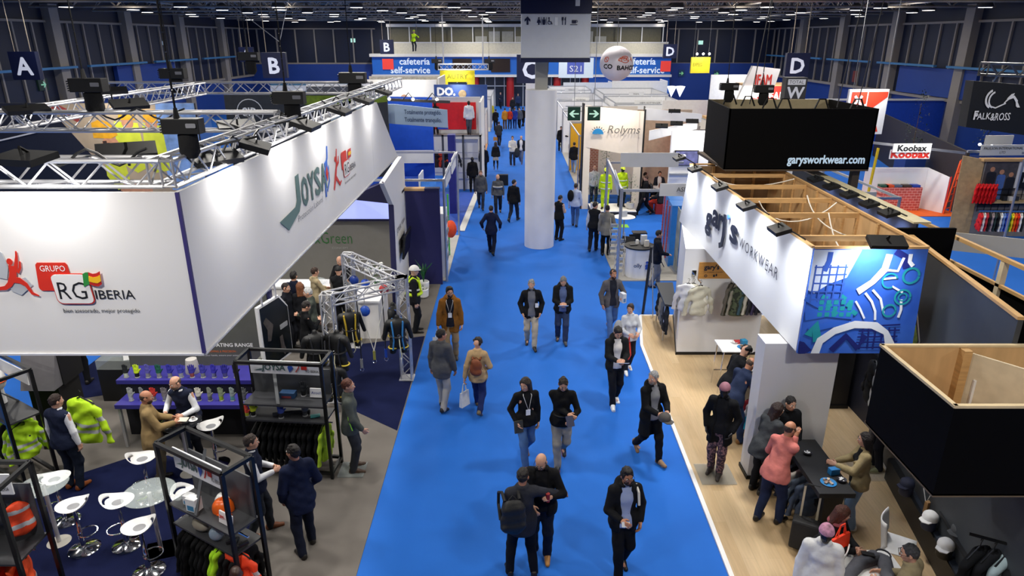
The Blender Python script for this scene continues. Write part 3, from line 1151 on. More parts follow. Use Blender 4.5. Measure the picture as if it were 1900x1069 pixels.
for i, x in enumerate((.56, .72)):
 E_ += [disc(x, y0 + .1, .026, 10)]
 E_ += [[(x - .05, y0 + .065), (x + .05, y0 + .065), (x + .05, y0 - .03), (x + .035, y0 - .1), (x - .035, y0 - .1), (x - .05, y0 - .03)] if i else [(x - .03, y0 + .065), (x + .03, y0 + .065), (x + .065, y0 - .04), (x + .02, y0 - .04), (x + .02, y0 - .1), (x - .02, y0 - .1), (x - .02, y0 - .04), (x - .065, y0 - .04)]]
for x in (.64, .8):
 E_ += [[(x - .006, y0 - .1), (x + .006, y0 - .1), (x + .006, y0 + .13), (x - .006, y0 + .13)]]
E_ += [disc(.88, y0 + .1, .025, 10), stroke([(.885, y0 + .07), (.89, y0 - .01), (.95, y0 - .01), (.98, y0 - .09)], .03), arc(.9, y0 - .03, .045, .018, 120, 330)]
E_ += [[(1.3, y0 - .1), (1.325, y0 - .1), (1.325, y0 + .13), (1.3, y0 + .13)], [(1.285, y0 + .03), (1.34, y0 + .03), (1.34, y0 + .13), (1.285, y0 + .13)]]
E_ += [[(1.39, y0 - .1), (1.415, y0 - .1), (1.415, y0 + .13), (1.39, y0 + .13), (1.37, y0 + .05), (1.39, y0 + .02)]]
E_ += [[(1.6, y0 + .04), (1.75, y0 + .04), (1.735, y0 - .06), (1.615, y0 - .06)], arc(1.75, y0 - .0, .025, .015, -90, 90, 8), [(1.55, y0 - .085), (1.78, y0 - .085), (1.78, y0 - .105), (1.55, y0 - .105)]]
flat(fr, E_, ik_, sg, 'pictogram')
flat(fr, [[(1.06, .98), (1.16, .98), (1.16, 1.22), (1.06, 1.22)]], paint('#e6e8ea'), sg, 'patch')
flat(Fr((.27, 23.17, 7.93), (1, 0, 0), (0, 0, 1)), [[(1.72, .22), (1.86, .22), (1.86, .6), (1.72, .6)]], paint('#d8dade'), sg, 'letter_stroke')


def letter_sign(ch, P, size, label, z1=10.9):
 t = thing('hanging_letter_sign', label, 'sign', P)
 x, y, z = P
 h = size / 2
 MB().bx(x - h, y - .15, z - h, x + h, y + .15, z + h).build('sign_box', NVS, t)
 b = MB()
 for dx in (-.6, .6):
  b.tube((x + dx * h, y, z + h), (x + dx * h, y, z1), .025, n=5)
 b.build('rod', ROOFM, t)
 text(ch, size * .62, Fr((x, y - .155, z), (1, 0, 0), (0, 0, 1)), 0, -size * .31, emit('#c9cede', .45), t, align='CENTER', bold=.03)


letter_sign('A', (-24.386, 36, 5.905), 1.35, 'navy sign with letter A in front of the left wall, nearer one')
letter_sign('A', (-22.784, 62, 5.895), 1.2, 'small navy sign with letter A beside the far left corner')
letter_sign('B', (-13.214, 40, 5.79), 1.35, 'large navy sign with letter B above the left stands')
letter_sign('B', (-12.087, 70, 6.417), 1.3, 'small navy sign with letter B at the left end of the balcony')
letter_sign('D', (15.857, 40, 5.79), 1.3, 'large navy sign with letter D above the right stands')
letter_sign('D', (15.296, 70, 6.023), 1.3, 'small navy sign with letter D at the right end of the balcony')
letter_sign('C', (1.176, 46, 5.348), 1.75, 'navy sign with letter C on the farther pillar, partly hidden')


def small_sign(P, w, h, col, label, em=.3, glyph=None, gc='#8fd0a0'):
 e = .06 if abs(P[0]) > 28 else w / 2
 t = tag(MB().bx(P[0] - e, P[1] - (w / 2 if e == .06 else .08), P[2] - h / 2, P[0] + e, P[1] + (w / 2 if e == .06 else 0), P[2] + h / 2).build('safety_sign', emit(col, em)), label, 'sign')
 if glyph:
  flat(Fr((P[0], P[1] - .09, P[2]), (1, 0, 0), (0, 0, 1)) if e != .06 else Fr((P[0] + (.065 if P[0] < 0 else -.065), P[1], P[2]), (0, 1 if P[0] < 0 else -1, 0), (0, 0, 1)), glyph, emit(gc, .5), t, 'pictogram', s=h)
 return t


ARW = [[(-.35, -.06), (.05, -.06), (-.05, -.25), (.1, -.25), (.35, 0), (.1, .25), (-.05, .25), (.05, .06), (-.35, .06)]]
small_sign((-28.95, 43.86, 4.516), .9, .7, '#10231c', 'small green exit arrow sign on the dark left wall', .3, ARW, '#7fb89a')
small_sign((-28.95, 58.105, 4.023), 1.1, .9, '#6a2a22', 'dark red safety board on the blue left wall', .25)
small_sign((28.95, 52.403, 3.993), 1.1, .8, '#5a221c', 'dark red safety board on the blue right wall', .25)
small_sign((28.95, 60.3, 4.165), .6, .9, '#5c231d', 'small red hose cabinet on the blue right wall', .25)
small_sign((18.85, 79.65, 3.535), .6, .7, '#0f3350', 'small running man exit sign right of the balcony', .2, ARW, '#6fb27a')
small_sign((22.758, 79.65, 3.478), .6, .7, '#0f3350', 'small exit sign near the yellow hanging banner', .2, ARW, '#6fb27a')
small_sign((-13.562, 78.58, 4.542), 1.2, 1.1, '#d23a30', 'red fire point sign left of the cafeteria lettering', .5)
small_sign((16.823, 78.58, 4.317), 1.1, 1.1, '#d23a30', 'red fire point sign right of the cafeteria lettering', .5)
small_sign((-17.506, 79.98, 6.977), .5, .4, '#a8dccb', 'tiny lit exit sign on the dark back wall, left', .9)
small_sign((20.791, 79.98, 6.754), .5, .4, '#a8dccb', 'tiny lit exit sign on the dark back wall, right', .9)
small_sign((28.95, 54.59, 6.474), .35, .3, '#bcd8dc', 'tiny lit sign high on the right wall', .7)
small_sign((-28.95, 60.321, 6.821), .3, .3, '#9cb2c8', 'tiny lit sign high on the left wall', .6)


# the two green arrow signs that hang in front of the Rolyms stand
for px, fl, nm in ((1065, -1, 'left'), (1102, 1, 'right')):
 P = (2.166, 24.5, 4.724) if fl < 0 else (2.862, 24.5, 4.724)
 t = thing('exit_arrow_sign', 'green hanging exit sign with a white arrow pointing ' + nm, 'sign', P)
 MB().bx(P[0] - .22, P[1] - .04, P[2] - .23, P[0] + .22, P[1] + .04, P[2] + .23).build('sign_panel', mat('#0f3d2c', r=.4), t)
 flat(Fr((P[0], P[1] - .045, P[2]), (fl, 0, 0), (0, 0, 1)) if fl > 0 else Fr((P[0], P[1] - .045, P[2]), (1, 0, 0), (0, 0, 1)), [[(x * fl, y) for x, y in [(-.36, -.05), (.1, -.05), (-.08, -.26), (.08, -.26), (.38, 0), (.08, .26), (-.08, .26), (.1, .05), (-.36, .05)]]] if True else 0, emit('#b9e0c8', .5), t, 'arrow', s=.46)
 b = MB()
 b.tube((P[0], P[1], P[2] + .23), (P[0], P[1], 10.9), .012, n=5)
 b.tube((P[0] - .3, P[1], P[2] + .25), (P[0] + .3, P[1], P[2] + .25), .015, n=5)
 b.build('hanger', ALU, t)

# rope worker dangling from the roof, with the rope
wk = person((-8.146, 60, 6.149), 1.75, 150, 'person in a hi-vis top hanging on a rope near the balcony', legs=((-.08, .2, .1, .5), (.1, .1, .05, .5)), ph=.9, arms=((.2, .35, 1.3), (.1, .3, 1.4)), lean=20, head=(0, 0), top='shirt', topc='#a8d020', bot='#20242e', hair=('helmet', '#b7d52a'), lod=2)
tag(MB().tube(wk['hand'][0], (wk['hand'][0].x, wk['hand'][0].y, 10.9), .02, n=5).build('rope', mat('#555', var=0)), 'rope holding the worker near the balcony', 'rope')

# ---------------------------------------------------------------- kit shared by the stands
def L2(fr, P):
 d = Vector(P) - fr.O
 return (d.dot(fr.u), d.dot(fr.v))


def wall(name, x0, y0, x1, y1, z0, z1, m, parent=None, th=.06):
 """an upright panel standing on the line (x0,y0)-(x1,y1)"""
 p, q = Vector((x0, y0, (z0 + z1) / 2)), Vector((x1, y1, (z0 + z1) / 2))
 return MB().bar(p, q, th, z1 - z0).build(name, m, parent)


def lattice_beam(p, q, w, label, up=(0, 0, 1), r=.022, name='lighting_truss', m=None, parent=None, seg=None, group=None):
 m = m or STEEL
 p, q = Vector(p), Vector(q)
 d = (q - p).normalized()
 u = d.cross(Vector(up)).normalized() * w / 2
 v = u.cross(d).normalized() * w / 2
 t = parent or thing(name, label, 'truss', p, group)
 C4 = [u + v, -u + v, -u - v, u - v]
 for c in C4:
  MB().tube(p + c, q + c, r, n=7).build('chord', m, t, True)
 n = seg or max(2, int((q - p).length / (w * 1.05)))
 b = MB()
 for i in range(n):
  a, e = p.lerp(q, i / n), p.lerp(q, (i + 1) / n)
  for j in range(4):
   c, c2 = C4[j], C4[(j + 1) % 4]
   if (i + j) % 2:
    c, c2 = c2, c
   b.tube(a + c, e + c2, r * .5, n=5)
 for e in (p, q):
  for j in range(4):
   b.tube(e + C4[j], e + C4[(j + 1) % 4], r * .6, n=5)
 b.build('lattice', m, t, True)
 return t


def floodlight(P, aim, label, power=0, w=.42, group='black floodlights', spread=120, col=(1, .98, .95), arm=None, cat='lamp', size=None, h=.24):
 """flat black LED flood: housing, glass, bracket; it lights what it aims at"""
 P, aim = Vector(P), Vector(aim)
 d = (aim - P).normalized()
 u = d.cross(Vector((0, 0, 1)))
 u = u.normalized() if u.length > 1e-3 else Vector((1, 0, 0))
 v = u.cross(d)
 t = thing('floodlight', label, cat, P, group)
 b = MB()
 b.hexa([P + u * a * w / 2 + v * c * h / 2 + d * e for e in (-.03, .03) for a, c in ((-1, -1), (1, -1), (1, 1), (-1, 1))])
 b.build('housing', BLACK, t)
 MB().hexa([P + u * a * w * .44 + v * c * h * .42 + d * e for e in (.031, .034) for a, c in ((-1, -1), (1, -1), (1, 1), (-1, 1))]).build('glass', emit('#ffffff', 6 if power else .3), t)
 if arm is not None:
  MB().path([P - d * .03, P - d * .1, Vector(arm)], .014, 6).build('arm', BLACK, t, True)
 if power:
  lamp('AREA', P + d * .05, power, aim, size=size or w * .9, sizey=h * .8, spread=spread, color=col)
 return t


def hoist(P, label, ztop=10.9, s=1.0):
 x, y, z = P
 t = thing('chain_hoist', label, 'hoist', P, 'chain hoists on the lighting trusses')
 b = MB().bx(x - .3 * s, y - .12 * s, z - .1 * s, x + .3 * s, y + .12 * s, z + .14 * s)
 for i in range(5):
  b.bx(x - .33 * s, y - .13 * s, z - .08 * s + i * .04 * s, x - .3 * s, y + .13 * s, z - .06 * s + i * .04 * s)
 b.build('motor', BLACK, t, bevel=.02)
 MB().tube((x - .05, y, z + .14 * s), (x - .05, y, z + .3 * s), .05 * s, .03 * s).build('hook', mat('#2a2a2c', r=.4, m=.6), t)
 b = MB()
 zz = z + .3 * s
 while zz < ztop:
  b.tube((x - .05, y, zz), (x - .05, y, zz + .16), .011, n=5)
  zz += .17
 b.build('chain', mat('#222224', r=.4, m=.5), t)
 MB().lathe([(.1 * s, -.5 * s), (.17 * s, -.4 * s), (.16 * s, -.12 * s), (.12 * s, -.1 * s)], (x + .02, y + .02, z), 10, 1, .8).build('chain_bag', mat('#0d0d0e', r=.9, bump=.6, bsc=12), t, True)
 flat(Fr((x + .1 * s, y - .121 * s - .003, z), (1, 0, 0), (0, 0, 1)), [rrect(0, 0, .16 * s, .07 * s, .01)], paint('#8c8c90'), t, 'maker_plate')
 return t


# --- garments on hangers
def make_jacket(name, bands=False, long=.0):
 F = Field((-.36, -.13, -.95), (.36, .13, .02), .016)
 f = (V3(0, 1, 0), .42)
 F.cap((-.0, 0, -.62 - long), (0, 0, -.24), .185, .165, .03, flat=f)
 for g in (-1, 1):
  F.cap((0, 0, -.11), (.16 * g, 0, -.18), .055, .05, .04, flat=(V3(0, 1, 0), .75))
  F.cap((.18 * g, 0, -.19), (.27 * g, .01, -.46), .058, .052, .012, flat=(V3(0, 1, 0), .7))
  F.cap((.27 * g, .01, -.46), (.3 * g, .03, -.72), .05, .042, .01, flat=(V3(0, 1, 0), .7))
 F.ell((0, 0, -.1), (.08, .055, .04), None, .02)
 F.ell((0, -.01, -.06), (.05, .035, .05), None, 0, 's')
 F.wob(.006, 28)
 F.plane(V3(0, 0, -.72 - long), V3(0, 0, -1))
 root = thing(name, 'jacket', 'jacket')
 o = fmesh(F, 'fabric', cloth('#222222'), root, lambda V: V)
 if bands:
  o.data.materials.append(mat('#b9bcc0', r=.4, var=.05))
  for p in o.data.polygons:
   z, x = p.center.z, abs(p.center.x)
   if -.56 < z < -.51 or -.46 < z < -.41 and x < .21 or (x > .2 and -.36 < z < -.31):
    p.material_index = 1
 b = MB()
 b.path([(0, 0, -.05), (0, 0, .0), (.02, 0, .035), (.0, 0, .06), (-.025, 0, .04)], .005, 5)
 b.path([(-.19, 0, -.125), (0, 0, -.045), (.19, 0, -.125)], .012, 5)
 b.build('hanger', BLACK, root)
 return root


JACKET = make_jacket('hung_jacket')
JACKETV = make_jacket('hung_jacket', True)
JUSED = set()


def hung(P, rz, col, label, group, hv=False, scale=1.0, m=None, col2=None, cat='jacket'):
 src = JACKETV if hv else JACKET
 k = 'v' if hv else 'p'
 if k in JUSED:
  o = dup(src, P, rz, label, group)
 else:
  JUSED.add(k)
  o = src
  o.location, o.rotation_euler = P, (0, 0, rz)
  o['label'], o['group'] = label, group
 o['category'] = cat
 if group is None and 'group' in o:
  del o['group']
 o.scale = (scale,) * 3
 mm = m or (mat(col, r=.7, var=.06, em=.0, bump=.3, bsc=14) if hv else cloth(col))
 for ch in o.children:
  if ch.name.startswith('fabric'):
   ch.material_slots[0].link = 'OBJECT'
   ch.material_slots[0].material = mm
 return o


# --- gloves on display: an upright hand
def make_glove():
 F = Field((-.09, -.05, 0), (.1, .06, .27), .0075)
 F.cap((0, 0, .03), (0, 0, .09), .034, .03, .01)
 F.cap((-.012, 0, .1), (-.012, 0, .14), .03, .028, .02, flat=(V3(0, 1, 0), .6))
 F.cap((.014, 0, .1), (.014, 0, .14), .03, .028, .02, flat=(V3(0, 1, 0), .6))
 for i, (x, l) in enumerate(((-.033, .06), (-.011, .075), (.012, .078), (.034, .066))):
  F.cap((x, 0, .145), (x * 1.25, -.004, .15 + l), .0125, .0105, .006)
 F.cap((-.03, 0, .1), (-.07, -.01, .15), .015, .011, .01)
 root = thing('display_glove', 'glove', 'glove')
 o = fmesh(F, 'palm', cloth('#333333'), root, lambda V: V)
 o.data.materials.append(cloth('#8a8c90'))
 for p in o.data.polygons:
  if p.center.z < .085:
   p.material_index = 1
 MB().lathe([(.04, 0), (.04, .012), (.03, .02), (.03, .045)], n=14).build('stand_base', mat('#8e8f93', r=.6), root, True)
 return root


GLOVE = make_glove()
GUSED = []


def glove(P, rz, col, cuff, label, group, s=1.15):
 o = dup(GLOVE, P, rz, label, group) if GUSED else GLOVE
 GUSED.append(1)
 o.location, o.rotation_euler, o.scale = P, (0, 0, rz), (s,) * 3
 o['label'], o['group'] = label, group
 if group is None and 'group' in o:
  del o['group']
 for ch in o.children:
  if ch.name.startswith('palm'):
   for i, c in enumerate((col, cuff)):
    ch.material_slots[i].link = 'OBJECT'
    ch.material_slots[i].material = cloth(c)
 return o


# --- bar stool: white scooped seat, chrome column, foot ring, dished base
def make_stool():
 t = thing('bar_stool', 'stool', 'stool')
 b = MB()
 N, Mr = 28, 7
 P, T = [], []
 for j in range(Mr + 1):
  rr = j / Mr
  for k in range(N):
   a = 2 * PI * k / N
   x, y = .23 * rr * math.cos(a), .2 * rr * math.sin(a)
   lip = max(0, x / .23)
   z = .78 + .13 * lip ** 2.2 * rr + .035 * max(0, -x / .23) ** 2 + .02 * (y / .2) ** 2 - .02 * (1 - rr)
   P.append((x, y, z))
   T.append((x, y, z - .028 * (1 - rr ** 6)))
 F = []
 for j in range(Mr):
  for k in range(N):
   a, c = j * N + k, j * N + (k + 1) % N
   hole = j == 5 and (k < 3 or k > N - 4)
   if not hole:
    F.append((a, c, c + N, a + N))
    F.append((a + len(P), a + N + len(P), c + N + len(P), c + len(P)))
 b.add(P + T, F)
 b.build('seat', mat('#efefee', r=.3, var=.02), t, True)
 MB().lathe([(.075, .768), (.075, .774), (.0, .777)], n=20, sx=1.1).build('seat_pad', mat('#8f9094', r=.5), t, True)
 MB().lathe([(.05, .73), (.05, .76), (.028, .72), (.028, .38), (.036, .37), (.036, .04), (.05, .03)][::-1], n=14).build('column', CHROME, t, True)
 b = MB().ring((.1, 0, .3), .13, .009, 24)
 b.bar((.0, 0, .3), (.02, 0, .3), .08, .03)
 b.build('foot_ring', CHROME, t, True)
 MB().lathe([(.22, 0), (.22, .012), (.19, .03), (.1, .05), (.04, .075)], n=32).build('base', CHROME, t, True)
 return t


# --- a black display rack: posts, top frame, sloped boards, rail
RB = mat('#101114', r=.35, m=.2, var=.05)


def make_rack(w, d, h, label, shelf=(1.05,), slope=True, rail=.98, sign=None, name='display_rack'):
 t = thing(name, label, 'display rack')
 k = .05
 for x in (0, w):
  for y in (0, d):
   MB().bx(x - k / 2, y - k / 2, 0, x + k / 2, y + k / 2, h).build('post', RB, t)
 for z in (h, .12):
  for a, c in (((0, 0), (w, 0)), ((0, d), (w, d)), ((0, 0), (0, d)), ((w, 0), (w, d))):
   MB().bar((*a, z), (*c, z), k, k).build('frame_bar', RB, t)
 for z in shelf:
  MB().bx(.03, 0, z - .03, w - .03, d, z).build('shelf', mat('#35363a', r=.4, var=.04), t)
 if slope:
  z = shelf[-1]
  MB().hexa([(w * .42, d * .02, z + .02), (w * .46, d * .02, z + .02), (w * .3, d, h * .9), (w * .26, d, h * .9), (w * .42, d * .02 + .02, z), (w * .46, d * .02 + .02, z), (w * .3, d - .02, h * .9 - .03), (w * .26, d - .02, h * .9 - .03)]).build('sloped_board', mat('#55585c', r=.45), t)
  MB().bx(w * .03, d - .05, z, w * .97, d - .03, h * .86).build('back_board', mat('#4a4c50', r=.5), t)
 if rail:
  MB().tube((0, d / 2, rail), (w, d / 2, rail), .015).build('hang_rail', CHROME, t, True)
 if sign:
  x0, x1, z0, z1, y = sign
  s_ = MB().bx(x0, y, z0, x1, y + .02, z1).build('sign_board', WHITE, t)
  fr = Fr((x0, y - .003, z0), (1, 0, 0), (0, 0, 1))
  W, H = x1 - x0, z1 - z0
  text('JOYSA', H * .45, fr, W * .16, H * .3, paint('#45635f'), s_, bold=.03, shear=.1, w=W * .33)
  flat(fr, [[(W * .05, H * .25), (W * .16, H * .3), (W * .19, H * .38), (W * .14, H * .38)]], paint('#45635f'), s_, 'swoosh')
  flat(fr, [[(W * .55, H * .15), (W * .61, H * .5), (W * .57, H * .9), (W * .53, H * .55)]], paint('#2f58b8'), s_, 'emblem')
  flat(fr, [rrect(W * .72, H * .4, W * .8, H * .75, .01), stroke([(W * .64, H * .2), (W * .68, H * .5), (W * .7, H * .75)], H * .06)], RED, s_, 'emblem')
  text('RG IBERIA', H * .2, fr, W * .78, H * .2, INK, s_, w=W * .18)
 return t


def place(t, x, y, deg):
 t.location = (x, y, 0)
 t.rotation_euler = (0, 0, math.radians(deg))
 Mx = Matrix.Translation((x, y, 0)) @ Matrix.Rotation(math.radians(deg), 4, 'Z')
 return lambda a, b, c: tuple(Mx @ Vector((a, b, c)))


def cup(P, label, group):
 t = thing('coffee_cup', label, 'cup', P, group)
 x, y, z = P
 MB().lathe([(.05, 0), (.072, .012), (.07, .014), (.03, .006)], P, 16).build('saucer', WHITE, t, True)
 MB().lathe([(.024, .01), (.036, .06), (.033, .06), (.02, .02)], P, 14).build('bowl', WHITE, t, True)
 MB().lathe([(.031, .05), (.0, .051)], P, 12).build('coffee', mat('#4a2d18', r=.2), t)
 MB().path([(x + .034, y, z + .05), (x + .055, y, z + .045), (x + .05, y, z + .025), (x + .03, y, z + .022)], .005, 5).build('handle', WHITE, t)
 return t


def plant(P, label, h=1.0, pot=True, n=60, col='#2f5a2c', name='potted_plant', w=.22, palm=False, potc='#e6e6e4', lo=.35):
 t = thing(name, label, 'plant', P)
 x, y, z = P
 if pot:
  MB().lathe([(.1, 0), (.16, .05), (.17, .26), (.15, .28), (.13, .22)], P, 18).build('pot', paint(potc, .35), t, True)
 b = MB()
 if palm:
  for i in range(14):
   a = 2 * PI * i / 14 + R.uniform(-.2, .2)
   L = h * R.uniform(.6, 1)
   sp = R.uniform(.15, .5)
   pts = [Vector((x + math.cos(a) * sp * L * u * u, y + math.sin(a) * sp * L * u * u, z + .25 + L * u * (1 - .25 * u))) for u in (0, .3, .6, 1)]
   for j in range(3):
    s_ = Vector((-math.sin(a), math.cos(a), 0)) * (.012, .035, .03, .004)[j]
    s2 = Vector((-math.sin(a), math.cos(a), 0)) * (.012, .035, .03, .004)[j + 1]
    b.add([pts[j] - s_, pts[j] + s_, pts[j + 1] + s2, pts[j + 1] - s2], [(0, 1, 2, 3)])
 else:
  for i in range(n):
   u = R.random()
   a = R.uniform(0, 2 * PI)
   rr = w * math.sqrt(R.random()) * (1.15 - abs(u - .4))
   c = Vector((x + rr * math.cos(a), y + rr * math.sin(a), z + h * (lo + (1 - lo) * u)))
   d = Vector((R.uniform(-1, 1), R.uniform(-1, 1), R.uniform(-.6, .8))).normalized()
   e = d.cross(Vector((0, 0, 1))).normalized()
   l = R.uniform(.06, .11) * max(1, w * 3)
   b.add([c, c + d * l * .5 + e * l * .22, c + d * l, c + d * l * .5 - e * l * .22], [(0, 1, 2, 3)])
 b.build('foliage', mat(col, r=.5, var=.35, sc=9), t)
 if not palm:
  MB().tube((x, y, z + .1), (x, y, z + h * .8), .018, .01, 6).build('stem', mat('#5a4630', r=.8), t)
 return t


def carton(P, d, rz, col, label, name='box', cat='box', group=None, art=None):
 b = MB().box((P[0], P[1], P[2] + d[2] / 2), d, rz)
 o = tag(b.build(name, mat(col, r=.5, var=.03), bevel=.004), label, cat, group)
 if art:
  c, s_ = math.cos(rz), math.sin(rz)
  fr = Fr((P[0] + s_ * (d[1] / 2 + .001), P[1] - c * (d[1] / 2 + .001), P[2]), (c, s_, 0), (0, 0, 1))
  flat(fr, [rrect(-d[0] * .35, d[2] * .1, d[0] * .3, d[2] * .5, .005)], mat(art), o, 'print', gap=.001, th=.001)
 return o


def round_table(P, r, h, label, top=None, base=None, name='round_table', sq=False):
 t = thing(name, label, 'table', (P[0], P[1], 0))
 x, y = P[0], P[1]
 MB().lathe([(r * .97, h - .012), (r, h - .008), (r, h), (0, h + .0005)][:3] + [(r * .98, h + .003)], (x, y, 0), 36).build('tabletop', top or GLASS, t, True)
 MB().tube((x, y, .02), (x, y, h - .012), .03, n=14).build('column', base or STEEL, t, True)
 b = MB()
 if sq:
  b.box((x, y, .008), (.42, .42, .016), .35)
 else:
  b.lathe([(.24, 0), (.24, .012), (.05, .022)], (x, y, 0), 28)
 b.build('base', base or paint('#b2aea6', .35), t, True)
 return t


def system_stand(x0, x1, y0, y1, label, h=2.5, sign=None, walls='back', floor='#a9a6a2', wallc='#e8e8ea', posts=True, fascia=True, signx=None, name='exhibition_stand', sidey=None, lights=0):
 """shell-scheme stand: aluminium posts, top rails, white wall panels, name board"""
 t = thing(name, label, 'exhibition stand', (x0, y0, 0))
 t['group'] = 'white shell scheme stands'
 if floor:
  MB().bx(x0, y0, 0, x1, y1, .025).build('floor_panel', mat(floor, r=.8, var=.04), t)
 for x, y in ((x0, y0), (x1, y0), (x0, y1), (x1, y1)):
  MB().tube((x, y, 0), (x, y, h), .04, n=10).build('post', ALU, t, True)
 for a, c in (((x0, y0), (x1, y0)), ((x0, y1), (x1, y1)), ((x0, y0), (x0, y1)), ((x1, y0), (x1, y1))):
  MB().bar((*a, h - .04), (*c, h - .04), .05, .07).build('top_rail', ALU, t)
 W = mat(wallc, r=.6, var=.03)
 if 'back' in walls:
  wall('wall_panel', x0 + .04, y1, x1 - .04, y1, 0, h - .08, W, t, .04)
 if 'right' in walls:
  wall('wall_panel', x1, y0 + .04, x1, y1 - .04, 0, h - .08, W, t, .04)
 if 'left' in walls:
  wall('wall_panel', x0, y0 + .04, x0, y1 - .04, 0, h - .08, W, t, .04)
 if sign:
  sx = signx if signx is not None else (x0 + x1) / 2
  w = max(1.2, .13 * len(sign) + .5)
  s_ = MB().bx(sx - w / 2, y0 - .06, h - .2, sx + w / 2, y0 - .03, h + .16).build('name_board', paint('#e2e2e0', .5), t)
  text(sign, .13, Fr((sx, y0 - .064, h - .08), (1, 0, 0), (0, 0, 1)), 0, 0, paint('#5a5c60'), s_, align='CENTER')
 for i in range(lights):
  lx = x0 + (x1 - x0) * (i + .5) / lights
  b = MB().tube((lx, y0 + .3, h - .1), (lx, y0 + .3, h - .25), .05, n=8)
  b.mat(1).tube((lx, y0 + .3, h - .25), (lx, y0 + .3, h - .26), .045, n=8)
  b.build('spot', [WHITE, emit('#ffffff', 8)], t)
 return t

# ---------------------------------------------------------------- the Joysa stand on the left of the aisle
GREYC = mat('#6f6a65', r=.9, var=.1, sc=1.4, bump=.15, bsc=200, spec=.15)
NAVYC = mat('#141a3c', r=.95, var=.1, sc=3, bump=.2, bsc=160, spec=.1)
tag(MB().bx(-9.9, 3.5, 0, -2.22, 20, .012).build('stand_carpet', GREYC), 'grey carpet of the stand left of the blue aisle', 'carpet')
for pts, lb in (([(-9.9, 12.5), (-7.4, 13.5), (-6.44, 14.2), (-6.6, 15.2), (-9.9, 14.9)], 'navy carpet strip at the back of the grey stand by the far blue floor'),
    ([(-2.24, 11.55), (-4.1, 12.95), (-4.75, 15.25), (-2.24, 16.05)], 'navy carpet triangle under the silver truss gantry at the aisle'),
    ([(-8.2, 9.0), (-7.77, 10.0), (-7.0, 10.62), (-6.3, 10.7), (-5.0, 10.1), (-4.0, 8.9), (-4.4, 6.4), (-8.6, 5.4)], 'navy carpet patch under the white bar stools')):
 tag(MB().prism([(x, y, .012) for x, y in pts], (0, 0, .004)).build('carpet_inlay', NAVYC), lb, 'carpet')

# white hanging canopy with printed fascias
cn = thing('hanging_canopy', 'large white fascia canopy hung from trusses over the left stand', 'canopy', (-3.12, 6.28, 4.2))
CW = mat('#e6e4e2', r=.6, var=.015, sc=1)
FX = -3.12
MB().hexa([(-10, 6.28, 4.2), (FX, 6.28, 4.2), (FX, 6.32, 4.2), (-10, 6.32, 4.2), (-10, 6.28, 5.85), (FX, 6.28, 5.85), (FX, 6.32, 5.85), (-10, 6.32, 5.85)]).build('front_panel', CW, cn)
MB().prism([(FX, 6.3, 4.2), (FX, 15.4, 4.2), (FX, 15.4, 5.83), (FX, 6.3, 5.85)], (-.04, 0, 0)).build('side_panel', CW, cn)
MB().prism([(FX, 15.42, 4.2), (FX, 18.7, 4.2), (FX, 16.25, 5.82), (FX, 15.42, 5.83)], (-.04, 0, 0)).build('end_panel', CW, cn)
MB().bx(FX - .02, 6.27, 4.2, FX + .012, 6.3, 5.85).build('corner_trim', paint('#3c3470'), cn)
b = MB().bar((-10, 6.29, 4.19), (FX, 6.29, 4.19), .06, .02)
b.bar((FX - .01, 6.28, 4.19), (FX - .01, 18.7, 4.19), .06, .02)
b.build('bottom_trim', paint('#c9c9ce'), cn)
fp = Fr((-5, 6.275, 4.2), (1, 0, 0), (0, 0, 1))


def fpx(px, py):
 """Joysa front print: artwork grid (crop units) laid on the panel in metres"""
 return (.08 + (px) * .00119, .625 + (760 - py) * .00138)


REDP = mat('#d3301f', r=.5, var=.03)


def A_(x, y):  # artwork units: the printed sheet, 0..760 wide, origin at the runner
 return (.055 + x * .00167, .43 + (708 - y) * .00206)


flat(fp, [[A_(*q) for q in rrect(0, 0, 1, 1, .1)]] and [[A_(193 + (a) * 200, 447 + (1 - b_) * 140) for a, b_ in [(0, .12), (.02, .05), (.08, 0), (.45, 0), (.42, .3), (.43, .48), (.47, .58), (.97, .58), (1, .65), (.98, .92), (.93, 1), (.12, 1), (.06, .93)]]], REDP, cn, 'red_tag')
text('GRUPO', .062, fp, *A_(226, 490), paint('#f2f0ee'), cn, bold=.0, gap=.01, w=.245)
ring = rrect(0, 0, 1, 1, .16, 4)
out = [A_(272 + a * 222 + (1 - b_) * 14, 655 - b_ * 155) for a, b_ in ring]
cx_, cy_ = sum(p[0] for p in out) / len(out), sum(p[1] for p in out) / len(out)
flat(fp, [out], REDP, cn, 'badge_outline', gap=.008)
flat(fp, [[(cx_ + (a - cx_) * .955, cy_ + (c - cy_) * .94) for a, c in out]], CW, cn, 'badge_face', gap=.0125, th=.003)
text('RG', .185, fp, *A_(306, 628), INK, cn, gap=.018, w=.275, bold=-.004)
text('IBERIA', .098, fp, *A_(512, 630), INK, cn, w=.385)
text('bien asesorado, mejor protegido', .045, fp, *A_(302, 700), INK, cn, w=.755)
flg = lambda x0, x1, y0, y1: [A_(x0 + (x1 - x0) * t, y0 - 14 * math.sin(t * 6) * .6) for t in (0, .25, .5, .75, 1)] + [A_(x1 - (x1 - x0) * t, y1 - 14 * math.sin((1 - t) * 6) * .6) for t in (0, .25, .5, .75, 1)]
flat(fp, [[A_(472, 500), A_(490, 493), A_(506, 492), A_(500, 553), A_(484, 556), A_(464, 566)]], paint('#2f8a3c'), cn, 'flag_green', gap=.02)
flat(fp, [[A_(507, 492), A_(530, 500), A_(552, 497), A_(575, 487), A_(571, 552), A_(550, 563), A_(525, 560), A_(501, 553)]], paint('#c42a22'), cn, 'flag_red', gap=.02)
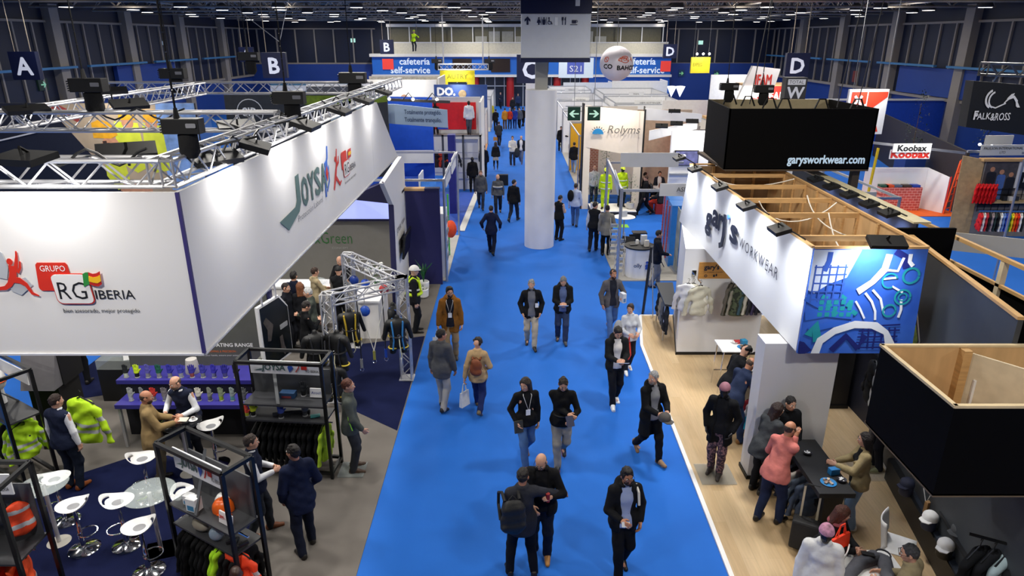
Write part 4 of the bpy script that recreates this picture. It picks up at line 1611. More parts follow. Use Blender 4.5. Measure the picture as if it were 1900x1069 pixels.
flat(fp, [[A_(506, 510), A_(530, 517), A_(552, 514), A_(574, 504), A_(572, 536), A_(550, 546), A_(527, 543), A_(502, 537)]], paint('#f0b81e'), cn, 'flag_yellow', gap=.025)
flat(fp, [[A_(*q) for q in pl] for pl in (disc(64, 442, 17, 14), stroke([(84, 490), (100, 450), (112, 415), (116, 390)], [22, 20, 14, 8]), stroke([(80, 478), (100, 492), (116, 470), (124, 440)], [16, 16, 14, 8]), stroke([(74, 462), (66, 500), (50, 540)], [44, 40, 42]),
  stroke([(52, 530), (95, 535), (125, 555), (150, 600), (186, 612)], [30, 30, 22, 16, 6]), stroke([(50, 530), (30, 555), (0, 572), (-60, 578), (-100, 560)], [36, 28, 20, 14, 6]))], REDP, cn, 'runner_emblem', gap=.012)
flat(fp, [[A_(*q) for q in ((0, 375), (30, 400), (45, 470), (20, 530), (-40, 520), (-60, 420))], [A_(*q) for q in ((20, 545), (130, 520), (160, 560), (80, 610), (30, 590))]], paint('#b5b9c0'), cn, 'runner_shadow', gap=.004)
# side fascia artwork
fs = Fr((FX + .004, 6.28, 4.2), (0, 1, 0), (0, 0, 1))
JT = paint('#5c7773')
sl = lambda *q: L2(fs, q)
JX, JZ = 3.22, .56
# letters climb towards the back: each letter set a little higher than the last
flat(fs, [[(2.62, .68), (2.95, .48), (3.5, .62), (3.62, .74), (3.62, 1.15), (3.46, 1.14), (3.44, .8), (3.34, .72)]], JT, cn, 'swoosh')
for i, ch in enumerate('OYSA'):
 text(ch, .42, fs, 3.7 + i * .36, .64 + i * .005, JT, cn, w=.31, bold=.035, gap=.006)
text('Protección Laboral', .1, fs, 3.42, .475, paint('#7a7c80'), cn, w=1.35, bold=-.01)
BL2 = paint('#3a6cc8')
flat(fs, [[(5.36, .98), (5.22, 1.02), (5.12, 1.0), (5.12, .72), (5.02, .52), (5.02, .62), (4.96, .8), (4.96, 1.02), (5.1, 1.2), (5.24, 1.28)][::-1] and stroke([(5.0, .5), (5.02, .72), (5.2, .88), (5.22, 1.08), (5.06, 1.02)], .07), stroke([(5.3, 1.3), (5.26, 1.12), (5.06, .92), (5.04, .72)], .06), stroke([(5.06, .8), (5.3, .96), (5.28, .72), (5.1, .58)], .05)], BL2, cn, 'emblem_blue')
flat(fs, [[(5.14, .74), (5.22, .86), (5.16, .98), (5.08, .86)]], REDP, cn, 'emblem_red', gap=.01)
flat(fs, [stroke([(5.55, .5), (5.72, .72), (5.86, .92)], [.05, .1, .04]), stroke([(5.72, .7), (5.98, .52), (6.1, .56)], [.08, .06, .03]), stroke([(5.8, .86), (6.0, .92), (6.02, 1.02)], [.06, .05, .02]), disc(5.78, 1.0, .05, 12), stroke([(5.85, .9), (5.88, 1.06), (5.92, 1.16)], [.07, .05, .03])], REDP, cn, 'runner_emblem')
flat(fs, [rrect(6.2, .72, 6.62, 1.04, .06)], REDP, cn, 'red_tag')
flat(fs, [rrect(6.3, .56, 6.78, .86, .07)], REDP, cn, 'badge_outline', gap=.007)
flat(fs, [rrect(6.32, .575, 6.76, .845, .06)], CW, cn, 'badge_face', gap=.0105, th=.002)
text('RG', .2, fs, 6.38, .61, INK, cn, w=.34, gap=.015)
text('IBERIA', .12, fs, 6.82, .6, INK, cn, w=.5)
flat(fs, [[(6.7, .86), (6.95, .86), (6.98, 1.02), (6.74, 1.02)]], paint('#c42a22'), cn, 'flag_red', gap=.01)
flat(fs, [[(6.72, .91), (6.96, .91), (6.97, .97), (6.73, .97)]], paint('#f0b81e'), cn, 'flag_yellow', gap=.015)
text('bien asesorado, mejor protegido', .05, fs, 6.35, .44, INK, cn, w=.95)

# lighting trusses over the canopy
lattice_beam((-10, 6.52, 6.0), (-3.3, 6.52, 6.0), .24, 'silver lighting truss along the front fascia of the canopy')
lattice_beam((-3.3, 6.4, 6.0), (-3.3, 20.5, 6.0), .24, 'silver lighting truss along the aisle side of the canopy')
lattice_beam((-10, 10.3, 6.05), (-3.45, 10.3, 6.05), .26, 'silver lighting truss crossing behind the front one')
lattice_beam((-7.6, 10.45, 6.05), (-7.6, 17.3, 6.05), .26, 'silver lighting truss running back on the left of the canopy')
lattice_beam((-10.5, 17.5, 6.05), (-3.45, 17.5, 6.05), .26, 'silver lighting truss at the back of the canopy')
for P, lb, s_ in (((-3.162, 6.7, 6.397), 'black chain hoist nearest the canopy corner, with slack chain bag', .6), ((-6.132, 10.3, 6.547), 'small black hoist above the left end of the second truss', .8),
     ((-8.287, 17.5, 6.37), 'black hoist over the far left truss corner', 1.0), ((-3.277, 10.4, 6.365), 'black hoist over the aisle side truss, mid way', .75),
     ((-3.856, 17.3, 6.279), 'black hoist with large chain bag at the back truss', 1.05), ((-8.759, 24, 6.61), 'black hoist hanging beside the letter B sign', 1.1)):
 hoist(P, lb, s=s_)
b = MB()
P0 = (-7.041, 22, 7.093)
b.tube(P0, (P0[0] - 1.9, 22, 8.6), .012, n=5)
b.tube(P0, (P0[0] + .6, 22, 8.9), .012, n=5)
tag(b.build('bridle_cable', ALU), 'steel bridle cables spreading above the letter B hoist', 'cable')
FL = [((-5.55, 6.15, 6.2), (-5.7, 6.28, 4.9), 8, 'flat black floodlight on the front truss, left'), ((-4.35, 6.1, 6.2), (-4.3, 6.28, 4.8), 11, 'flat black floodlight on the front truss above GRUPO'),
  ((-2.75, 7.4, 6.12), (-3.12, 7.3, 5.0), 9, 'flat black floodlight on the side truss nearest the corner'), ((-2.75, 9.3, 6.12), (-3.12, 9.3, 5.0), 9, 'flat black floodlight above the JOYSA lettering'),
  ((-2.75, 11.2, 6.12), (-3.12, 11.2, 5.0), 9, 'flat black floodlight above the blue emblem'), ((-2.75, 13.1, 6.12), (-3.12, 13.1, 5.0), 9, 'flat black floodlight above the small runner emblem'),
  ((-2.75, 15.2, 6.12), (-3.12, 15.2, 5.0), 9, 'flat black floodlight at the far end of the side truss')]
for P, a, pw, lb in FL:
 floodlight(P, a, lb, pw, w=.5, group=None, arm=(P[0] - .0 if P[0] > -3 else P[0], P[1] if P[0] > -3 else 6.4, 6.12) if P[0] < -3 else (-3.18, P[1], 6.12), spread=150, h=.3)
for P, a, lb in (((-7.361, 13, 6.3), (-8, 14, 2), 'black floodlight lying on the left rear truss'), ((-6.246, 11.5, 6.192), (-8, 13, 2), 'black floodlight behind the second truss'), ((-7.041, 10.2, 6.23), (-8, 11, 2), 'black floodlight at the left end of the second truss'),
     ((-4.139, 10.5, 5.973), (-5, 12, 2), 'black floodlight on the second truss near its middle'), ((-3.283, 7.6, 5.961), (-5, 9, 1), 'black floodlight inside the canopy corner'), ((-3.918, 7, 6.124), (-5, 9, 1), 'domed black spotlight behind the front truss')):
 floodlight(P, a, lb, 0, w=.55, group=None, arm=(P[0], P[1], P[2] - .15))
# bare area lights inside the canopy, aimed down at the stand floor
for x, y in ((-5.6, 8.6), (-7.6, 9.4), (-4.2, 12.2), (-6, 15)):
 lamp('AREA', (x, y, 5.8), 45, (x, y, 0), size=.4, spread=130)

# back wall with lightbox, pylon and navy end wall
bw = thing('back_wall_unit', 'grey back wall with a lit lilac lightbox band under the canopy', 'display wall', (-6, 20, 0))
MB().bx(-9.5, 19.95, 0, -3.25, 20.05, 2.14).build('grey_panel', mat('#8c8a84', r=.6, var=.03), bw)
MB().bx(-6.5, 19.75, 2.16, -3.28, 20.0, 2.95).build('lightbox', mat('#a3aef0', var=.1, sc=1.5, em=1.0), bw)
MB().bx(-6.5, 19.72, 2.1, -3.25, 20.0, 2.16).build('lightbox_edge', NAVY, bw)
MB().bx(-9.5, 19.6, 2.95, -3.2, 20.4, 3.02).build('top_board', paint('#dfe2f2'), bw)
fr = Fr((-5.927, 19.93, 1.295), (1, 0, 0), (0, 0, 1))
text('GxGreen', .38, fr, -.32, .05, mat('#2e7a36', r=.5), bw, w=1.4, bold=-.012)
text('CONCEPT', .07, fr, .45, -.12, paint('#b9b9b4'), bw, w=.5)
flat(fr, [arc(.22, .42, .12, .04, 60, 150)], paint('#2f86b8'), bw, 'leaf')
py_ = thing('pylon', 'white slanted pylon wall joining canopy and navy wall', 'display wall', (-3.2, 18.8, 0))
MB().prism([(-3.2, 17.75, 0), (-3.2, 20, 0), (-3.2, 20.3, 3.75), (-3.2, 19.9, 3.98), (-3.2, 16.9, 3.8), (-3.2, 18.0, 3.0)], (-.12, 0, 0)).build('panel', CW, py_)
MB().prism([(-3.195, 17.7, 0), (-3.195, 17.85, 0), (-3.195, 18.1, 2.95), (-3.195, 18.0, 3.0)], (-.13, 0, 0)).build('edge_trim', NAVY, py_)
MB().prism([(-3.21, 18.0, 3.02), (-3.21, 16.9, 3.82), (-4.6, 19.4, 3.02), (-4.6, 18.6, 3.02)], (0, 0, .03)).build('soffit', paint('#2a2b62'), py_)
text('JOYSA', .16, Fr((-3.193, 18.3, 2.08), (0, 1, 0), (0, 0, 1)), .0, 0, INK, py_, w=.75)
text('RG IBERIA', .12, Fr((-3.193, 19.2, 2.12), (0, 1, 0), (0, 0, 1)), .0, 0, paint('#6a5a5a'), py_, w=.6)
tv = thing('wall_screen', 'black wall screen on the white pylon', 'screen', (-3.1, 19.1, 1.6))
MB().box((-3.06, 19.1, 1.62), (.06, 1.15, .68), 0, 0, .12).build('bezel', BLACK, tv, bevel=.01)
MB().box((-3.026, 19.1, 1.615), (.004, 1.08, .6), 0, 0, .12).build('display', mat('#0c1016', r=.15), tv)
MB().bx(-3.2, 18.95, 1.5, -3.09, 19.25, 1.75).build('mount', BLACK, tv)
nw = thing('navy_wall', 'tall navy end wall beside the aisle with two potted plants in front', 'display wall', (-2.65, 20, 0))
MB().bx(-3.18, 20, 0, -2.16, 20.1, 2.95).build('panel', mat('#201f55', r=.6, var=.03), nw)
MB().bx(-3.2, 19.99, 2.95, -2.6, 20.25, 3.02).build('wood_capping', PINE, nw)
MB().bx(-2.6, 19.99, 2.95, -2.16, 20.25, 3.02).build('navy_capping', NAVY, nw)
plant((-2.68, 19.5, .012), 'tall palm in a white pot at the navy wall', .95, palm=True, col='#2c6a3a')
plant((-2.62, 18.85, .012), 'small plant in the white pot in front of the palm', .35, n=20, col='#5a6a4a', w=.08, lo=.7)

# glove display: grey board, two purple tiers
gd = thing('glove_display', 'two tier purple glove display with a grey printed back board', 'display shelf', (-6, 11.6, 0))
PUR = mat('#35308c', r=.6, var=.05)
MB().bx(-7.45, 12.0, 1.0, -4.62, 12.08, 2.75).build('back_board', mat('#5c5d58', r=.6, var=.04), gd)
MB().bx(-4.6, 11.98, 0, -4.54, 12.1, 2.75).build('edge_trim', NAVY, gd)
MB().bx(-7.4, 11.38, 1.12, -4.66, 12.0, 1.2).build('upper_shelf', PUR, gd)
MB().bx(-7.25, 10.95, .84, -4.5, 11.4, .92).build('lower_shelf', PUR, gd)
for x in (-7.2, -4.55):
 MB().bx(x - .025, 10.98, 0, x + .025, 11.03, .84).build('leg', STEEL, gd)
MB().bx(-7.35, 11.42, 0, -4.7, 11.98, 1.12).build('plinth', mat('#14141c', r=.8), gd)
fr = Fr((-6.02, 11.99, 1.55), (1, 0, 0), (0, 0, 1))
text('DOUBLE COATING RANGE', .075, fr, -.28, .06, paint('#f4f4f2'), gd, w=1.3, bold=.03)
text('WATERPROOFING & PRECISION :', .042, fr, -.1, -.06, paint('#d8763c'), gd, w=.8, bold=.01)
text('preserve your hands, ensure your actions.', .034, fr, -.12, -.14, paint('#e0e0de'), gd, w=.88)
tag(MB().lathe([(.13, 0), (.135, .02), (.1, .28), (.02, .3)], (-6.1, 11.72, 1.2), 18).build('glove_mould', mat('#c9c5c0', r=.8, bump=.3, bsc=120), smooth=True), 'white knitted cone on the upper purple shelf', 'mould')
UC = [('#25282c', '#c7d0c0', 'black and white'), ('#c2dc30', '#1c1e20', 'lime and black'), ('#5a58a8', '#8b8d92', 'lilac'), ('#23594a', '#8b8d92', 'dark green'), ('#34359c', '#8b8d92', 'blue one beside the dark green'), ('#3c3f9e', '#9a9ca4', 'pale cuffed blue'), ('#39358f', '#8b4a4c', 'blue, red cuffed'),
  ('#3b3a98', '#85878c', 'blue, grey cuffed, third from the right end'), ('#3530a0', '#6c6e92', 'deep blue'), ('#2f2c8c', '#504e88', 'indigo'), ('#1e1f24', '#5c5e62', 'black, at the right end')]
for i, (c, k, nm) in enumerate(UC):
 glove((-7.26 + i * .207, 11.5, 1.2), PI + R.uniform(-.5, .5), c, k, nm + ' display glove on the upper purple tier', 'gloves on the upper purple tier')
LC = [('#9a9ca0', 'light grey', '#b8babd'), ('#7f8186', 'mid grey', '#9a9ca0'), ('#c23a34', 'red', '#8a8c90'), ('#6f6a70', 'dull mauve', '#8a8c90'), ('#83868a', 'plain grey one behind the vested man', '#a5a7aa'), ('#3a3a9c', 'blue', '#5a5a80'), ('#d5d2c4', 'white', '#55575a'), ('#7d8278', 'grey green', '#6a6c68'), ('#7e8a70', 'olive, lime cuffed', '#a8c83c'), ('#8a9694', 'pale teal cuffed', '#6fb0a4'), ('#5a5d60', 'dark grey', '#6a6c70'), ('#4c4e52', 'charcoal, at the right end', '#6a6c70')]
for i, (c, nm, k) in enumerate(LC):
 glove((-7.02 + i * .208, 11.12, .92), PI + R.uniform(-.5, .5), c, k, nm + ' display glove on the lower purple tier', 'gloves on the lower purple tier')

# tables and stools
round_table((-5.66, 10.16), .34, 1.05, 'round dark glass table with coffee cups between two men', top=mat('#1a1c20', r=.08, var=0), name='cafe_table')
for dx, dy, lb in ((-.02, .16, 'coffee cup at the back of the dark glass table'), (.2, .05, 'coffee cup at the right of the dark glass table'), (-.12, -.12, 'coffee cup at the front of the dark glass table')):
 cup((-5.66 + dx, 10.16 + dy, 1.053), lb, None)
round_table((-5.24, 8.24), .36, 1.05, 'round clear glass table on a square steel base', sq=True, name='glass_table')
round_table((-6.88, 8.42), .33, 1.05, 'round clear glass table on an oval steel foot, left', name='glass_table')
ST = make_stool()
SP = [(-6.0, 9.45, 200, 'white bar stool beside the man in the tan jacket'), (-7.08, 8.9, 210, 'white bar stool behind the leftmost glass table, by the vested man'), (-6.40, 8.26, 15, 'white bar stool in the middle of the navy carpet, left'),
  (-5.80, 8.35, 190, 'white bar stool left of the square based glass table'), (-5.2, 7.8, 20, 'white bar stool nearest the front, beside the square steel foot'), (-5.3, 10.45, 25, 'white bar stool right of the coffee table'), (-4.86, 8.5, 150, 'white bar stool partly behind the black rack')]
for i, (x, y, a, lb) in enumerate(SP):
 o = ST if i == 0 else dup(ST)
 o.location, o.rotation_euler = (x, y, .016), (0, 0, math.radians(a))
 o['label'] = lb
 o['group'] = 'white bar stools on the navy carpet'

# display racks
SI = (.05, 1.25, 1.84, 2.08, -.02)
r1 = make_rack(1.45, .5, 2.2, 'black frame rack with gloves on sloping shelves behind the man in the suit', sign=(.12, 1.35, 1.88, 2.12, .25), shelf=(1.12, 1.42))
w1 = place(r1, -4.56, 10.13, -5)
r2 = make_rack(1.36, .45, 2.1, 'black frame rack with helmets and boxes in front of the stools', sign=(.08, 1.1, 1.66, 1.98, .16), shelf=(.82, 1.15))
w2 = place(r2, -4.78, 7.88, -31)
r3 = make_rack(1.7, .5, 2.1, 'black frame rack with yellow hi-vis jackets at the left edge', shelf=(1.3,), sign=(.1, 1.1, 1.8, 2.05, .02))
w3 = place(r3, -7.9, 10.05, 148)
r4 = make_rack(1.5, .6, 2.1, 'black frame rack with orange jackets in the lower left corner', shelf=(1.0,), sign=(.3, 1.35, 1.75, 2.05, .4))
w4 = place(r4, -7.68, 6.85, 0)
a1, a2, a3, a4 = math.radians(-5), math.radians(-31), math.radians(148), 0
# things on rack 1
glove(w1(.12, .12, 1.12), PI, '#c8d838', '#1b1c1e', 'lime and black glove standing at the left of the middle rack', None)
glove(w1(.02, .1, 1.12), PI - .4, '#c8463a', '#c8cc40', 'red glove at the left end of the middle rack', None, .9)
glove(w1(.62, .1, 1.12), PI, '#3d4f9c', '#25272c', 'blue glove in the middle of the middle rack shelf', None)
glove(w1(1.0, .2, 1.12), PI, '#85868a', '#4a4c50', 'grey glove at the right of the middle rack shelf', None)
glove(w1(.95, .35, 1.42), PI, '#23262a', '#1c1e20', 'black glove beside the small white sign on the middle rack', None)
carton(w1(.7, .3, 1.42), (.26, .14, .1), a1, '#23456c', 'blue glove box on the upper shelf of the middle rack', art='#8a3a40')
c_ = tag(MB().box(w1(1.2, .3, 1.52), (.22, .02, .16), a1, -.2).build('tent_card', WHITE), 'small white sign card on the upper shelf of the middle rack', 'card')
cf = Fr(w1(1.2, .286, 1.5), (math.cos(a1), math.sin(a1), 0), (0, .2, 1))
text('Ansell', .05, cf, 0, 0, paint('#274a9c'), c_, align='CENTER', gap=.002)
tag(MB().path([w1(.45, .15, 1.14), w1(.75, .25, 1.15), w1(1.05, .3, 1.15)], [.04, .03, .035], 8).build('arm_sleeve', cloth('#3a3d44'), smooth=True), 'dark protective arm sleeve lying on the middle rack', 'sleeve')
tag(MB().box(w1(1.18, .2, 1.13), (.16, .1, .012), a1 + .4).build('nitrile_glove', mat('#46a8a8', r=.5)), 'teal thin glove lying on the middle rack shelf', 'glove')
for i in range(13):
 hung(w1(.1 + i * .1, .25, .98), a1 + PI / 2 + R.uniform(-.1, .1), '#0f1012' if i < 12 else '#b4d83a', ('black garment number %d in the row hanging in the middle rack' % (i + 1)) if 0 else ('lime garment hanging at the right end of the middle rack' if i == 12 else 'black work garment hanging in the row under the middle rack shelf'), 'black garments under the middle rack' if i < 12 else None, scale=.98)
# things on rack 2
carton(w2(.28, .15, 1.15), (.13, .11, .14), a2 + .2, '#eceef0', 'smaller white respirator box, at the back', art='#3f86b4')
carton(w2(.46, .1, 1.15), (.17, .13, .2), a2 + .2, '#eef0f2', 'larger white respirator box, in front', art='#3f86b4')
for P, c, lb in ((w2(.8, .3, 1.15), '#e8641c', 'orange safety helmet on the front rack shelf'), (w2(.72, .4, 1.15), '#e8e8e6', 'white safety helmet behind the orange one')):
 h = thing('safety_helmet', lb, 'helmet', P)
 MB().lathe([(.15, 0), (.15, .03), (.14, .09), (.1, .15), (.04, .175), (.0, .178)], P, 20, 1, .85).build('shell', mat(c, r=.3, var=.02), h, True)
 MB().box((P[0] + .06, P[1] - .13, P[2] + .015), (.18, .1, .015), -.4).build('brim', mat(c, r=.3, var=.02), h)
 b = MB()
 for k in (-.03, 0, .03):
  b.path([(P[0] - .12, P[1] + k, P[2] + .1), (P[0], P[1] + k, P[2] + .19), (P[0] + .12, P[1] + k, P[2] + .1)], .008, 5)
 b.build('ridge', mat(c, r=.3, var=.02), h)
c_ = tag(MB().box(w2(1.1, .12, 1.24), (.26, .02, .17), a2, -.15).build('tent_card', paint('#e9e4e4')), 'white sign card at the right end of the front rack', 'card')
text('3M', .05, Fr(w2(1.0, .1, 1.24), (math.cos(a2), math.sin(a2), 0), (0, .15, 1)), 0, 0, RED, c_, gap=.006, bold=.04)
text('Protección', .022, Fr(w2(1.1, .1, 1.25), (math.cos(a2), math.sin(a2), 0), (0, .15, 1)), 0, 0, RED, c_, gap=.006)
tag(MB().ell(w2(.5, .12, .9), (.16, .09, .08), 16, 8, Matrix.Rotation(a2, 3, 'Z')).build('respirator_unit', mat('#8b8578', r=.5), smooth=True), 'grey powered respirator unit on the lower shelf of the front rack', 'respirator')
tag(MB().ell(w2(.86, .1, .92), (.1, .09, .1), 16, 10).build('visor', mat('#9fb3c8', r=.15, glass=.4), smooth=True), 'clear blue visor on the lower shelf of the front rack', 'visor')
tag(MB().ell(w2(.1, .1, 1.2), (.06, .05, .04), 10, 6).build('goggles', GLASS, smooth=True), 'clear goggles at the left end of the front rack', 'goggles')
tag(MB().path([w2(1.05, .1, .85), w2(1.15, .2, .88), w2(1.25, .05, .86), w2(1.3, .25, .87)], .035, 8).build('half_mask', mat('#141518', r=.4), smooth=True), 'black half mask at the right of the lower front rack shelf', 'mask')
for i in range(12):
 lime = i in (7, 8)
 col = '#a9e02c' if lime else '#101113'
 hung(w2(.1 + i * .1, .22, .78), a2 + PI / 2 + R.uniform(-.12, .12), col, 'lime hi-vis jacket hanging in the front rack' if lime else 'black work jacket hanging in the row of the front rack', 'lime jackets in the front rack' if lime else 'black jackets in the front rack', scale=1.0)
hung(w2(1.28, .1, .86), a2 + .2, '#f0461e', 'orange hi-vis jacket at the right end of the front rack', None, hv=True)
# mannequin bust in front of rack 2
person((-3.42, 6.72, -.62), 1.72, 150, 'dark brown mannequin head with orange hi-vis vest at the bottom edge', top='vest', topc='#f0481f', under='#c4c6ca', hair=('none', ''), skin='#3a241c', faceless=True, name='mannequin', cat='mannequin', botkind='none', hide=('shoe',), arms=('down', 'down'))
# rack 3: yellow jackets, slatted cabinet
for i in range(9):
 y_ = i not in (2, 4, 6)
 hung(w3(.2 + i * .15, .25, 1.22), a3 + PI / 2 + R.uniform(-.2, .2), '#b6e61e' if y_ else '#15161c', 'yellow hi-vis jacket hanging on the left rack' if y_ else 'navy work jacket between the yellow ones on the left rack', 'yellow hi-vis jackets on the left rack' if y_ else 'navy jackets on the left rack', hv=y_)
hung((-7.38, 10.32, 1.5), math.radians(-12), '#bce81e', 'yellow hi-vis jacket facing out at the near end of the left rack', None, hv=True, scale=1.3)
cb = thing('display_cabinet', 'dark cabinet with a sloping grey front behind the left rack', 'cabinet', (-8.4, 11.2, 0))
MB().bx(-8.75, 11.0, 1.3, -8.1, 11.6, 2.05).build('body', BLACK, cb)
MB().hexa([(-8.72, 10.75, 1.32), (-8.12, 10.75, 1.32), (-8.12, 11.02, 1.32), (-8.72, 11.02, 1.32), (-8.72, 10.98, 1.95), (-8.12, 10.98, 1.95), (-8.12, 11.02, 1.95), (-8.72, 11.02, 1.95)]).build('sloped_front', mat('#68666a', r=.5), cb)
MB().bx(-8.7, 10.9, 0, -8.15, 11.5, 1.3).build('pedestal', BLACK, cb)
hm = thing('mannequin_bust', 'white mannequin head with an orange band at the left edge', 'mannequin', (-8.75, 10.35, 1.32))
MB().ell((-8.75, 10.35, 1.75), (.13, .15, .19), 16, 12).build('head', paint('#e8e8e8'), hm, True)
MB().tube((-8.75, 10.35, 1.32), (-8.75, 10.35, 1.62), .07, .06, 12).build('neck', paint('#e8e8e8'), hm, True)
MB().ring((-8.75, 10.35, 1.74), .14, .018, 20).build('band', mat('#e0602c'), hm)
# rack 4: orange jackets and backpack
for i in range(8):
 hung(w4(.25 + i * .15, .3, .92), a4 + PI / 2 + .5 + R.uniform(-.2, .2), ('#f4501c', '#15161a', '#f4501c', '#f4501c', '#b4e028', '#f4501c', '#f4501c', '#f4501c')[i], ('orange hi-vis jacket in the lower left rack', 'black jacket in the lower left rack', 0, 0, 'lime jacket between the orange ones in the lower left rack')[(0, 1, 0, 0, 4, 0, 0, 0)[i]], 'orange jackets in the lower left rack', hv=i != 1)


def backpack(P, rz, col, label, w=.3, h=.44, d=.17, band=None, strapc=None, tilt=0, straps=True):
 t = thing('backpack', label, 'backpack', P)
 Mx = Matrix.Translation(P) @ Matrix.Rotation(rz, 4, 'Z') @ Matrix.Rotation(tilt, 4, 'X')
 F = Field((-w, -d * 1.6, -.05), (w, d * 1.6, h + .08), .016)
 F.cap((0, -d * .3, h * .3), (0, -d * .25, h * .68), w * .52, w * .46, .02, flat=(V3(0, 1, 0), d / w))
 F.cap((-w * .22, -d * .62, h * .26), (w * .22, -d * .62, h * .26), h * .17, h * .17, .02, flat=(V3(0, 1, 0), .5))
 F.wob(.003, 40)
 X = lambda V: np.array([tuple(Mx @ Vector(v) - Vector(P)) for v in V])
 o = fmesh(F, 'bag_body', mat(col, r=.6, bump=.3, bsc=20), t, X)
 if band:
  o.data.materials.append(mat(band, r=.4))
  Mi = Mx.inverted()
  for p in o.data.polygons:
   z = (Mi @ (p.center + Vector(P))).z
   if h * .28 < z < h * .4 or h * .74 < z < h * .84:
    p.material_index = 1
 for g in (-1, 1):
  if straps:
   MB().path([Mx @ Vector(q) for q in ((g * w * .3, d * .1, h * .9), (g * w * .33, d * .7, h * 1.02), (g * w * .36, d * 1.5, h * .8), (g * w * .38, d * 1.45, h * .45), (g * w * .42, d * .5, h * .2))], .022, 6).build('strap', mat(strapc or col, r=.7), t, True)
 MB().path([Mx @ Vector(q) for q in ((-.05, 0, h * .95), (0, 0, h * 1.08), (.05, 0, h * .95))], .01, 6).build('handle', mat(strapc or col, r=.7), t, True)
 return t


backpack((-6.45, 7.35, 1.12), .8, '#f04a1e', 'orange backpack with grey bands on the lower left rack', band='#b9bcc0', strapc='#18181a', w=.34)

# leaning dark picture board hung on rods
bd = thing('picture_board', 'dark framed photo board hung on two rods left of the gantry', 'board', (-4.5, 11.9, 1.3))
O_, U_ = Vector((-4.62, 11.5, 1.3)), Vector((.2, .8, 0)).normalized()
fb_ = Fr(O_, U_, (0, 0, 1))
MB().prism([fb_.p(0, 0), fb_.p(.95, 0), fb_.p(.95, 1.0), fb_.p(.7, 1.3), fb_.p(0, 1.3)], fb_.n * -.06).build('frame', WHITE, bd)
flat(fb_, [[(.05, .04), (.93, .04), (.93, .98), (.68, 1.26), (.05, 1.26)]], mat('#10161a', r=.25, var=.4, sc=3), bd, 'photo')
flat(fb_, [stroke([(.15, 1.0), (.3, .8), (.22, .55)], [.12, .2, .1]), stroke([(.6, .5), (.62, .25), (.7, .1)], [.1, .12, .1])], mat('#4a4440', var=.5, sc=8), bd, 'photo_figure', gap=.01)
flat(fb_, [rrect(.6, .62, .86, .72, .02)], mat('#9a9c9e'), bd, 'emblem', gap=.01)
for a in (.15, .6):
 MB().tube(fb_.p(a, 1.28), fb_.p(a, 4.7), .02, n=6).build('rod', STEEL, bd)
wall('glove_side_panel', -4.72, 11.3, -4.62, 12.4, 0, 1.6, mat('#6a6c66', r=.6))
bpy.data.objects['glove_side_panel']['label'] = 'grey side panel at the right end of the glove display'
bpy.data.objects['glove_side_panel']['category'] = 'panel'

# white welcome counters with people
ct_ = thing('white_counter', 'white bar counter in front of the grey Green wall', 'counter', (-4.9, 17.0, 0))
MB().bx(-6.6, 16.9, .012, -4.2, 17.4, 1.02).build('body', CW, ct_)
MB().bx(-6.65, 16.85, 1.02, -4.15, 17.45, 1.07).build('top', WHITE, ct_)
c2_ = thing('white_counter', 'white counter end with orchids behind the gantry', 'counter', (-3.7, 16.4, 0))
MB().bx(-3.95, 15.9, .012, -3.35, 17.2, 1.0).build('body', CW, c2_)
MB().bx(-4.0, 15.85, 1.0, -3.3, 17.25, 1.05).build('top', WHITE, c2_)
oc = thing('orchid', 'white orchid on the counter behind the gantry', 'plant', (-3.55, 16.8, 1.05))
b = MB()
for i in range(3):
 b.path([(-3.55, 16.8, 1.1), (-3.55 + .05 * (i - 1), 16.8, 1.5), (-3.55 + .2 * (i - 1), 16.75, 1.72)], .008, 5)
b.build('stem', mat('#47703a'), oc)
b = MB()
for i in range(16):
 c = (-3.55 + R.uniform(-.3, .25), 16.75 + R.uniform(-.08, .08), 1.62 + R.uniform(-.12, .15))
 b.ell(c, (.045, .03, .04), 8, 5)
b.build('blossom', paint('#f2f2ee'), oc, True)
MB().lathe([(.07, 0), (.09, .14), (.07, .14)], (-3.55, 16.8, 1.05), 12).build('pot', WHITE, oc, True)
b = MB()
for i in range(10):
 a = R.uniform(0, 6.3)
 b.path([(-3.55, 16.8, 1.15), (-3.55 + .12 * math.cos(a), 16.8 + .12 * math.sin(a), 1.32), (-3.55 + .25 * math.cos(a), 16.8 + .25 * math.sin(a), 1.22)], [.01, .025, .004], 5)
b.build('leaf', mat('#3a6a34'), oc, True)
tag(MB().ell((-5.1, 17.05, 1.16), (.2, .12, .1), 14, 6).build('film_bag', GLASS, smooth=True), 'clear plastic bag on the white counter', 'bag')

# the truss gantry with harnesses
A0, B0, C0 = Vector((-2.36, 13.75, 0)), Vector((-3.7, 12.75, 0)), Vector((-3.9, 15.45, 0))
gt = thing('truss_gantry', 'silver U shaped truss gantry hung with safety harnesses', 'truss', (-3.1, 14, 0))
for P, (w_, n_) in ((A0, ('a', 0)), (B0, ('b', 0)), (C0, ('c', 0))):
 leg = MB().bx(P.x - .16, P.y - .16, .012, P.x + .16, P.y + .16, .03).build('leg', STEEL, gt)
 lattice_beam(P + Vector((0, 0, .03)), P + Vector((0, 0, 2.42)), .22, '', up=(0, 1, 0), r=.02, parent=leg)
for p, q in ((A0, B0), (A0, C0)):
 bm_ = MB().box((p + Vector((0, 0, 2.42))), (.24, .24, .03)).build('beam', STEEL, gt)
 lattice_beam(p + Vector((0, 0, 2.3)), q + Vector((0, 0, 2.3)), .24, '', r=.022, parent=bm_)


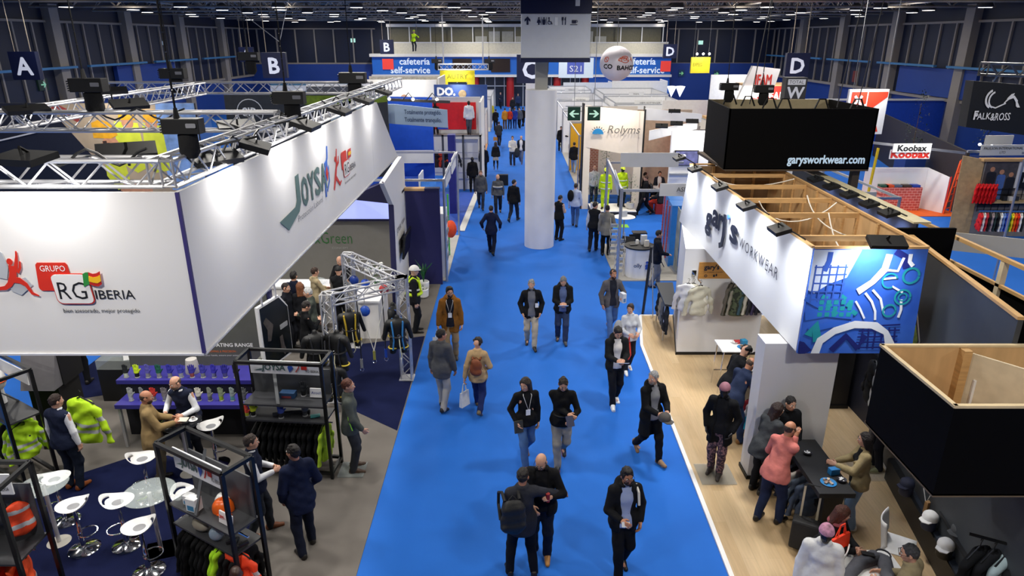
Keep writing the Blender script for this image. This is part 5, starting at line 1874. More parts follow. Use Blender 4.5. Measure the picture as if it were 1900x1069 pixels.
def harness(P, rz, label, blue='#2f78b8'):
 t = thing('safety_harness', label, 'harness', P, 'safety harness forms on the gantry')
 Mx = Matrix.Translation(P) @ Matrix.Rotation(rz, 4, 'Z')
 F = Field((-.34, -.2, -.55), (.34, .22, .4), .02)
 F.cap((0, 0, -.3), (0, 0, .1), .15, .17, .04, flat=(V3(0, 1, 0), .72))
 F.cap((-.17, 0, .16), (.17, 0, .16), .08, .08, .05)
 for g in (-1, 1):
  F.cap((g * .09, 0, -.3), (g * .12, .02, -.52), .09, .07, .03)
  F.cap((g * .22, 0, .12), (g * .29, .03, -.2), .06, .045, .03)
 F.cap((0, 0, .18), (0, 0, .3), .06, .05, .02)
 X = lambda V: np.array([tuple(Mx @ Vector(v) - Vector(P)) for v in V])
 fmesh(F, 'form', mat('#0d0e10', r=.6, var=.1), t, X)
 bm = mat(blue, r=.6)
 for g in (-1, 1):
  MB().path([Mx @ Vector(q) for q in ((g * .1, .06, .24), (g * .12, -.1, .2), (g * .1, -.145, .0), (g * .09, -.13, -.2), (g * .12, -.12, -.42))], .018, 6).build('strap', bm, t, True)
  MB().ring(Mx @ Vector((g * .11, .01, -.4)), .1, .016, 14).build('leg_strap', mat('#c8b23c'), t, True)
 MB().ring(Mx @ Vector((0, 0, -.12)), .165, .02, 18).build('belt', mat('#1c1d22', r=.7), t, True)
 MB().path([Mx @ Vector(q) for q in ((.02, -.15, -.1), (.03, -.2, -.3), (.06, -.19, -.55), (.02, -.16, -.62))], .01, 6).build('lanyard', mat('#d7d2b0'), t, True)
 MB().ring(Mx @ Vector((.02, -.17, -.08)), .03, .007, 10, Matrix.Rotation(PI / 2, 3, 'X')).build('carabiner', CHROME, t, True)
 return t


for P, a, lb, c in (((-2.45, 13.4, 1.35), .2, 'black harness form with blue straps at the aisle leg of the gantry', '#2f78b8'), ((-2.62, 13.95, 1.42), 1.5, 'black harness form behind the aisle leg, blue edged', '#2b4f9c'), ((-3.5, 12.5, 1.4), -.4, 'black harness form on the front left leg, right side', '#1c1d22'),
     ((-3.98, 12.6, 1.35), .5, 'black harness form on the front left leg, left side', '#1c1d22'), ((-3.62, 12.35, .75), 0, 'black harness form low at the front left leg with yellow leg straps', '#2a2b30'), ((-3.45, 13.4, 1.5), .3, 'black harness form hanging inside the gantry, yellow lanyard', '#caa92c')):
 harness(P, a, lb, c)
for P, c, lb in (((-3.4, 14.9, 1.85), '#2450c0', 'round blue fall arrester at the back beam'), ((-3.1, 13.35, 1.8), '#2450b0', 'blue fall arrester under the front beam'), ((-3.75, 15.3, 1.8), '#1d3a8c', 'dark blue fall arrester at the back leg'), ((-2.85, 14.25, 1.95), '#b8383a', 'red fall arrester on the side beam')):
 t = thing('fall_arrester', lb, 'fall arrester', P)
 MB().ell(P, (.11, .07, .12), 14, 10).build('casing', mat(c, r=.35), t, True)
 MB().lathe([(.05, 0), (.05, .01), (.0, .012)], (P[0], P[1], P[2] + .0), 12).build('hub', WHITE, t)
 MB().tube((P[0], P[1], P[2] + .1), (P[0], P[1], 2.2), .008, n=5).build('hook_line', STEEL, t)
for (x, y), zl, c, lb in (((-2.95, 13.25), .62, '#d8d6cc', 'white rope pair hanging from the front beam'), ((-3.2, 13.1), .5, '#16171a', 'black lanyard hanging from the front beam'), ((-2.75, 13.5), .55, '#2c2d30', 'dark chain lanyard with a blue end hanging from the front beam')):
 t = thing('hanging_lanyard', lb, 'lanyard', (x, y, 2.2))
 if c == '#d8d6cc':
  MB().path([(x - .28, y - .1, 2.2), (x, y, zl + .3)], .01, 5).build('rope', mat(c), t)
  MB().path([(x + .3, y + .2, 2.2), (x, y, zl + .3)], .01, 5).build('rope', mat(c), t)
 else:
  MB().path([(x, y, 2.2), (x + .01, y, 1.4), (x, y, zl + .25)], .012, 5).build('rope', mat(c), t)
 MB().tube((x, y, zl + .3), (x, y, zl + .1), .03, n=8).build('absorber', mat('#8a8a42' if c[1] == 'd' else '#2450c0' if c == '#2c2d30' else '#7c7f84'), t)
 MB().ring((x, y, zl + .05), .04, .008, 12, Matrix.Rotation(PI / 2, 3, 'X')).build('carabiner', CHROME, t)
for i, (x, y, dx, dy, lb) in enumerate(((-3.25, 7.2, .15, 1.3, 'black cable sagging on the side truss near the corner'), (-3.35, 9.6, -.1, 1.5, 'black cable sagging on the side truss above the lettering'), (-3.3, 12.2, .12, 1.6, 'black cable sagging on the far half of the side truss'), (-4.6, 6.5, 1.1, .1, 'black cable looped on the front truss by the corner'), (-6.2, 10.3, 1.4, .0, 'black cable lying on the second truss'))):
 tag(MB().path([(x + dx * u, y + dy * u, 6.15 - .16 * math.sin(u * PI * 2) ** 2 + .02 * i) for u in [k / 12 for k in range(13)]], .014, 6).build('power_cable', BLACK, smooth=True), lb, 'cable')

# ---------------------------------------------------------------- Gary's stand on the right of the aisle
WOODF = mat('#d9bd93', r=.45, kind='planks', col2='#cdae82')
tag(MB().prism([(3.08, 3.5, 0), (3.25, 15.5, 0), (3.56, 17.4, 0), (9, 17.4, 0), (9, 3.5, 0)], (0, 0, .03)).build('wooden_floor', WOODF), 'pale wooden plank floor of the stand right of the blue aisle', 'floor')
b = MB()
for p, q in (((3.06, 3.5, .018), (3.23, 15.5, .018)), ((3.23, 15.5, .018), (3.54, 17.42, .018)), ((3.54, 17.42, .018), (9, 17.42, .018))):
 b.bar(p, q, .07, .036)
tag(b.build('floor_edge_trim', paint('#eeeeee', .4)), 'white edging strip along the pale wooden floor', 'edging')
GW = mat('#e8e9ec', r=.55, var=.012, sc=1)
fa = thing('stand_fascia', 'white box fascia with timber frame and blue printed end over the wooden floor', 'fascia', (4.42, 9.64, 2.6))
MB().prism([(4.42, 9.66, 2.62), (4.38, 17.4, 2.71), (4.36, 16.74, 4.3), (4.44, 9.66, 4.3)], (.03, 0, 0)).build('side_panel', GW, fa)
MB().hexa([(4.43, 9.62, 2.6), (6.2, 9.62, 2.6), (6.2, 9.66, 2.6), (4.43, 9.66, 2.6), (4.45, 9.62, 4.3), (6.12, 9.62, 4.3), (6.12, 9.66, 4.3), (4.45, 9.66, 4.3)]).build('print_panel', mat('#2a55b8', r=.4, var=.35, sc=1.6, col2='#3f6fd0'), fa)
MB().prism([(6.12, 9.66, 2.6), (6.3, 16.7, 2.6), (6.3, 16.7, 4.3), (6.12, 9.66, 4.3)], (.03, 0, 0)).build('rear_panel', PLY, fa)
MB().prism([(4.47, 9.7, 2.6), (4.43, 17.3, 2.65), (4.4, 16.7, 4.28), (4.48, 9.7, 4.28)], (.012, 0, 0)).build('inner_lining', PLY, fa)
b = MB()
for p, q in (((4.44, 9.66, 4.31), (4.37, 16.74, 4.31)), ((6.13, 9.66, 4.31), (6.31, 16.7, 4.31)), ((4.45, 9.64, 4.31), (6.13, 9.64, 4.31)), ((4.37, 16.7, 4.31), (6.3, 16.7, 4.31))):
 b.bar(p, q, .05, .035)
b.build('rim', PINE, fa)
for y in (10.38, 11.86, 13.04, 14.33, 15.6):
 MB().bar((4.45, y, 4.24), (6.22, y, 4.24), .05, .09).build('cross_beam', PINE, fa)
for y in (10.38, 11.1, 11.86, 12.4, 13.04, 13.7, 14.33, 15.0, 15.6):
 MB().bx(6.08 + (y - 9.6) * .024, y - .03, 2.6, 6.12 + (y - 9.6) * .024, y + .03, 4.28).build('stud', PINE, fa)
for x in (4.9, 5.4, 5.9):
 MB().bx(x - .03, 16.55, 2.7, x + .03, 16.6, 4.28).build('stud', PINE, fa)
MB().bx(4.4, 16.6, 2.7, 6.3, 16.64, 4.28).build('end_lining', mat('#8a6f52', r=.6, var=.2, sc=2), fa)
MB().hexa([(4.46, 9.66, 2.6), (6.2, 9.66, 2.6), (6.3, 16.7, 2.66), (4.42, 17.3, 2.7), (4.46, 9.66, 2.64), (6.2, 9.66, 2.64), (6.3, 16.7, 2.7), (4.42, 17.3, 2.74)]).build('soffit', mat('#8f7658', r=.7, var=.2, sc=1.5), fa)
WC = mat('#e6e2d8', r=.5, var=0)
for i, pts in enumerate((((4.5, 15.2, 4.3), (4.7, 15.0, 4.1), (5.4, 14.9, 4.05), (6.2, 14.9, 4.3)), ((4.6, 12.5, 4.35), (4.8, 12.45, 3.9), (5.5, 12.4, 3.8), (6.1, 12.6, 4.3)), ((5.7, 13.0, 4.35), (5.75, 12.7, 3.9), (5.9, 12.2, 3.8), (6.2, 11.3, 3.9)), ((5.6, 11.8, 4.3), (5.62, 11.4, 3.7), (5.7, 11.0, 3.5), (6.0, 10.5, 3.9)), ((4.6, 11.0, 3.9), (4.7, 10.6, 4.35), (4.75, 10.4, 4.3), (4.8, 10.2, 3.4)))):
 P = [Vector(p) for p in pts]
 cv = [P[0] * (1 - t) ** 3 + P[1] * 3 * t * (1 - t) ** 2 + P[2] * 3 * t * t * (1 - t) + P[3] * t ** 3 for t in [k / 10 for k in range(11)]]
 MB().path(cv, .012, 6).build('wire', WC, fa, True)
# lettering on the white side
gs = Fr((4.366, 16.9, 2.62), (0.008, -1, 0), (0, 0, 1))
DK = paint('#1d2030', .5)
for ch, x, w in (('g', 1.95, .42), ('a', 2.42, .4), ('r', 2.86, .28), ('s', 3.66, .42)):
 text(ch, .5 if ch != 'g' else .5, gs, x, .78 if ch != 'g' else .62, DK, fa, bold=.038, w=w, gap=.02)
flat(gs, [stroke([(3.3, 1.2), (3.34, .75), (3.28, .56), (3.14, .5)], .11)], DK, fa, 'letter_stroke', gap=.03, th=.03)
flat(gs, [disc(3.5, 1.2, .05)], paint('#4f8ae0'), fa, 'blue_dot', gap=.02, th=.03)
text('WORKWEAR', .21, gs, 4.2, .8, paint('#3a3c48'), fa, w=2.0, gap=.012, space=1.25)
# abstract print: grid, arcs, rings
ps = Fr((4.44, 9.615, 2.6), (1, 0, 0), (0, 0, 1))
PW, PN, PT, PB = paint('#dfe4ec', .45), paint('#1b2570', .45), paint('#1f8f9c', .45), paint('#2f62c8', .45)
u_ = 1.72


def rough(pts, a=.012):
 return [(x + R.uniform(-a, a), y + R.uniform(-a, a)) for x, y in pts]


flat(ps, [[(.0, 1.68), (.0, 1.05), (.1, 1.0), (.3, 1.15), (.55, 1.25), (.7, 1.68)]], paint('#c9d6ee', .45), fa, 'print_pale', gap=.004, th=.001)
flat(ps, [stroke(rough([(.02, .62), (.35, .7), (.75, .66)]), .16), stroke(rough([(.0, .95), (.2, .82), (.5, .86)]), .12), stroke([(.1, .4), (.5, .5), (.9, .48)], .1)], PB, fa, 'print_band', gap=.005, th=.001)
flat(ps, [stroke(rough([(.12, .3), (.2, .5), (.26, .2)]), .14)] + [stroke(rough([(.22 + i * .1, .95 - (i % 3) * .12), (.3 + i * .1, .9 - (i % 3) * .12)]), .07) for i in range(6)] + [rrect(.2 + (i % 5) * .11, .62 + (i // 5) * .1, .27 + (i % 5) * .11, .69 + (i // 5) * .1, .01) for i in range(15)], PT, fa, 'print_teal', gap=.006, th=.001)
flat(ps, [stroke(rough([(.05, 1.42 - i * .13), (.55, 1.42 - i * .13)]), .022) for i in range(5)] + [stroke(rough([(.07 + i * .11, 1.45), (.06 + i * .11, .85)]), .022) for i in range(5)] + [stroke(rough([(.26, 1.66), (.24, 1.5), (.2, 1.35)]), .08)], paint('#3258b4'), fa, 'print_grid', gap=.0065, th=.001)
flat(ps, [stroke(rough([(.95 + i * .1, .08), (.93 + i * .1, .45)]), .025) for i in range(6)] + [stroke(rough([(.88, .1 + i * .09), (1.5, .12 + i * .09)]), .025) for i in range(5)] + [rough([(0, .0), (.12, .0), (.2, .06), (.14, .12), (.06, .2), (.0, .22)]), rough(stroke([(.5, .05), (.7, .3), (.9, .1), (1.0, .3)], .09)), stroke([(1.2, 1.66), (1.35, 1.58), (1.4, 1.4)], .1)], PN, fa, 'print_navy', gap=.007, th=.001)
flat(ps, [rough(stroke([(.27, .0), (.32, .22), (.5, .4), (.8, .5), (1.1, .48), (1.3, .36), (1.4, .15), (1.42, .02)], .13), .02), rough(stroke([(.76, 1.02), (.95, 1.18), (1.08, 1.38), (1.12, 1.62)], .1), .012),
   stroke(rough([(.86, 1.0), (1.0, .88), (1.08, .7), (1.1, .56)]), .035), stroke(rough([(.96, 1.06), (1.12, .9), (1.2, .68)]), .035), stroke(rough([(.74, .88), (.84, .76), (.92, .58)]), .03), stroke(rough([(1.1, 1.36), (1.3, 1.36), (1.34, 1.55)]), .04),
   stroke(rough([(1.42, 1.62), (1.44, 1.5), (1.5, 1.42)]), .06), stroke(rough([(1.1, 1.22), (1.28, 1.24)]), .03), stroke(rough([(1.42, .9), (1.46, .74), (1.44, .6)]), .04), stroke(rough([(1.26, 1.12), (1.42, 1.02)]), .03)], PW, fa, 'print_white', gap=.008, th=.001)
flat(ps, [arc(1.44, .94, .1, .03, 0, 355, 20), arc(1.44, .94, .05, .02, 0, 355, 16), arc(1.5, 1.28, .1, .035, 0, 355, 20), arc(1.28, .72, .08, .03, 0, 355, 18), arc(1.2, 1.2, .1, .025, 20, 300, 16)], PT, fa, 'print_rings', gap=.0095, th=.001)
# arm floodlights
for i, (y, lb) in enumerate(((16.5, 'black arm floodlight at the far end of the white fascia'), (15.0, 'black arm floodlight second from the far end of the white fascia'), (13.1, 'black arm floodlight above the gary lettering'), (11.5, 'black arm floodlight above WORKWEAR'), (9.95, 'black arm floodlight nearest the printed corner of the fascia'))):
 floodlight((4.02, y, 4.5), (4.36, y, 3.4), lb, 15, w=.4, group=None, arm=(4.44, y, 4.34), spread=110, col=(.93, .96, 1))
floodlight((5.25, 9.2, 4.52), (5.28, 9.62, 3.6), 'black arm floodlight above the blue abstract print', 20, w=.5, group=None, arm=(5.3, 9.64, 4.34), spread=120, col=(.93, .96, 1))

# columns and recessed wall under the fascia
struct(MB().bx(4.07, 9.98, .03, 5.28, 10.36, 2.6).build('column_4', GW))
struct(MB().prism([(3.96, 14.93, .03), (5.9, 14.93, .03), (5.9, 17.3, .03), (4.42, 17.3, .03)], (0, 0, 2.66)).build('wall_inner', GW))
b = MB().bx(4.05, 9.96, .03, 5.3, 10.38, .1)
struct(b.build('baseboard_1', BLACK))
struct(MB().prism([(3.94, 14.91, .03), (5.92, 14.91, .03), (5.92, 17.3, .03), (4.4, 17.3, .03)], (0, 0, .07)).build('baseboard_2', BLACK))
lamp('AREA', (5.2, 12.6, 2.55), 22, (4.8, 13.5, 0), size=.5, spread=150)
sw = thing('wooden_plaque', 'wooden plaque reading gary\'s on the white inner wall', 'sign', (4.7, 14.9, 2.0))
MB().prism([(4.3, 14.9, 2.37), (4.3, 14.9, 1.98), (5.1, 14.9, 1.98), (5.1, 14.9, 2.12), (4.86, 14.9, 2.37)], (0, .025, 0)).build('board', mat('#c98f45', r=.5, var=.15, sc=3, stretch=(1, 1, 8)), sw)
wf = Fr((4.3, 14.898, 1.98), (1, 0, 0), (0, 0, 1))
text("gary's", .11, wf, .12, .23, DK, sw, bold=.04)
text('Por un mañana sostenible', .03, wf, .12, .15, DK, sw)
flat(wf, [arc(.17, .07, .02, .015, 0, 350, 10), rrect(.34, .04, .38, .1, .01), rrect(.4, .06, .43, .12, .01)], DK, sw, 'emblem')

CAM = mat('#4c5640', r=.85, kind='camo', sc=14, col2='#23291f', var=.1)
for i, (x, c, lb, m) in enumerate(((4.02, '#e4e4e6', 'white top behind the beige shirt on the wall rail', None), (4.14, '#cfcabb', 'cream top second from the front on the wall rail', None))):
 hung((x, 14.62, 2.02), math.radians(-30), c, lb, None, m=m, scale=1.05)
hung((4.26, 14.5, 2.02), math.radians(8), '#b9b5a4', 'beige shirt hanging frontmost on the white inner wall', None, scale=1.1)
for i, (x, c, m) in enumerate(((4.98, '#5f5a52', None), (5.08, '#8c887c', None), (5.34, '#3d5560', None), (5.44, '#b7b3a8', None), (5.54, '#2f3038', None), (5.64, '#3b3550', None), (5.74, '#2a2b33', None))):
 hung((x, 14.62, 2.02), math.radians(55), c, ['grey brown top left of the camouflage shirt', 'stone top left of the camouflage shirt', 'teal grey top right of the camouflage shirt', 'pale stripe top right of the camouflage shirt', 'charcoal top in the row right of the camouflage shirt', 'plum top in the row right of the camouflage shirt', 'black top at the right end of that wall row'][i], None, m=m, scale=1.02)
hung((5.16, 14.48, 2.02), math.radians(5), '#4c5640', 'green camouflage shirt hanging frontmost on the white inner wall', None, m=CAM, scale=1.1)
for x in (4.2, 5.2):
 rl = thing('wall_hook_rail', 'short chrome hook rail above the %s' % ('beige shirt' if x < 5 else 'camouflage shirt'), 'rail', (x, 14.9, 2.1))
 MB().bar((x, 14.93, 2.1), (x, 14.3, 2.08), .025, .025).build('arm', CHROME, rl)
 MB().bx(x - .05, 14.9, 2.02, x + .05, 14.93, 2.18).build('plate', CHROME, rl)
# dark table with clothes at the far corner, white high table with leaflets
dt = thing('dark_table', 'dark table with clothes hung under it at the left end of the white wall', 'table', (4.0, 16.3, 0))
MB().prism([(3.75, 15.6, 1.02), (4.02, 15.5, 1.02), (4.3, 17.2, 1.02), (3.85, 17.2, 1.02)], (0, 0, .05)).build('top', mat('#2a2c31', r=.5), dt)
for x, y in ((3.8, 15.75), (3.9, 17.05), (4.2, 17.05)):
 MB().tube((x, y, .03), (x, y, 1.02), .02).build('leg', STEEL, dt)
for i in range(4):
 hung((3.84 + i * .02, 15.8 + i * .32, .98), math.radians(90), ('#22242a', '#5e6268', '#8a8378', '#17181c')[i], ('dark', 'grey', 'stone', 'black')[i] + ' garment hanging under the dark table', None, scale=.95)


def bar_table(x0, x1, y0, y1, z, label, m, lm, name='high_table', legr=.014):
 t = thing(name, label, 'table', ((x0 + x1) / 2, (y0 + y1) / 2, .03))
 MB().bx(x0, y0, z - .03, x1, y1, z).build('tabletop', m, t, bevel=.006)
 for x in (x0 + .06, x1 - .06):
  for y in (y0 + .06, y1 - .06):
   MB().tube((x + (.05 if x > (x0 + x1) / 2 else -.05), y, .03), (x, y, z - .03), legr, n=8).build('leg', lm, t, True)
 b = MB()
 b.tube((x0 + .03, y0 + .06, .35), (x1 - .03, y0 + .06, .35), .01, n=6)
 b.tube((x0 + .03, y1 - .06, .35), (x1 - .03, y1 - .06, .35), .01, n=6)
 b.build('foot_rail', lm, t)
 return t


bar_table(4.4, 5.05, 12.95, 13.55, 1.05, 'white high table with leaflets below the camouflage shirt', WHITE, CHROME)
carton((4.86, 13.38, 1.05), (.16, .12, .05), .1, '#b8343a', 'red leaflet pile on the white high table')
carton((4.95, 13.3, 1.05), (.12, .12, .11), .2, '#2b7fa8', 'teal napkin box on the white high table')
def bowl(P, label, r=.07, col='#e8e8ea', food='#f0f0f2', name='bowl'):
 t = thing(name, label, name, P)
 MB().lathe([(r * .6, 0), (r, r * .55), (r * .93, r * .55), (r * .5, .01)], P, 18).build('dish', mat(col, r=.3), t, True)
 b = MB()
 for i in range(14):
  a, d = R.uniform(0, 6.28), r * .65 * math.sqrt(R.random())
  b.ell((P[0] + d * math.cos(a), P[1] + d * math.sin(a), P[2] + r * .5), (r * .2, r * .16, r * .14), 6, 4)
 b.build('sweets', mat(food, r=.4, var=.3, sc=30), t, True)
 return t


def plate(P, label, r=.11):
 t = thing('plate', label, 'plate', P)
 MB().lathe([(r * .6, 0), (r, .012), (r * .95, .015), (r * .55, .006)], P, 24).build('dish', mat('#2f86c8', r=.35), t, True)
 b = MB()
 for i in range(7):
  a, d = R.uniform(0, 6.28), r * .5 * math.sqrt(R.random())
  b.box((P[0] + d * math.cos(a), P[1] + d * math.sin(a), P[2] + .02), (.05, .035, .03), a)
 b.build('pastries', mat('#6a3a24', r=.7, var=.5, sc=20, col2='#e6d4bc'), t)
 return t


bowl((4.78, 13.35, 1.05), 'white bowl on the white high table', .07)
plate((4.88, 13.15, 1.05), 'blue plate of biscuits on the white high table')
bar_table(4.95, 5.6, 12.2, 12.75, .78, 'white low table right of the white high table', WHITE, CHROME, name='low_table')
dk = thing('side_counter', 'dark counter at which the bald person in navy bends', 'counter', (4.9, 11.5, 0))
MB().bx(4.62, 11.0, .03, 5.2, 12.1, .95).build('body', mat('#23262c', r=.5), dk)
MB().bx(4.57, 10.95, .95, 5.25, 12.15, .99).build('top', BLACK, dk)
for i, (c, lb) in enumerate((('#2aa0c0', 'teal garment hung at the dark side counter'), ('#e8d8d8', 'pale garment hung at the dark side counter'), ('#b83a44', 'red garment hung at the dark side counter'))):
 hung((4.54, 11.05 + i * .14, .92), .2, c, lb, None, scale=.75)

# the black bar table with people, food and a suitcase
bt = thing('bar_table', 'long black bar table with food between the talking visitors', 'table', (4.68, 9.05, .03))
MB().bx(4.42, 8.2, .97, 4.95, 9.62, 1.05).build('tabletop', mat('#101114', r=.55, var=.05), bt, bevel=.006)
for y in (8.35, 9.45):
 MB().hexa([(4.6, y - .05, .03), (4.76, y - .05, .03), (4.76, y + .05, .03), (4.6, y + .05, .03), (4.55, y - .05, .97), (4.85, y - .05, .97), (4.85, y + .05, .97), (4.55, y + .05, .97)]).build('leg', BLACK, bt)
MB().bx(4.62, 8.4, .5, 4.7, 9.45, .58).build('stretcher', BLACK, bt)
plate((4.66, 8.46, 1.05), 'blue plate of pastries on the black bar table', .115)
bowl((4.87, 8.5, 1.05), 'small bowl of sweets beside the pastries', .07, '#3a3a44')
bowl((4.65, 9.2, 1.05), 'small white bowl in the middle of the black bar table', .07, '#2a2a30')
carton((4.83, 8.68, 1.05), (.15, .09, .1), .2, '#2a7fc0', 'blue napkin box on the black bar table')
for i, c in enumerate(('#4a5568', '#5c6878', '#c9c4bc', '#20222a')):
 hung((4.56, 8.75 + i * .16, .93), .1, c, ('slate', 'grey blue', 'pale', 'black')[i] + ' coat hanging under the black bar table', None, scale=.95)
sc_ = thing('suitcase', 'black trolley suitcase with a raised handle by the black bar table', 'suitcase', (4.3, 8.2, .03))
Mx = Matrix.Translation((4.33, 8.22, .03)) @ Matrix.Rotation(-.5, 4, 'Z') @ Matrix.Rotation(-.12, 4, 'X')
b = MB().hexa([Mx @ Vector(p) for p in ((-.2, -.13, .05), (.2, -.13, .05), (.2, .13, .05), (-.2, .13, .05), (-.2, -.12, .5), (.2, -.12, .5), (.2, .12, .5), (-.2, .12, .5))])
b.build('shell', mat('#131315', r=.7, bump=.3, bsc=40), sc_, bevel=.03)
for x in (-.11, .11):
 MB().bar(Mx @ Vector((x, .08, .5)), Mx @ Vector((x, .08, 1.0)), .03, .02).build('handle_rod', mat('#c4b89c', r=.35, m=.4), sc_)
MB().path([Mx @ Vector(q) for q in ((-.12, .08, 1.0), (-.08, .08, 1.03), (.08, .08, 1.03), (.12, .08, 1.0))], .016, 6).build('grip', BLACK, sc_, True)
for x in (-.17, .17):
 MB().tube(Mx @ Vector((x - .02, .1, .04)), Mx @ Vector((x + .02, .1, .04)), .04, n=12).build('wheel', BLACK, sc_, True)

# white table with grey trousers, chairs
bar_table(4.05, 5.05, 6.75, 7.4, .75, 'white table with grey trousers spread on it, lower right', WHITE, CHROME, name='white_table', legr=.02)
tr = thing('spread_trousers', 'grey work trousers spread out on the white table', 'trousers', (4.5, 7.0, .76))
b = MB()
for leg in (((4.78, 7.22), (4.5, 7.1), (4.28, 6.9), (4.18, 6.6)), ((4.86, 7.16), (4.8, 6.95), (4.7, 6.72), (4.62, 6.5))):
 b.path([(x, y, .785 - (.12 if i == 3 else 0)) for i, (x, y) in enumerate(leg)], [.1, .09, .08, .075], 10)
b.ell((4.82, 7.2, .785), (.14, .11, .045), 12, 6)
o = b.build('legs', cloth('#54565e'), tr, True)
MB().ring((4.9, 7.26, .8), .09, .012, 14).build('waistband', cloth('#3b3c42'), tr)


def shell_chair(x, y, deg, label):
 t = thing('shell_chair', label, 'chair', (x, y, .03))
 t.rotation_euler = (0, 0, 0)
 Mx = Matrix.Translation((x, y, .03)) @ Matrix.Rotation(math.radians(deg), 4, 'Z')
 b = MB()
 N = 12
 P = []
 for j in range(N + 1):
  v = j / N
  yy, zz = (-.22 + v * .85, .45) if v < .5 else (.2 + (v - .5) * .14, .45 + (v - .5) * .84)
  for i in range(9):
   a = -1 + i / 4
   P.append(Mx @ Vector((a * (.23 - .03 * abs(v - .4)), yy - (.07 * a * a if v > .5 else 0), zz + .05 * a * a)))
 F = [(j * 9 + i, j * 9 + i + 1, (j + 1) * 9 + i + 1, (j + 1) * 9 + i) for j in range(N) for i in range(8)]
 b.add(P, F)
 o = b.build('shell', mat('#e8e8e8', r=.35), t, True)
 so = o.modifiers.new('thick', 'SOLIDIFY')
 so.thickness = .015
 for sx in (-1, 1):
  for sy in (-1, 1):
   MB().tube(Mx @ Vector((sx * .15, sy * .15, .44)), Mx @ Vector((sx * .22, sy * .22, 0)), .015, n=6).build('leg', STEEL, t)
 return t


shell_chair(5.42, 7.75, 60, 'white shell chair pushed back beside the white table')
shell_chair(4.15, 7.35, -150, 'white shell chair under the woman with the orange bag')

# black box over the right end, slate wall, ledge with caps
bb = thing('black_box_fascia', 'open topped black box fascia with plywood inside, lower right', 'fascia', (4.5, 6.1, 2.6))
BK = mat('#050506', r=.7, var=.05, spec=.08)
MB().bx(4.5, 6.1, 2.6, 9, 6.13, 3.67).build('front_panel', BK, bb)
MB().bx(4.5, 6.13, 2.6, 4.53, 7.58, 3.67).build('side_panel', BK, bb)
b = MB().bx(4.53, 6.13, 2.6, 9, 6.15, 3.66)
b.build('front_lining', PLY, bb)
MB().bx(4.53, 6.15, 2.6, 4.55, 7.56, 3.66).build('side_lining', PLY, bb)
MB().bx(4.55, 7.56, 2.6, 9, 7.6, 3.67).build('back_panel', PLY, bb)
MB().bx(4.5, 6.1, 2.58, 9, 7.6, 2.62).build('floor_panel', mat('#6e5d48', r=.7), bb)
b = MB()
for p, q in (((4.5, 6.12, 3.68), (9, 6.12, 3.68)), ((4.515, 6.1, 3.68), (4.515, 7.6, 3.68)), ((4.5, 7.58, 3.68), (9, 7.58, 3.68))):
 b.bar(p, q, .05, .03)
b.build('rim', mat('#d8c39c', r=.6), bb)
MB().bx(5.45, 7.45, 2.62, 5.55, 7.56, 3.66).build('stud', PINE, bb)
MB().prism([(5.55, 7.5, 2.7), (6.6, 6.2, 2.7), (6.6, 6.2, 3.62), (5.55, 7.5, 3.62)], (.02, .02, 0)).build('brace_board', mat('#d9cbb0', r=.6), bb)
MB().bar((5.62, 7.4, 2.65), (5.62, 7.4, 3.3), .03, .03).build('edge_strip', WHITE, bb)
sl_ = thing('slate_wall', 'long slate coloured stand wall running under the black box', 'display wall', (6.5, 9.8, 0))
SLM = mat('#3c4148', r=.55, var=.05)
MB().prism([(5.85, 6.2, .03), (6.81, 11.3, .03), (6.81, 11.3, 4.0), (6.12, 7.62, 4.0), (6.12, 7.62, 2.56), (5.85, 6.2, 2.56)], (.06, -.01, 0)).build('panel', SLM, sl_)
MB().bar((6.15, 7.62, 4.02), (6.84, 11.3, 4.02), .08, .04).build('rim', PINE, sl_)
MB().bar((5.84, 6.2, .05), (6.8, 11.3, .05), .02, .05).build('skirting', WHITE, sl_)
pf = Fr((6.72, 10.85, 0), (-.186, -1, 0), (0, 0, 1))
pb = flat(pf, [[(-.5, 2.5), (-.5, 3.1), (.45, 3.1), (.85, 2.62), (.85, 1.9), (-.5, 1.9)]], paint('#e6e6e6'), sl_, 'panel_edge', gap=.004)
flat(pf, [[(-.47, 2.5), (-.47, 3.06), (.42, 3.06), (.81, 2.6), (.81, 1.93), (-.47, 1.93)]], mat('#2a2b33'), sl_, 'panel_face', gap=.009)
flat(pf, [[(.35, 2.95), (.5, 2.9), (.78, 2.6), (.7, 2.3), (.3, 2.1), (.2, 2.4), (.35, 2.6)]], mat('#9fc04a', var=.5, sc=7), sl_, 'leaf_print', gap=.014)
text("gary's", .22, pf, -.35, 2.72, paint('#f2f2f2'), sl_, bold=.04, gap=.014)
text('technology', .08, pf, -.35, 2.4, paint('#c8c8cc'), sl_, gap=.014)
flat(pf, [stroke([(1.35, 1.35), (2.25, .55), (2.4, .95)], .03)], WHITE, sl_, 'outline', gap=.006)
lg_ = thing('display_ledge', 'low black ledge with caps along the slate wall', 'display shelf', (6.0, 8, 0))
MB().prism([(5.7, 6.0, .03), (6.46, 10.0, .03), (6.7, 10.0, .03), (6.0, 6.0, .03)], (0, 0, .4)).build('plinth', mat('#16171a', r=.5), lg_)
MB().prism([(5.88, 6.9, .43), (6.4, 9.4, .43), (6.58, 9.4, .43), (6.05, 6.9, .43)], (0, 0, .02)).build('mat_board', mat('#2a3240', r=.5), lg_)
MB().prism([(5.98, 7.2, .72), (6.2, 8.2, .72), (6.38, 8.2, .72), (6.16, 7.2, .72)], (0, 0, .03)).build('upper_shelf', mat('#14151a', r=.5), lg_)


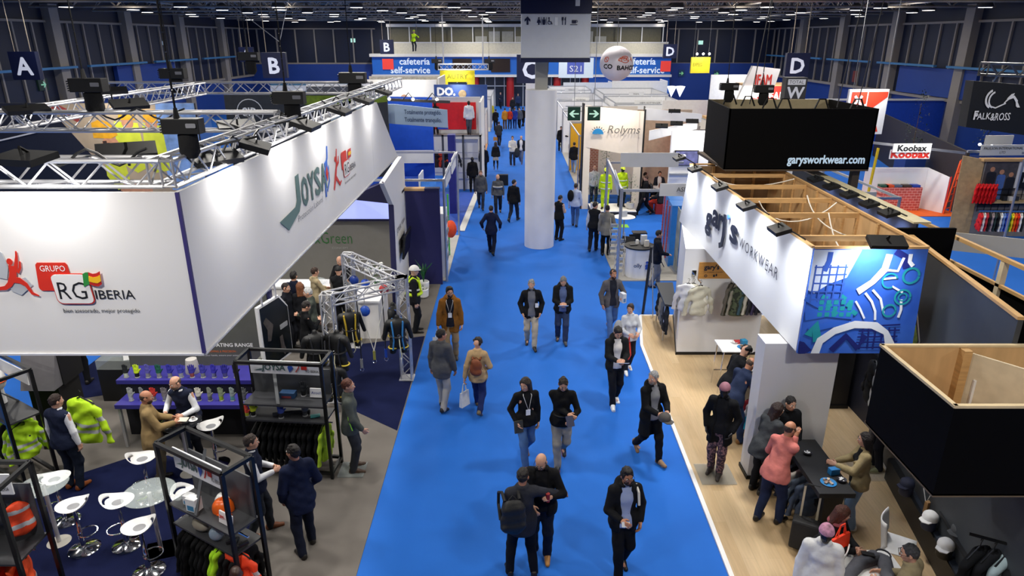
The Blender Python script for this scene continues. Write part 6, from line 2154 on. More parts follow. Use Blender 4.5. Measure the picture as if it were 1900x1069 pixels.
def ball_cap(P, a, crown, band, label, stand=True):
 t = thing('peaked_hat', label, 'cap', P)
 x, y, z = P
 hz = .16 if stand else 0
 if stand:
  MB().lathe([(.09, 0), (.1, .02), (.1, .17), (.085, .19)], P, 18).build('stand', mat(band, r=.5), t, True)
 MB().lathe([(.105, 0), (.108, .03), (.1, .08), (.06, .12), (.0, .132)], (x, y, z + hz), 18).build('crown', mat(crown, r=.7), t, True)
 c, s_ = math.cos(a), math.sin(a)
 MB().prism([(x + c * d - s_ * w, y + s_ * d + c * w, z + hz + .005) for d, w in ((.08, -.085), (.15, -.075), (.19, 0), (.15, .075), (.08, .085))], (0, 0, .012)).build('peak', mat(crown, r=.7), t)
 return t


ball_cap((6.2, 9.0, .45), 3.6, '#2b3048', '#2b3048', 'navy cap at the far end of the black ledge')
ball_cap((6.1, 8.2, .45), 3.6, '#e8e8ea', '#2b3450', 'white and navy cap on the black ledge')
ball_cap((5.98, 7.62, .45), 3.8, '#e8e8ea', '#26241f', 'white and black cap nearest on the black ledge')
ball_cap((6.22, 7.75, .75), 3.5, '#54565a', '#54565a', 'grey cap on the small upper shelf of the ledge', False)
carton((6.28, 8.55, .45), (.1, .06, .2), .3, '#b08a5c', 'brown card box beside the white and navy cap')
carton((6.42, 8.15, .75), (.1, .08, .16), .3, '#c9a23c', 'yellow pack behind the grey cap')
carton((6.5, 8.35, 1.0), (.25, .03, .3), .4, '#c7a578', 'wooden card tucked under the black box')
for i, (c, lb) in enumerate((('#101216', 'black jacket frontmost on the lower right rail'), ('#16181d', 'black jacket second on the lower right rail'), ('#9fb4bc', 'pale blue lined jacket at the back of the lower right rail'), ('#15171b', 'black jacket at the right edge of the picture'))):
 hung((5.72 + i * .13, 6.75 - i * .06, 1.42), .5, c, lb, None, scale=1.25)
MB_r = thing('clothes_rail', 'black clothes rail at the lower right edge', 'rail', (6, 6.6, 1.5))
MB().tube((5.6, 6.82, 1.5), (6.4, 6.4, 1.5), .02).build('bar', BLACK, MB_r, True)
for i in range(4):
 hung((6.62 - i * .05, 11.2 - i * .3, 1.75), 1.3, ('#1b1d22', '#b9bcc0', '#23252b', '#9fb0bf')[i], ('black', 'pale grey', 'dark', 'light blue')[i] + ' garment hanging on the slate wall behind the black box', None, scale=1.2)
dc = thing('dark_cabinet', 'tall dark cabinet at the far end of the slate wall', 'cabinet', (6.7, 12.9, 0))
MB().bx(6.35, 12.4, .03, 6.9, 13.4, 2.3).build('body', mat('#2c2d2f', r=.5), dc)
MB().bx(6.33, 12.38, .2, 6.36, 13.42, 2.32).build('door', mat('#242527', r=.45), dc)
MB().bx(6.3, 12.36, .03, 6.92, 13.44, .1).build('skirting', BLACK, dc)
# panels beyond: black lined partition with open timber frame, navy panel with floods
fr2 = thing('timber_partition', 'black partition with open timber frame behind the slate wall', 'partition', (7.8, 10, 0))
MB().bx(7.75, 7.7, .03, 7.8, 13.2, 3.5).build('panel', BK, fr2)
b = MB()
b.bar((7.72, 7.7, 3.95), (7.72, 13.2, 3.95), .07, .06)
b.bar((7.72, 7.7, 3.52), (7.72, 13.2, 3.52), .05, .05)
b.build('rim', PINE, fr2)
for y in (8.3, 10.2, 12.1):
 MB().bar((7.74, y, .1), (7.74, y, 3.95), .09, .09).build('stud', mat('#e0cfae', r=.6), fr2)
np_ = thing('navy_flood_panel', 'navy panel lit by small black floodlights behind the timber box', 'partition', (6.9, 14, 0))
MB().prism([(6.95, 11.4, 1.5), (7.08, 17.2, 1.5), (7.08, 17.2, 4.2), (6.95, 11.4, 4.2)], (.04, 0, 0)).build('panel', mat('#232c44', r=.4), np_)
MB().bar((7.05, 11.4, 4.22), (7.15, 17.2, 4.22), .3, .03).build('rim', mat('#cfc4a0', r=.4), np_)
MB().bx(6.6, 11.3, 3.3, 7.6, 11.36, 4.15).build('end_panel', BK, np_)
MB().bx(6.98, 11.4, .03, 7.02, 17.2, 1.5).build('lower_panel', mat('#1c2030'), np_)
for i, y in enumerate((14.9, 14.1, 13.3, 12.5, 11.8)):
 floodlight((6.66, y, 4.3), (6.97, y, 3.2), ['black floodlight farthest along the navy panel', 'black floodlight second from the far end of the navy panel', 'black floodlight midway along the navy panel', 'black floodlight second from the near end of the navy panel', 'black floodlight nearest on the navy panel'][i], 10, w=.34, group=None, arm=(7.0, y, 4.24), spread=110, col=(.8, .86, 1))

# black hanging tower with web address
tw_ = thing('black_sign_box', 'big black sign box with web address above the timber structure', 'sign', (6.5, 15.5, 4.4))
MB().bx(4.8, 15.5, 4.4, 8.1, 15.54, 5.74).build('front_panel', BK, tw_)
MB().prism([(4.8, 15.5, 4.4), (5.0, 18.0, 4.4), (5.0, 18.0, 5.74), (4.8, 15.5, 5.74)], (.04, 0, 0)).build('side_panel', BK, tw_)
MB().bx(5.0, 17.96, 4.4, 8.1, 18.0, 5.74).build('back_panel', mat('#cdbd98', r=.6), tw_)
MB().bx(8.06, 15.5, 4.4, 8.1, 18, 5.74).build('side_panel', BK, tw_)
MB().bx(4.85, 15.5, 4.36, 8.1, 18, 4.42).build('underside', mat('#4a3d30'), tw_)
for x, y in ((5.2, 17.8), (7.9, 17.8), (7.9, 15.7)):
 MB().bx(x - .08, y - .08, .03, x + .08, y + .08, 4.4).build('post', mat('#3b3228'), tw_)
text('garysworkwear.com', .19, Fr((7.97, 15.49, 4.54), (1, 0, 0), (0, 0, 1)), 0, 0, emit('#a9bfd2', .5), tw_, align='RIGHT', w=1.74, bold=.03)
b = MB()
for x, y in ((5.1, 17.0), (5.4, 16.6), (5.7, 16.0), (6.0, 15.9), (6.8, 15.8), (7.6, 15.8)):
 b.path([(x, y, 5.7), (x + .08, y, 5.92), (x + .22, y, 5.92), (x + .32, y, 5.7)], .02, 6)
b.build('lifting_strap', BLACK, tw_)
for x, y, lb in ((5.2, 17.0, 'black chain bag and hoist on the left rim of the black sign box'), (5.75, 16.2, 'black hoist hook on the front rim of the black sign box')):
 hoist((x, y, 6.1), lb, s=.7)
for (x, y), nm in (((5.6, 16.6), 'left'), ((7.3, 15.8), 'middle'), ((7.8, 15.9), 'right')):
 tag(MB().tube((x, y, 5.74), (x + .6, y + .3, 10.9), .012, n=5).build('suspension_wire', mat('#303034', var=0)), nm + ' suspension wire of the black sign box', 'wire')

# ---------------------------------------------------------------- stands further back, left of the aisle
def at(P, dx=0, dy=0, dz=0):
 return (P[0] + dx, P[1] + dy, P[2] + dz)


# frame stand behind the navy wall
fs_ = system_stand(-6.5, -2.05, 20.3, 25.6, 'white framed stand with shelves behind the navy wall', h=3.25, walls='', floor='#b9b6b0')
wall('wall_panel', -6.4, 25.55, -3.4, 25.55, 0, 2.3, mat('#1c4fc0', r=.5), fs_)
wall('wall_panel', -6.4, 23.0, -4.1, 23.0, 0, 1.6, mat('#16233f'), fs_)
for y in (21.0, 23.2):
 MB().bar((-2.05, y, 3.1), (-2.05, y + 1.6, 3.1), .03, .5).build('name_board', paint('#dfe2e4'), fs_)
MB().bx(-2.45, 20.6, 0, -2.1, 21.6, 2.1).build('shelf_unit', paint('#eceef0'), fs_)
for z in (.5, .9, 1.3, 1.7):
 MB().bx(-2.12, 20.62, z, -2.06, 21.58, z + .12).build('stock', mat('#8a9298', var=.5, sc=12), fs_)
MB().bx(-3.35, 24.3, 1.2, -3.3, 25.4, 2.6).build('poster', mat('#d5dbe2'), fs_)
MB().bx(-3.3, 24.5, 1.6, -2.75, 24.55, 2.4).build('screen', mat('#3d78c8', var=.4, sc=4, em=.4), fs_)
MB().box((-3.9, 22.2, 1.0), (1.5, .8, .06)).build('counter_top', mat('#d8ccb4'), fs_)
MB().tube((-2.2, 23.0, .03), (-2.2, 23.0, 2.2), .03).build('green_banner_pole', mat('#4ab04a'), fs_)
tag(MB().ell((-2.05, 22.15, 1.2), (.2, .25, .3), 12, 8).build('life_vest', mat('#f2501e', r=.6, bump=.6, bsc=9), smooth=True), 'orange vest hanging outside the white framed stand', 'vest')
tag(MB().path([(-4.6, 21.9, 1.0), (-4.6, 21.9, 1.6), (-4.3, 21.9, 1.75), (-4.0, 21.9, 1.6)], .07, 8).build('pipe_bend', mat('#e8c21e'), smooth=True), 'yellow bent pipe on the counter of the white framed stand', 'pipe')
kk = thing('navy_kiosk', 'slim navy kiosk column at the edge of the blue platform', 'kiosk', (-2.45, 29, 0))
MB().bx(-2.7, 29, 0, -2.4, 29.5, 3.4).build('body', mat('#262a80'), kk)
tag(MB().prism([(-4.5, 26.2, 0), (-2.02, 26.2, 0), (-1.75, 33.5, 0), (-4.5, 33.5, 0)], (0, 0, .03)).build('platform', mat('#2a52b4', r=.6)), 'blue stand floor with white edge by the navy kiosk', 'floor')
b = MB().bar((-2.0, 26.2, .03), (-1.73, 33.5, .03), .25, .03)
tag(b.build('platform_edge', paint('#dcdcd8')), 'white edge of the blue stand floor by the navy kiosk', 'edging')
# blue walled stand with slogan board
bs = thing('blue_stand', 'bright blue walled stand with a pale slogan board', 'exhibition stand', (-5, 30, 0))
BLU = mat('#1f56cc', r=.55, var=.05)
wall('wall_panel', -8, 28.5, -5.5, 30.4, 0, 4.85, BLU, bs)
wall('wall_panel', -5.5, 30.4, -3.4, 30, 0, 4.85, BLU, bs)
wall('white_band', -6.0, 29.7, -3.4, 29.8, 2.1, 2.65, paint('#e4e4e2'), bs)
b = MB().prism([(-4.6, 27.6, 4.02), (-2.5, 27.2, 3.92), (-2.5, 27.2, 4.6), (-4.6, 27.6, 4.78)], (0, -.08, 0))
b.prism([(-5.35, 28.3, 4.0), (-4.6, 27.6, 4.02), (-4.6, 27.6, 4.78), (-5.35, 28.3, 4.72)], (0, -.08, 0))
b.build('slogan_board', mat('#a9bfd8', r=.9, var=.02, spec=.1), bs)
MB().bx(-2.9, 27.2, 3.86, -2.5, 27.3, 3.95).build('slogan_board_edge', BLU, bs)
sf = Fr((-4.55, 27.5, 4.0), (1, -.19, 0), (0, 0, 1))
text('Totalmente protegido.', .17, sf, .35, .42, paint('#31466c'), bs, w=1.5, gap=.02, bold=.01)
text('Totalmente tranquilo.', .17, sf, .35, .13, paint('#31466c'), bs, w=1.5, gap=.02, bold=.01)
MB().bar((-6, 28.6, 4.9), (-2.4, 27.1, 4.9), .1, .1).build('light_rail', mat('#3a3a3e'), bs)
for i in range(3):
 b = MB()
 P = Vector((-5.2 + i * .95, 27.6 - i * .15, 4.95))
 b.path([P, P + Vector((.2, .25, .25)), P + Vector((.4, .0, .05))], .02, 5)
 b.mat(1).ell(P + Vector((.4, 0, .02)), .06, 8, 5)
 b.build('spotlight', [BLACK, emit('#fff4dc', 12)], bs)
# red fronted two level shop
rs = thing('red_shop_stand', 'two level stand with a red panel and black mannequins above racks of clothes', 'exhibition stand', (-2.9, 34, 0))
WP = paint('#e4e3e0')
MB().bx(-4.4, 34.6, 2.75, -1.55, 34.7, 4.5).build('white_frame_panel', WP, rs)
MB().bx(-4.2, 34.55, 2.95, -1.78, 34.6, 4.25).build('red_panel', mat('#d61f22', r=.4, em=.12), rs)
MB().bx(-4.4, 33.9, 2.68, -1.5, 34.6, 2.75).build('ledge', mat('#6d6e70'), rs)
for x in (-3.4, -2.4, -1.55):
 MB().bx(x - .05, 33.9, 0, x + .05, 34.0, 2.75).build('post', mat('#4a4c50'), rs)
MB().bx(-1.6, 34, 0, -1.5, 38, 4.3).build('side_wall', WP, rs)
MB().bx(-4.4, 38, 0, -1.5, 38.1, 2.7).build('back_wall_panel', paint('#d9d5cf'), rs)
MB().bx(-3.1, 34.3, 0, -1.7, 34.4, 2.5).build('white_screen', paint('#e8e8e8'), rs)
MB().bar((-4.2, 33.95, 1.9), (-1.55, 33.95, 1.9), .04, .04).build('rail', STEEL, rs)
MB().bar((-4.2, 33.95, .9), (-1.55, 33.95, .9), .04, .04).build('rail', STEEL, rs)
for i in range(9):
 hung((-4.15 + i * .16, 34.25 + (i % 2) * .2, 1.9), R.uniform(-.5, .5), ('#2b2f35', '#c8382a', '#3b3030', '#1d1e22', '#d8472f', '#5a2b2b', '#22262e', '#b03a2e', '#30343a')[i], ('dark grey', 'red', 'dark brown', 'black', 'bright red', 'wine red', 'navy', 'brick red', 'slate')[i] + ' jacket hanging in the shop under the red panel', None, scale=1.1)
MAN = dict(hair=('none', ''), skin='#0d0d0e', faceless=True, name='mannequin', cat='mannequin', lod=1)
person((-2.1, 34.2, 2.75), 1.62, 180, 'black mannequin in a white jacket in front of the red panel', legs=((-.04, .08, .08, 0), (.06, -.06, .08, 0)), top='closed', topc='#e4e6e8', bot='#54565c', **MAN)
person((-3.75, 34.25, 2.75), 1.58, 180, 'all black mannequin at the left of the red panel', top='sweater', topc='#1d1d20', bot='#26262a', **MAN)
person((-1.95, 33.6, .0), 1.75, 170, 'black clothed mannequin standing below the white jacketed one', top='closed', topc='#131316', bot='#121214', **MAN)
person((-3.15, 35.2, 0), 1.66, 200, 'person with red hair browsing under the red panel', top='jacket', topc='#b22c26', hair=('long', '#7a3418'), fem=True, lod=2)
person((-2.55, 35.0, 0), 1.68, 170, 'dark haired person behind the rack under the red panel', top='sweater', topc='#3a2a28', hair=('long', '#1c1310'), fem=True, lod=2)
# blue board, yellow stand, white walls behind
ds = thing('blue_sign_board', 'blue sign board with white letters above the red fronted stand', 'sign', (-3.2, 40, 0))
MB().bx(-4.4, 40, 3.5, -1.4, 40.1, 4.75).build('board', mat('#2b4a8c', r=.5, var=.1), ds)
text('DO.', .42, Fr((-4.4, 39.98, 3.5), (1, 0, 0), (0, 0, 1)), .2, .68, paint('#f0f0f0'), ds, bold=.05)
text('RE.', .42, Fr((-4.4, 39.98, 3.5), (1, 0, 0), (0, 0, 1)), .2, .12, paint('#f0f0f0'), ds, bold=.05)
flat(Fr((-4.4, 39.98, 3.5), (1, 0, 0), (0, 0, 1)), [disc(1.6, .75, .22), stroke([(1.5, .5), (1.75, .3), (2.0, .2)], .3)], mat('#8f7a5a', var=.3), ds, 'portrait')
for x in (-4.2, -1.6):
 MB().bx(x - .05, 40.1, 0, x + .05, 40.2, 3.6).build('post', ALU, ds)
lamp('AREA', (-3, 39.5, 4.6), 20, (-3, 40, 3.6), size=1)
ys = thing('yellow_stand', 'bright yellow stand under a lamp truss in the far left', 'exhibition stand', (-3.9, 56, 0))
YEL = mat('#e6d21c', r=.5)
MB().bx(-5.6, 55.5, 4.0, -2.9, 55.6, 4.85).build('header', YEL, ys)
MB().bx(-5.6, 55.5, 0, -5.0, 55.6, 4.0).build('leg_panel', YEL, ys)
MB().bx(-3.5, 55.5, 0, -2.9, 55.6, 4.0).build('leg_panel', YEL, ys)
MB().bx(-5.0, 55.9, 0, -3.5, 56, 3.9).build('blue_back', mat('#284a8c', var=.4, sc=3), ys)
text('AUTRY', .35, Fr((-4.25, 55.48, 4.25), (1, 0, 0), (0, 0, 1)), 0, 0, paint('#7a7420'), ys, align='CENTER', w=1.6)
lamp('AREA', (-4.3, 54.8, 4.9), 40, (-4.3, 55.5, 3.4), size=1.5)
lattice_beam((-5.6, 54.6, 5.15), (-1.8, 54.6, 5.15), .4, 'silver lamp truss above the yellow stand', r=.05)
hoist((-5.7, 54.6, 5.55), 'black hoist at the left end of the far truss', s=1.3)
hoist((-1.7, 54.6, 5.55), 'black hoist at the right end of the far truss', s=1.3)
for x in (-5.2, -2.2):
 MB_ = tag(MB().tube((x, 54.6, 5.3), (x, 54.6, 8.97), .05).build('suspension_rod', STEEL), 'light suspension rod of the far lamp truss at its ' + ('left' if x < -4 else 'right'), 'rod')
ww = thing('white_stand', 'plain white stand wall with a small portrait above the blue stand', 'exhibition stand', (-7, 40, 0))
MB().bx(-8.6, 42, 0, -4.45, 42.1, 4.9).build('wall_panel', paint('#efece4'), ww)
MB().bx(-4.4, 42, 0, -4.3, 46, 5.0).build('side_panel', paint('#e4ded2'), ww)
flat(Fr((-8.6, 41.98, 0), (1, 0, 0), (0, 0, 1)), [disc(2.2, 3.85, .22), rrect(1.95, 3.3, 2.45, 3.75, .1)], mat('#b58a6c', var=.2), ww, 'portrait')
lamp('AREA', (-6.5, 41, 5.3), 60, (-6.5, 42, 4), size=2)
cw_ = thing('timber_stand', 'beige timber fronted stand under the cafeteria lettering', 'exhibition stand', (-9, 60, 0))
MB().bx(-12, 60, 0, -6, 60.2, 3.9).build('front', mat('#b8ab90'), cw_)
MB().bx(-12, 59.9, 3.7, -6, 60, 4.2).build('slatted_header', mat('#c9bfa8', var=.2), cw_)

# left back: dark printed walls behind the canopy
pw = thing('photo_wall', 'big printed wall with workers in yellow helmets behind the canopy', 'display wall', (-14, 23.7, 0))
DKW = mat('#1f2230', r=.5, var=.1)
MB().bx(-20, 23.7, 0, -10.7, 23.8, 5.15).build('dark_panel', DKW, pw)
wfr = Fr((-15.6, 23.69, 2.0), (1, 0, 0), (0, 0, 1))
flat(wfr, [[(.0, 3.0), (2.1, 0), (4.9, 0), (4.9, 3.15), (0, 3.15)]], mat('#b6a287', var=.2, sc=.8), pw, 'print_ground', gap=.003)
flat(wfr, [[(3.6, 3.15), (4.9, 3.15), (4.9, .2), (3.7, .2), (3.5, 1.5)]], mat('#7fa2d8', var=.4, sc=2), pw, 'print_blue', gap=.006)
flat(wfr, [[(.05, 3.0), (.9, 2.5), (1.0, 2.75), (.3, 3.12)]], mat('#a8443c', var=.2), pw, 'print_red', gap=.006)
YV = mat('#d6de3c', var=.15, sc=2)
SK2 = mat('#c98f6c', var=.15)
flat(wfr, [[(1.5, .7), (1.55, 1.5), (2.2, 1.2), (2.3, .4), (1.8, .2)], [(2.0, 1.2), (2.1, 2.55), (2.9, 2.5), (3.0, 1.0), (2.6, .8)], [(2.95, 1.3), (3.05, 2.5), (3.7, 2.4), (3.75, .9), (3.2, .8)]], YV, pw, 'print_vests', gap=.008)
flat(wfr, [disc(1.85, 1.75, .3), disc(2.55, 2.5, .2), disc(3.35, 2.45, .2), stroke([(2.0, .4), (2.5, .1), (3.0, .15)], .5)], SK2, pw, 'print_faces', gap=.01)
flat(wfr, [disc(1.78, 1.62, .22), stroke([(1.65, 1.9), (1.68, 1.65), (1.85, 1.5)], .14)], mat('#3b2a22'), pw, 'print_beard', gap=.012)
flat(wfr, [[(1.3, 2.0), (1.32, 2.5), (1.6, 2.62), (2.0, 2.5), (2.15, 2.1), (1.9, 1.98)], [(2.25, 2.6), (2.35, 3.0), (2.75, 3.0), (2.85, 2.6)], [(3.1, 2.55), (3.15, 2.95), (3.55, 2.95), (3.6, 2.5)]], mat('#e8a81e', var=.15), pw, 'print_helmets', gap=.014)
text('¿O EL FUTURO', .28, Fr((-20, 23.69, 2.0), (1, 0, 0), (0, 0, 1)), 3.3, .3, paint('#d8d8dc'), pw, w=2.6, gap=.004)
MB().bar((-18.5, 23.66, 3.7), (-16.2, 23.66, 4.2), .02, .05).build('print_line', paint('#d8d8dc'), pw)
lamp('AREA', (-13.2, 22.6, 5.4), 30, (-13.2, 23.7, 3.5), size=1.5)
sr = thing('dark_stand', 'dark walled stand with an oval emblem and a green wave behind the canopy', 'display wall', (-8, 26, 0))
MB().bx(-10.6, 26, 0, -4.6, 26.1, 5.25).build('dark_panel', mat('#2a2f38', r=.5, var=.15), sr)
srf = Fr((-10.6, 25.99, 4.0), (1, 0, 0), (0, 0, 1))
flat(srf, [arc(.9, .62, .46, .03, 0, 359, 24)], paint('#e0e4e8'), sr, 'oval_ring')
text('SIR', .3, srf, .9, .5, paint('#e8ecf0'), sr, align='CENTER', bold=.03)
flat(srf, [[(1.7, 1.2), (3, .9), (4.5, .85), (6, 1.0), (6, 1.22), (1.7, 1.22)]], mat('#6f8a1c', var=.3), sr, 'green_wave')
flat(srf, [arc(4.7, .2, .55, .3, 60, 330, 18)], mat('#9fb6c4'), sr, 'swirl')
for i, (x0, x1, y, h, c, lb) in enumerate(((-14.5, -11.5, 36, 4.6, '#dfe0e2', 'white stand wall behind the second truss'), (-11.0, -7.5, 38, 4.9, '#e8e8ea', 'white boxed stand with a dark lettered band left of the blue stand'), (-20, -15.5, 33, 3.6, '#2a5a9c', 'blue stand wall far left behind the trusses'), (-11, -8, 48, 4.6, '#c9c6be', 'pale stand wall in front of the letter B'), (-17, -12, 50, 4.2, '#3a6a8c', 'teal stand wall at the far left'))):
 t = thing('far_stand', lb, 'exhibition stand', ((x0 + x1) / 2, y, 0))
 MB().bx(x0, y, 0, x1, y + .1, h).build('front_panel', mat(c, r=.6, var=.06), t)
 MB().bx(x1 - .1, y + .1, 0, x1, y + 3, h).build('side_panel', mat(c, r=.6, var=.06), t)
 MB().bx(x0, y - .05, h - .5, x1, y, h - .12).build('band', mat('#44464c' if i % 2 else '#d8dade'), t)
for i, (x0, y0, y1, lb) in enumerate(((-4.2, 44, 50, 'white shell stand left of the aisle beyond the red shop'), (-5.2, 57, 59.6, 'white shell stand left of the aisle near the far end'), (-5.4, 60, 68, 'white shell stand left of the aisle at the far doors'))):
 system_stand(x0, -1.75, y0, y1, lb, h=2.6, walls='back left', sign=('DEBUTA', 'PANTER', 'SAFETOP')[i], floor='#c98f5a' if i == 0 else '#b5b2ac')
wd_ = tag(MB().bx(-2.3, 43.8, .03, -1.9, 45.5, 1.3).build('wooden_kiosk', mat('#c9853c', r=.5)), 'orange wooden kiosk at the left edge of the far aisle', 'kiosk')

# ---------------------------------------------------------------- right of the aisle: ASD stand
asd = thing('asd_stand', 'grey floored shell stand named ASD SYSTEMS beside the cross aisle', 'exhibition stand', (4.5, 20.4, 0))
MB().bx(3.28, 20.3, 0, 6.6, 24.4, .03).build('floor_panel', mat('#a19e98', r=.85, var=.08, sc=3), asd)
for x, y in ((3.32, 20.4), (6.5, 20.4), (3.62, 25.9)):
 MB().tube((x, y, 0), (x, y, 2.95), .05, n=12).build('post', ALU, asd, True)
for p, q in (((3.32, 20.4, 2.88), (6.5, 20.4, 2.88)), ((3.32, 20.4, 2.88), (3.62, 25.9, 2.88)), ((3.62, 25.9, 2.78), (6.5, 25.9, 2.78))):
 MB().bar(p, q, .06, .08).build('top_rail', ALU, asd)
MB().bx(4.45, 20.32, 2.72, 6.2, 20.36, 3.1).build('name_board', paint('#d5d5d4'), asd)
text('ASD SYSTEMS', .14, Fr((4.45, 20.31, 2.72), (1, 0, 0), (0, 0, 1)), .5, .14, paint('#4a4c50'), asd)
MB().prism([(3.36, 21.2, 2.55), (3.52, 23.2, 2.55), (3.52, 23.2, 3.0), (3.36, 21.2, 3.0)], (-.03, 0, 0)).build('name_board', paint('#b8bec8'), asd)
MB().bx(4.1, 25.85, 2.62, 6.3, 25.9, 3.15).build('fascia', paint('#c9c9c8'), asd)
lk = thing('locker', 'blue locker cabinets on the right side of the ASD stand', 'cabinet', (5.4, 22, 0))
for i in range(3):
 y = 21.7 + i * .85
 MB().prism([(5.2 + i * .1, y, .03), (5.27 + i * .1, y + .83, .03), (5.27 + i * .1, y + .83, 2.1), (5.2 + i * .1, y, 2.1)], (.5, 0, 0)).build('door', mat('#2f7fd8', r=.35), lk)
 MB().bar((5.19 + i * .1, y + .4, .2), (5.21 + i * .1, y + .4, 2.0), .02, .04).build('lock_strip', mat('#c8504a', var=.5, sc=20), lk)
bn = thing('roll_up_banner', 'grey roll up banner beside the blue lockers', 'banner', (5.3, 21.3, 0))
MB().prism([(5.3, 20.9, .08), (5.36, 21.6, .08), (5.36, 21.6, 2.1), (5.3, 20.9, 2.1)], (.02, 0, 0)).build('print', mat('#9aa09c', var=.4, sc=3), bn)
MB().bx(5.25, 20.9, .03, 5.45, 21.6, .1).build('foot', ALU, bn)
ctr = thing('white_counter', 'round fronted white counter with a black top at the ASD stand', 'counter', (4.05, 20.75, 0))
MB().lathe([(.42, .03), (.42, .98)], (4.05, 20.85, 0), 28).build('body', WHITE, ctr, True)
MB().lathe([(.47, .98), (.47, 1.02), (0, 1.021)], (4.05, 20.85, 0), 28).build('top', BLACK, ctr, True)
text('olly', .13, Fr((3.95, 20.42, .42), (1, 0, 0), (0, 0, 1)), -.12, 0, paint('#4a5a7c'), ctr, bold=.02)
flat(Fr((4.25, 20.45, .4), (1, .25, 0), (0, 0, 1)), [disc(0, .06, .06), disc(0, .17, .045), rrect(-.05, -.06, .05, .02, .02)], paint('#2a50b4'), ctr, 'badge')
for i, (dx, dy, d, c, lb) in enumerate(((-.2, .0, (.22, .16, .03), '#3a3c40', 'dark catalogue on the ASD counter'), (.15, .12, (.18, .12, .3), '#c8ccd4', 'upright catalogue box on the ASD counter'), (.2, -.12, (.14, .1, .2), '#d8d4cc', 'leaflet holder on the ASD counter'), (-.05, .15, (.08, .08, .14), '#f0f0f0', 'white paper cup on the ASD counter'))):
 carton((4.05 + dx, 20.85 + dy, 1.02), d, .2, c, lb)
round_table((4.1, 24.3), .4, 1.08, 'round white high table with leaflets at the ASD stand', top=WHITE, name='high_table')
carton((4.1, 24.35, 1.085), (.2, .1, .2), .4, '#b8bcc4', 'leaflet stand on the white high table')
sq_ = thing('bar_stool', 'black topped bar stool at the ASD stand', 'stool', (4.45, 23.3, 0))
MB().bx(4.25, 23.15, .74, 4.75, 23.5, .78).build('seat', mat('#2a2b2e', r=.4), sq_)
MB().tube((4.5, 23.32, .03), (4.5, 23.32, .74), .035).build('column', STEEL, sq_)
MB().lathe([(.2, 0), (.2, .02)], (4.5, 23.32, .03), 20).build('base', STEEL, sq_)


def fold_chair(x, y, deg, label):
 t = thing('folding_chair', label, 'chair', (x, y, .03))
 Mx = Matrix.Translation((x, y, .03)) @ Matrix.Rotation(math.radians(deg), 4, 'Z')
 MB().hexa([Mx @ Vector(p) for p in ((-.2, -.18, .43), (.2, -.18, .43), (.2, .2, .45), (-.2, .2, .45), (-.2, -.18, .46), (.2, -.18, .46), (.2, .2, .48), (-.2, .2, .48))]).build('seat', BLACK, t)
 MB().hexa([Mx @ Vector(p) for p in ((-.2, -.24, .65), (.2, -.24, .65), (.2, -.22, .65), (-.2, -.22, .65), (-.2, -.3, .88), (.2, -.3, .88), (.2, -.28, .88), (-.2, -.28, .88))]).build('backrest', BLACK, t)
 for s_ in (-1, 1):
  MB().tube(Mx @ Vector((s_ * .21, -.3, .88)), Mx @ Vector((s_ * .21, .25, 0)), .013, n=6).build('leg', mat('#3a3c40', m=.6, r=.4), t)
  MB().tube(Mx @ Vector((s_ * .21, .15, .46)), Mx @ Vector((s_ * .21, -.3, 0)), .013, n=6).build('leg', mat('#3a3c40', m=.6, r=.4), t)
 return t


fold_chair(3.85, 22.0, 160, 'black folding chair left behind the ASD counter')
fold_chair(4.75, 21.7, -60, 'black folding chair right behind the ASD counter')
fold_chair(4.3, 22.3, 200, 'black folding chair middle behind the ASD counter')
for i, (x, y) in enumerate(((3.42, 20.75), (3.5, 22.6))):
 t = thing('literature_stand', ('near' if i == 0 else 'far') + ' zigzag leaflet stand at the left edge of the ASD floor', 'leaflet stand', (x, y, .03))
 b = MB()
 for s_ in (-.14, .14):
  b.path([(x + s_, y + (.1 if k % 2 else -.1), .05 + k * .2) for k in range(8)], .01, 5)
 b.build('frame', STEEL, t)
 for k in range(6):
  MB().box((x, y, .2 + k * .2), (.22, .02, .14), 0, .5).build('tray', mat('#c2c6ca', var=.2), t)
tb = thing('tripod_banner', 'dark banner seen edge on with its steel support by the wooden floor', 'banner', (3.7, 17.3, 0))
MB().prism([(3.58, 17.5, .03), (3.66, 17.75, .03), (3.74, 17.55, 2.0), (3.66, 17.35, 2.0)], (.05, -.02, 0)).build('print', mat('#17181c', var=.3, sc=4), tb)
MB().tube((3.85, 17.25, .03), (3.74, 17.45, 1.95), .014).build('support', STEEL, tb)
tag(MB().bx(3.95, 26.8, .0, 4.75, 27.3, .006).build('floor_sticker', paint('#86c83c')), 'lime green floor sticker in the cross aisle', 'sticker')
# Rolyms stand
ro = thing('rolyms_stand', 'cream fronted Rolyms stand with plants beyond the cross aisle', 'exhibition stand', (4.2, 30, 0))
CRM = mat('#efe2d2', r=.55, var=.02)
MB().prism([(3.2, 30, 2.75), (5.4, 29.7, 2.4), (5.4, 29.7, 4.3), (3.1, 30, 4.5)], (0, .1, 0)).build('fascia_panel', CRM, ro)
MB().bx(3.1, 30, 0, 3.4, 30.1, 4.5).build('left_leg', CRM, ro)
MB().prism([(5.3, 29.75, 0), (5.6, 29.7, 0), (5.6, 29.7, 4.3), (5.3, 29.75, 4.3)], (0, .1, 0)).build('right_leg', CRM, ro)
MB().prism([(3.02, 30.3, 0), (3.06, 30.0, 0), (3.06, 30.0, 4.6), (3.02, 30.3, 4.6)], (.05, 0, 0)).build('dark_side', BLACK, ro)
MB().prism([(5.62, 29.7, 0), (5.9, 31.5, 0), (5.9, 31.5, 4.35), (5.62, 29.7, 4.35)], (.06, 0, 0)).build('dark_side', BLACK, ro)
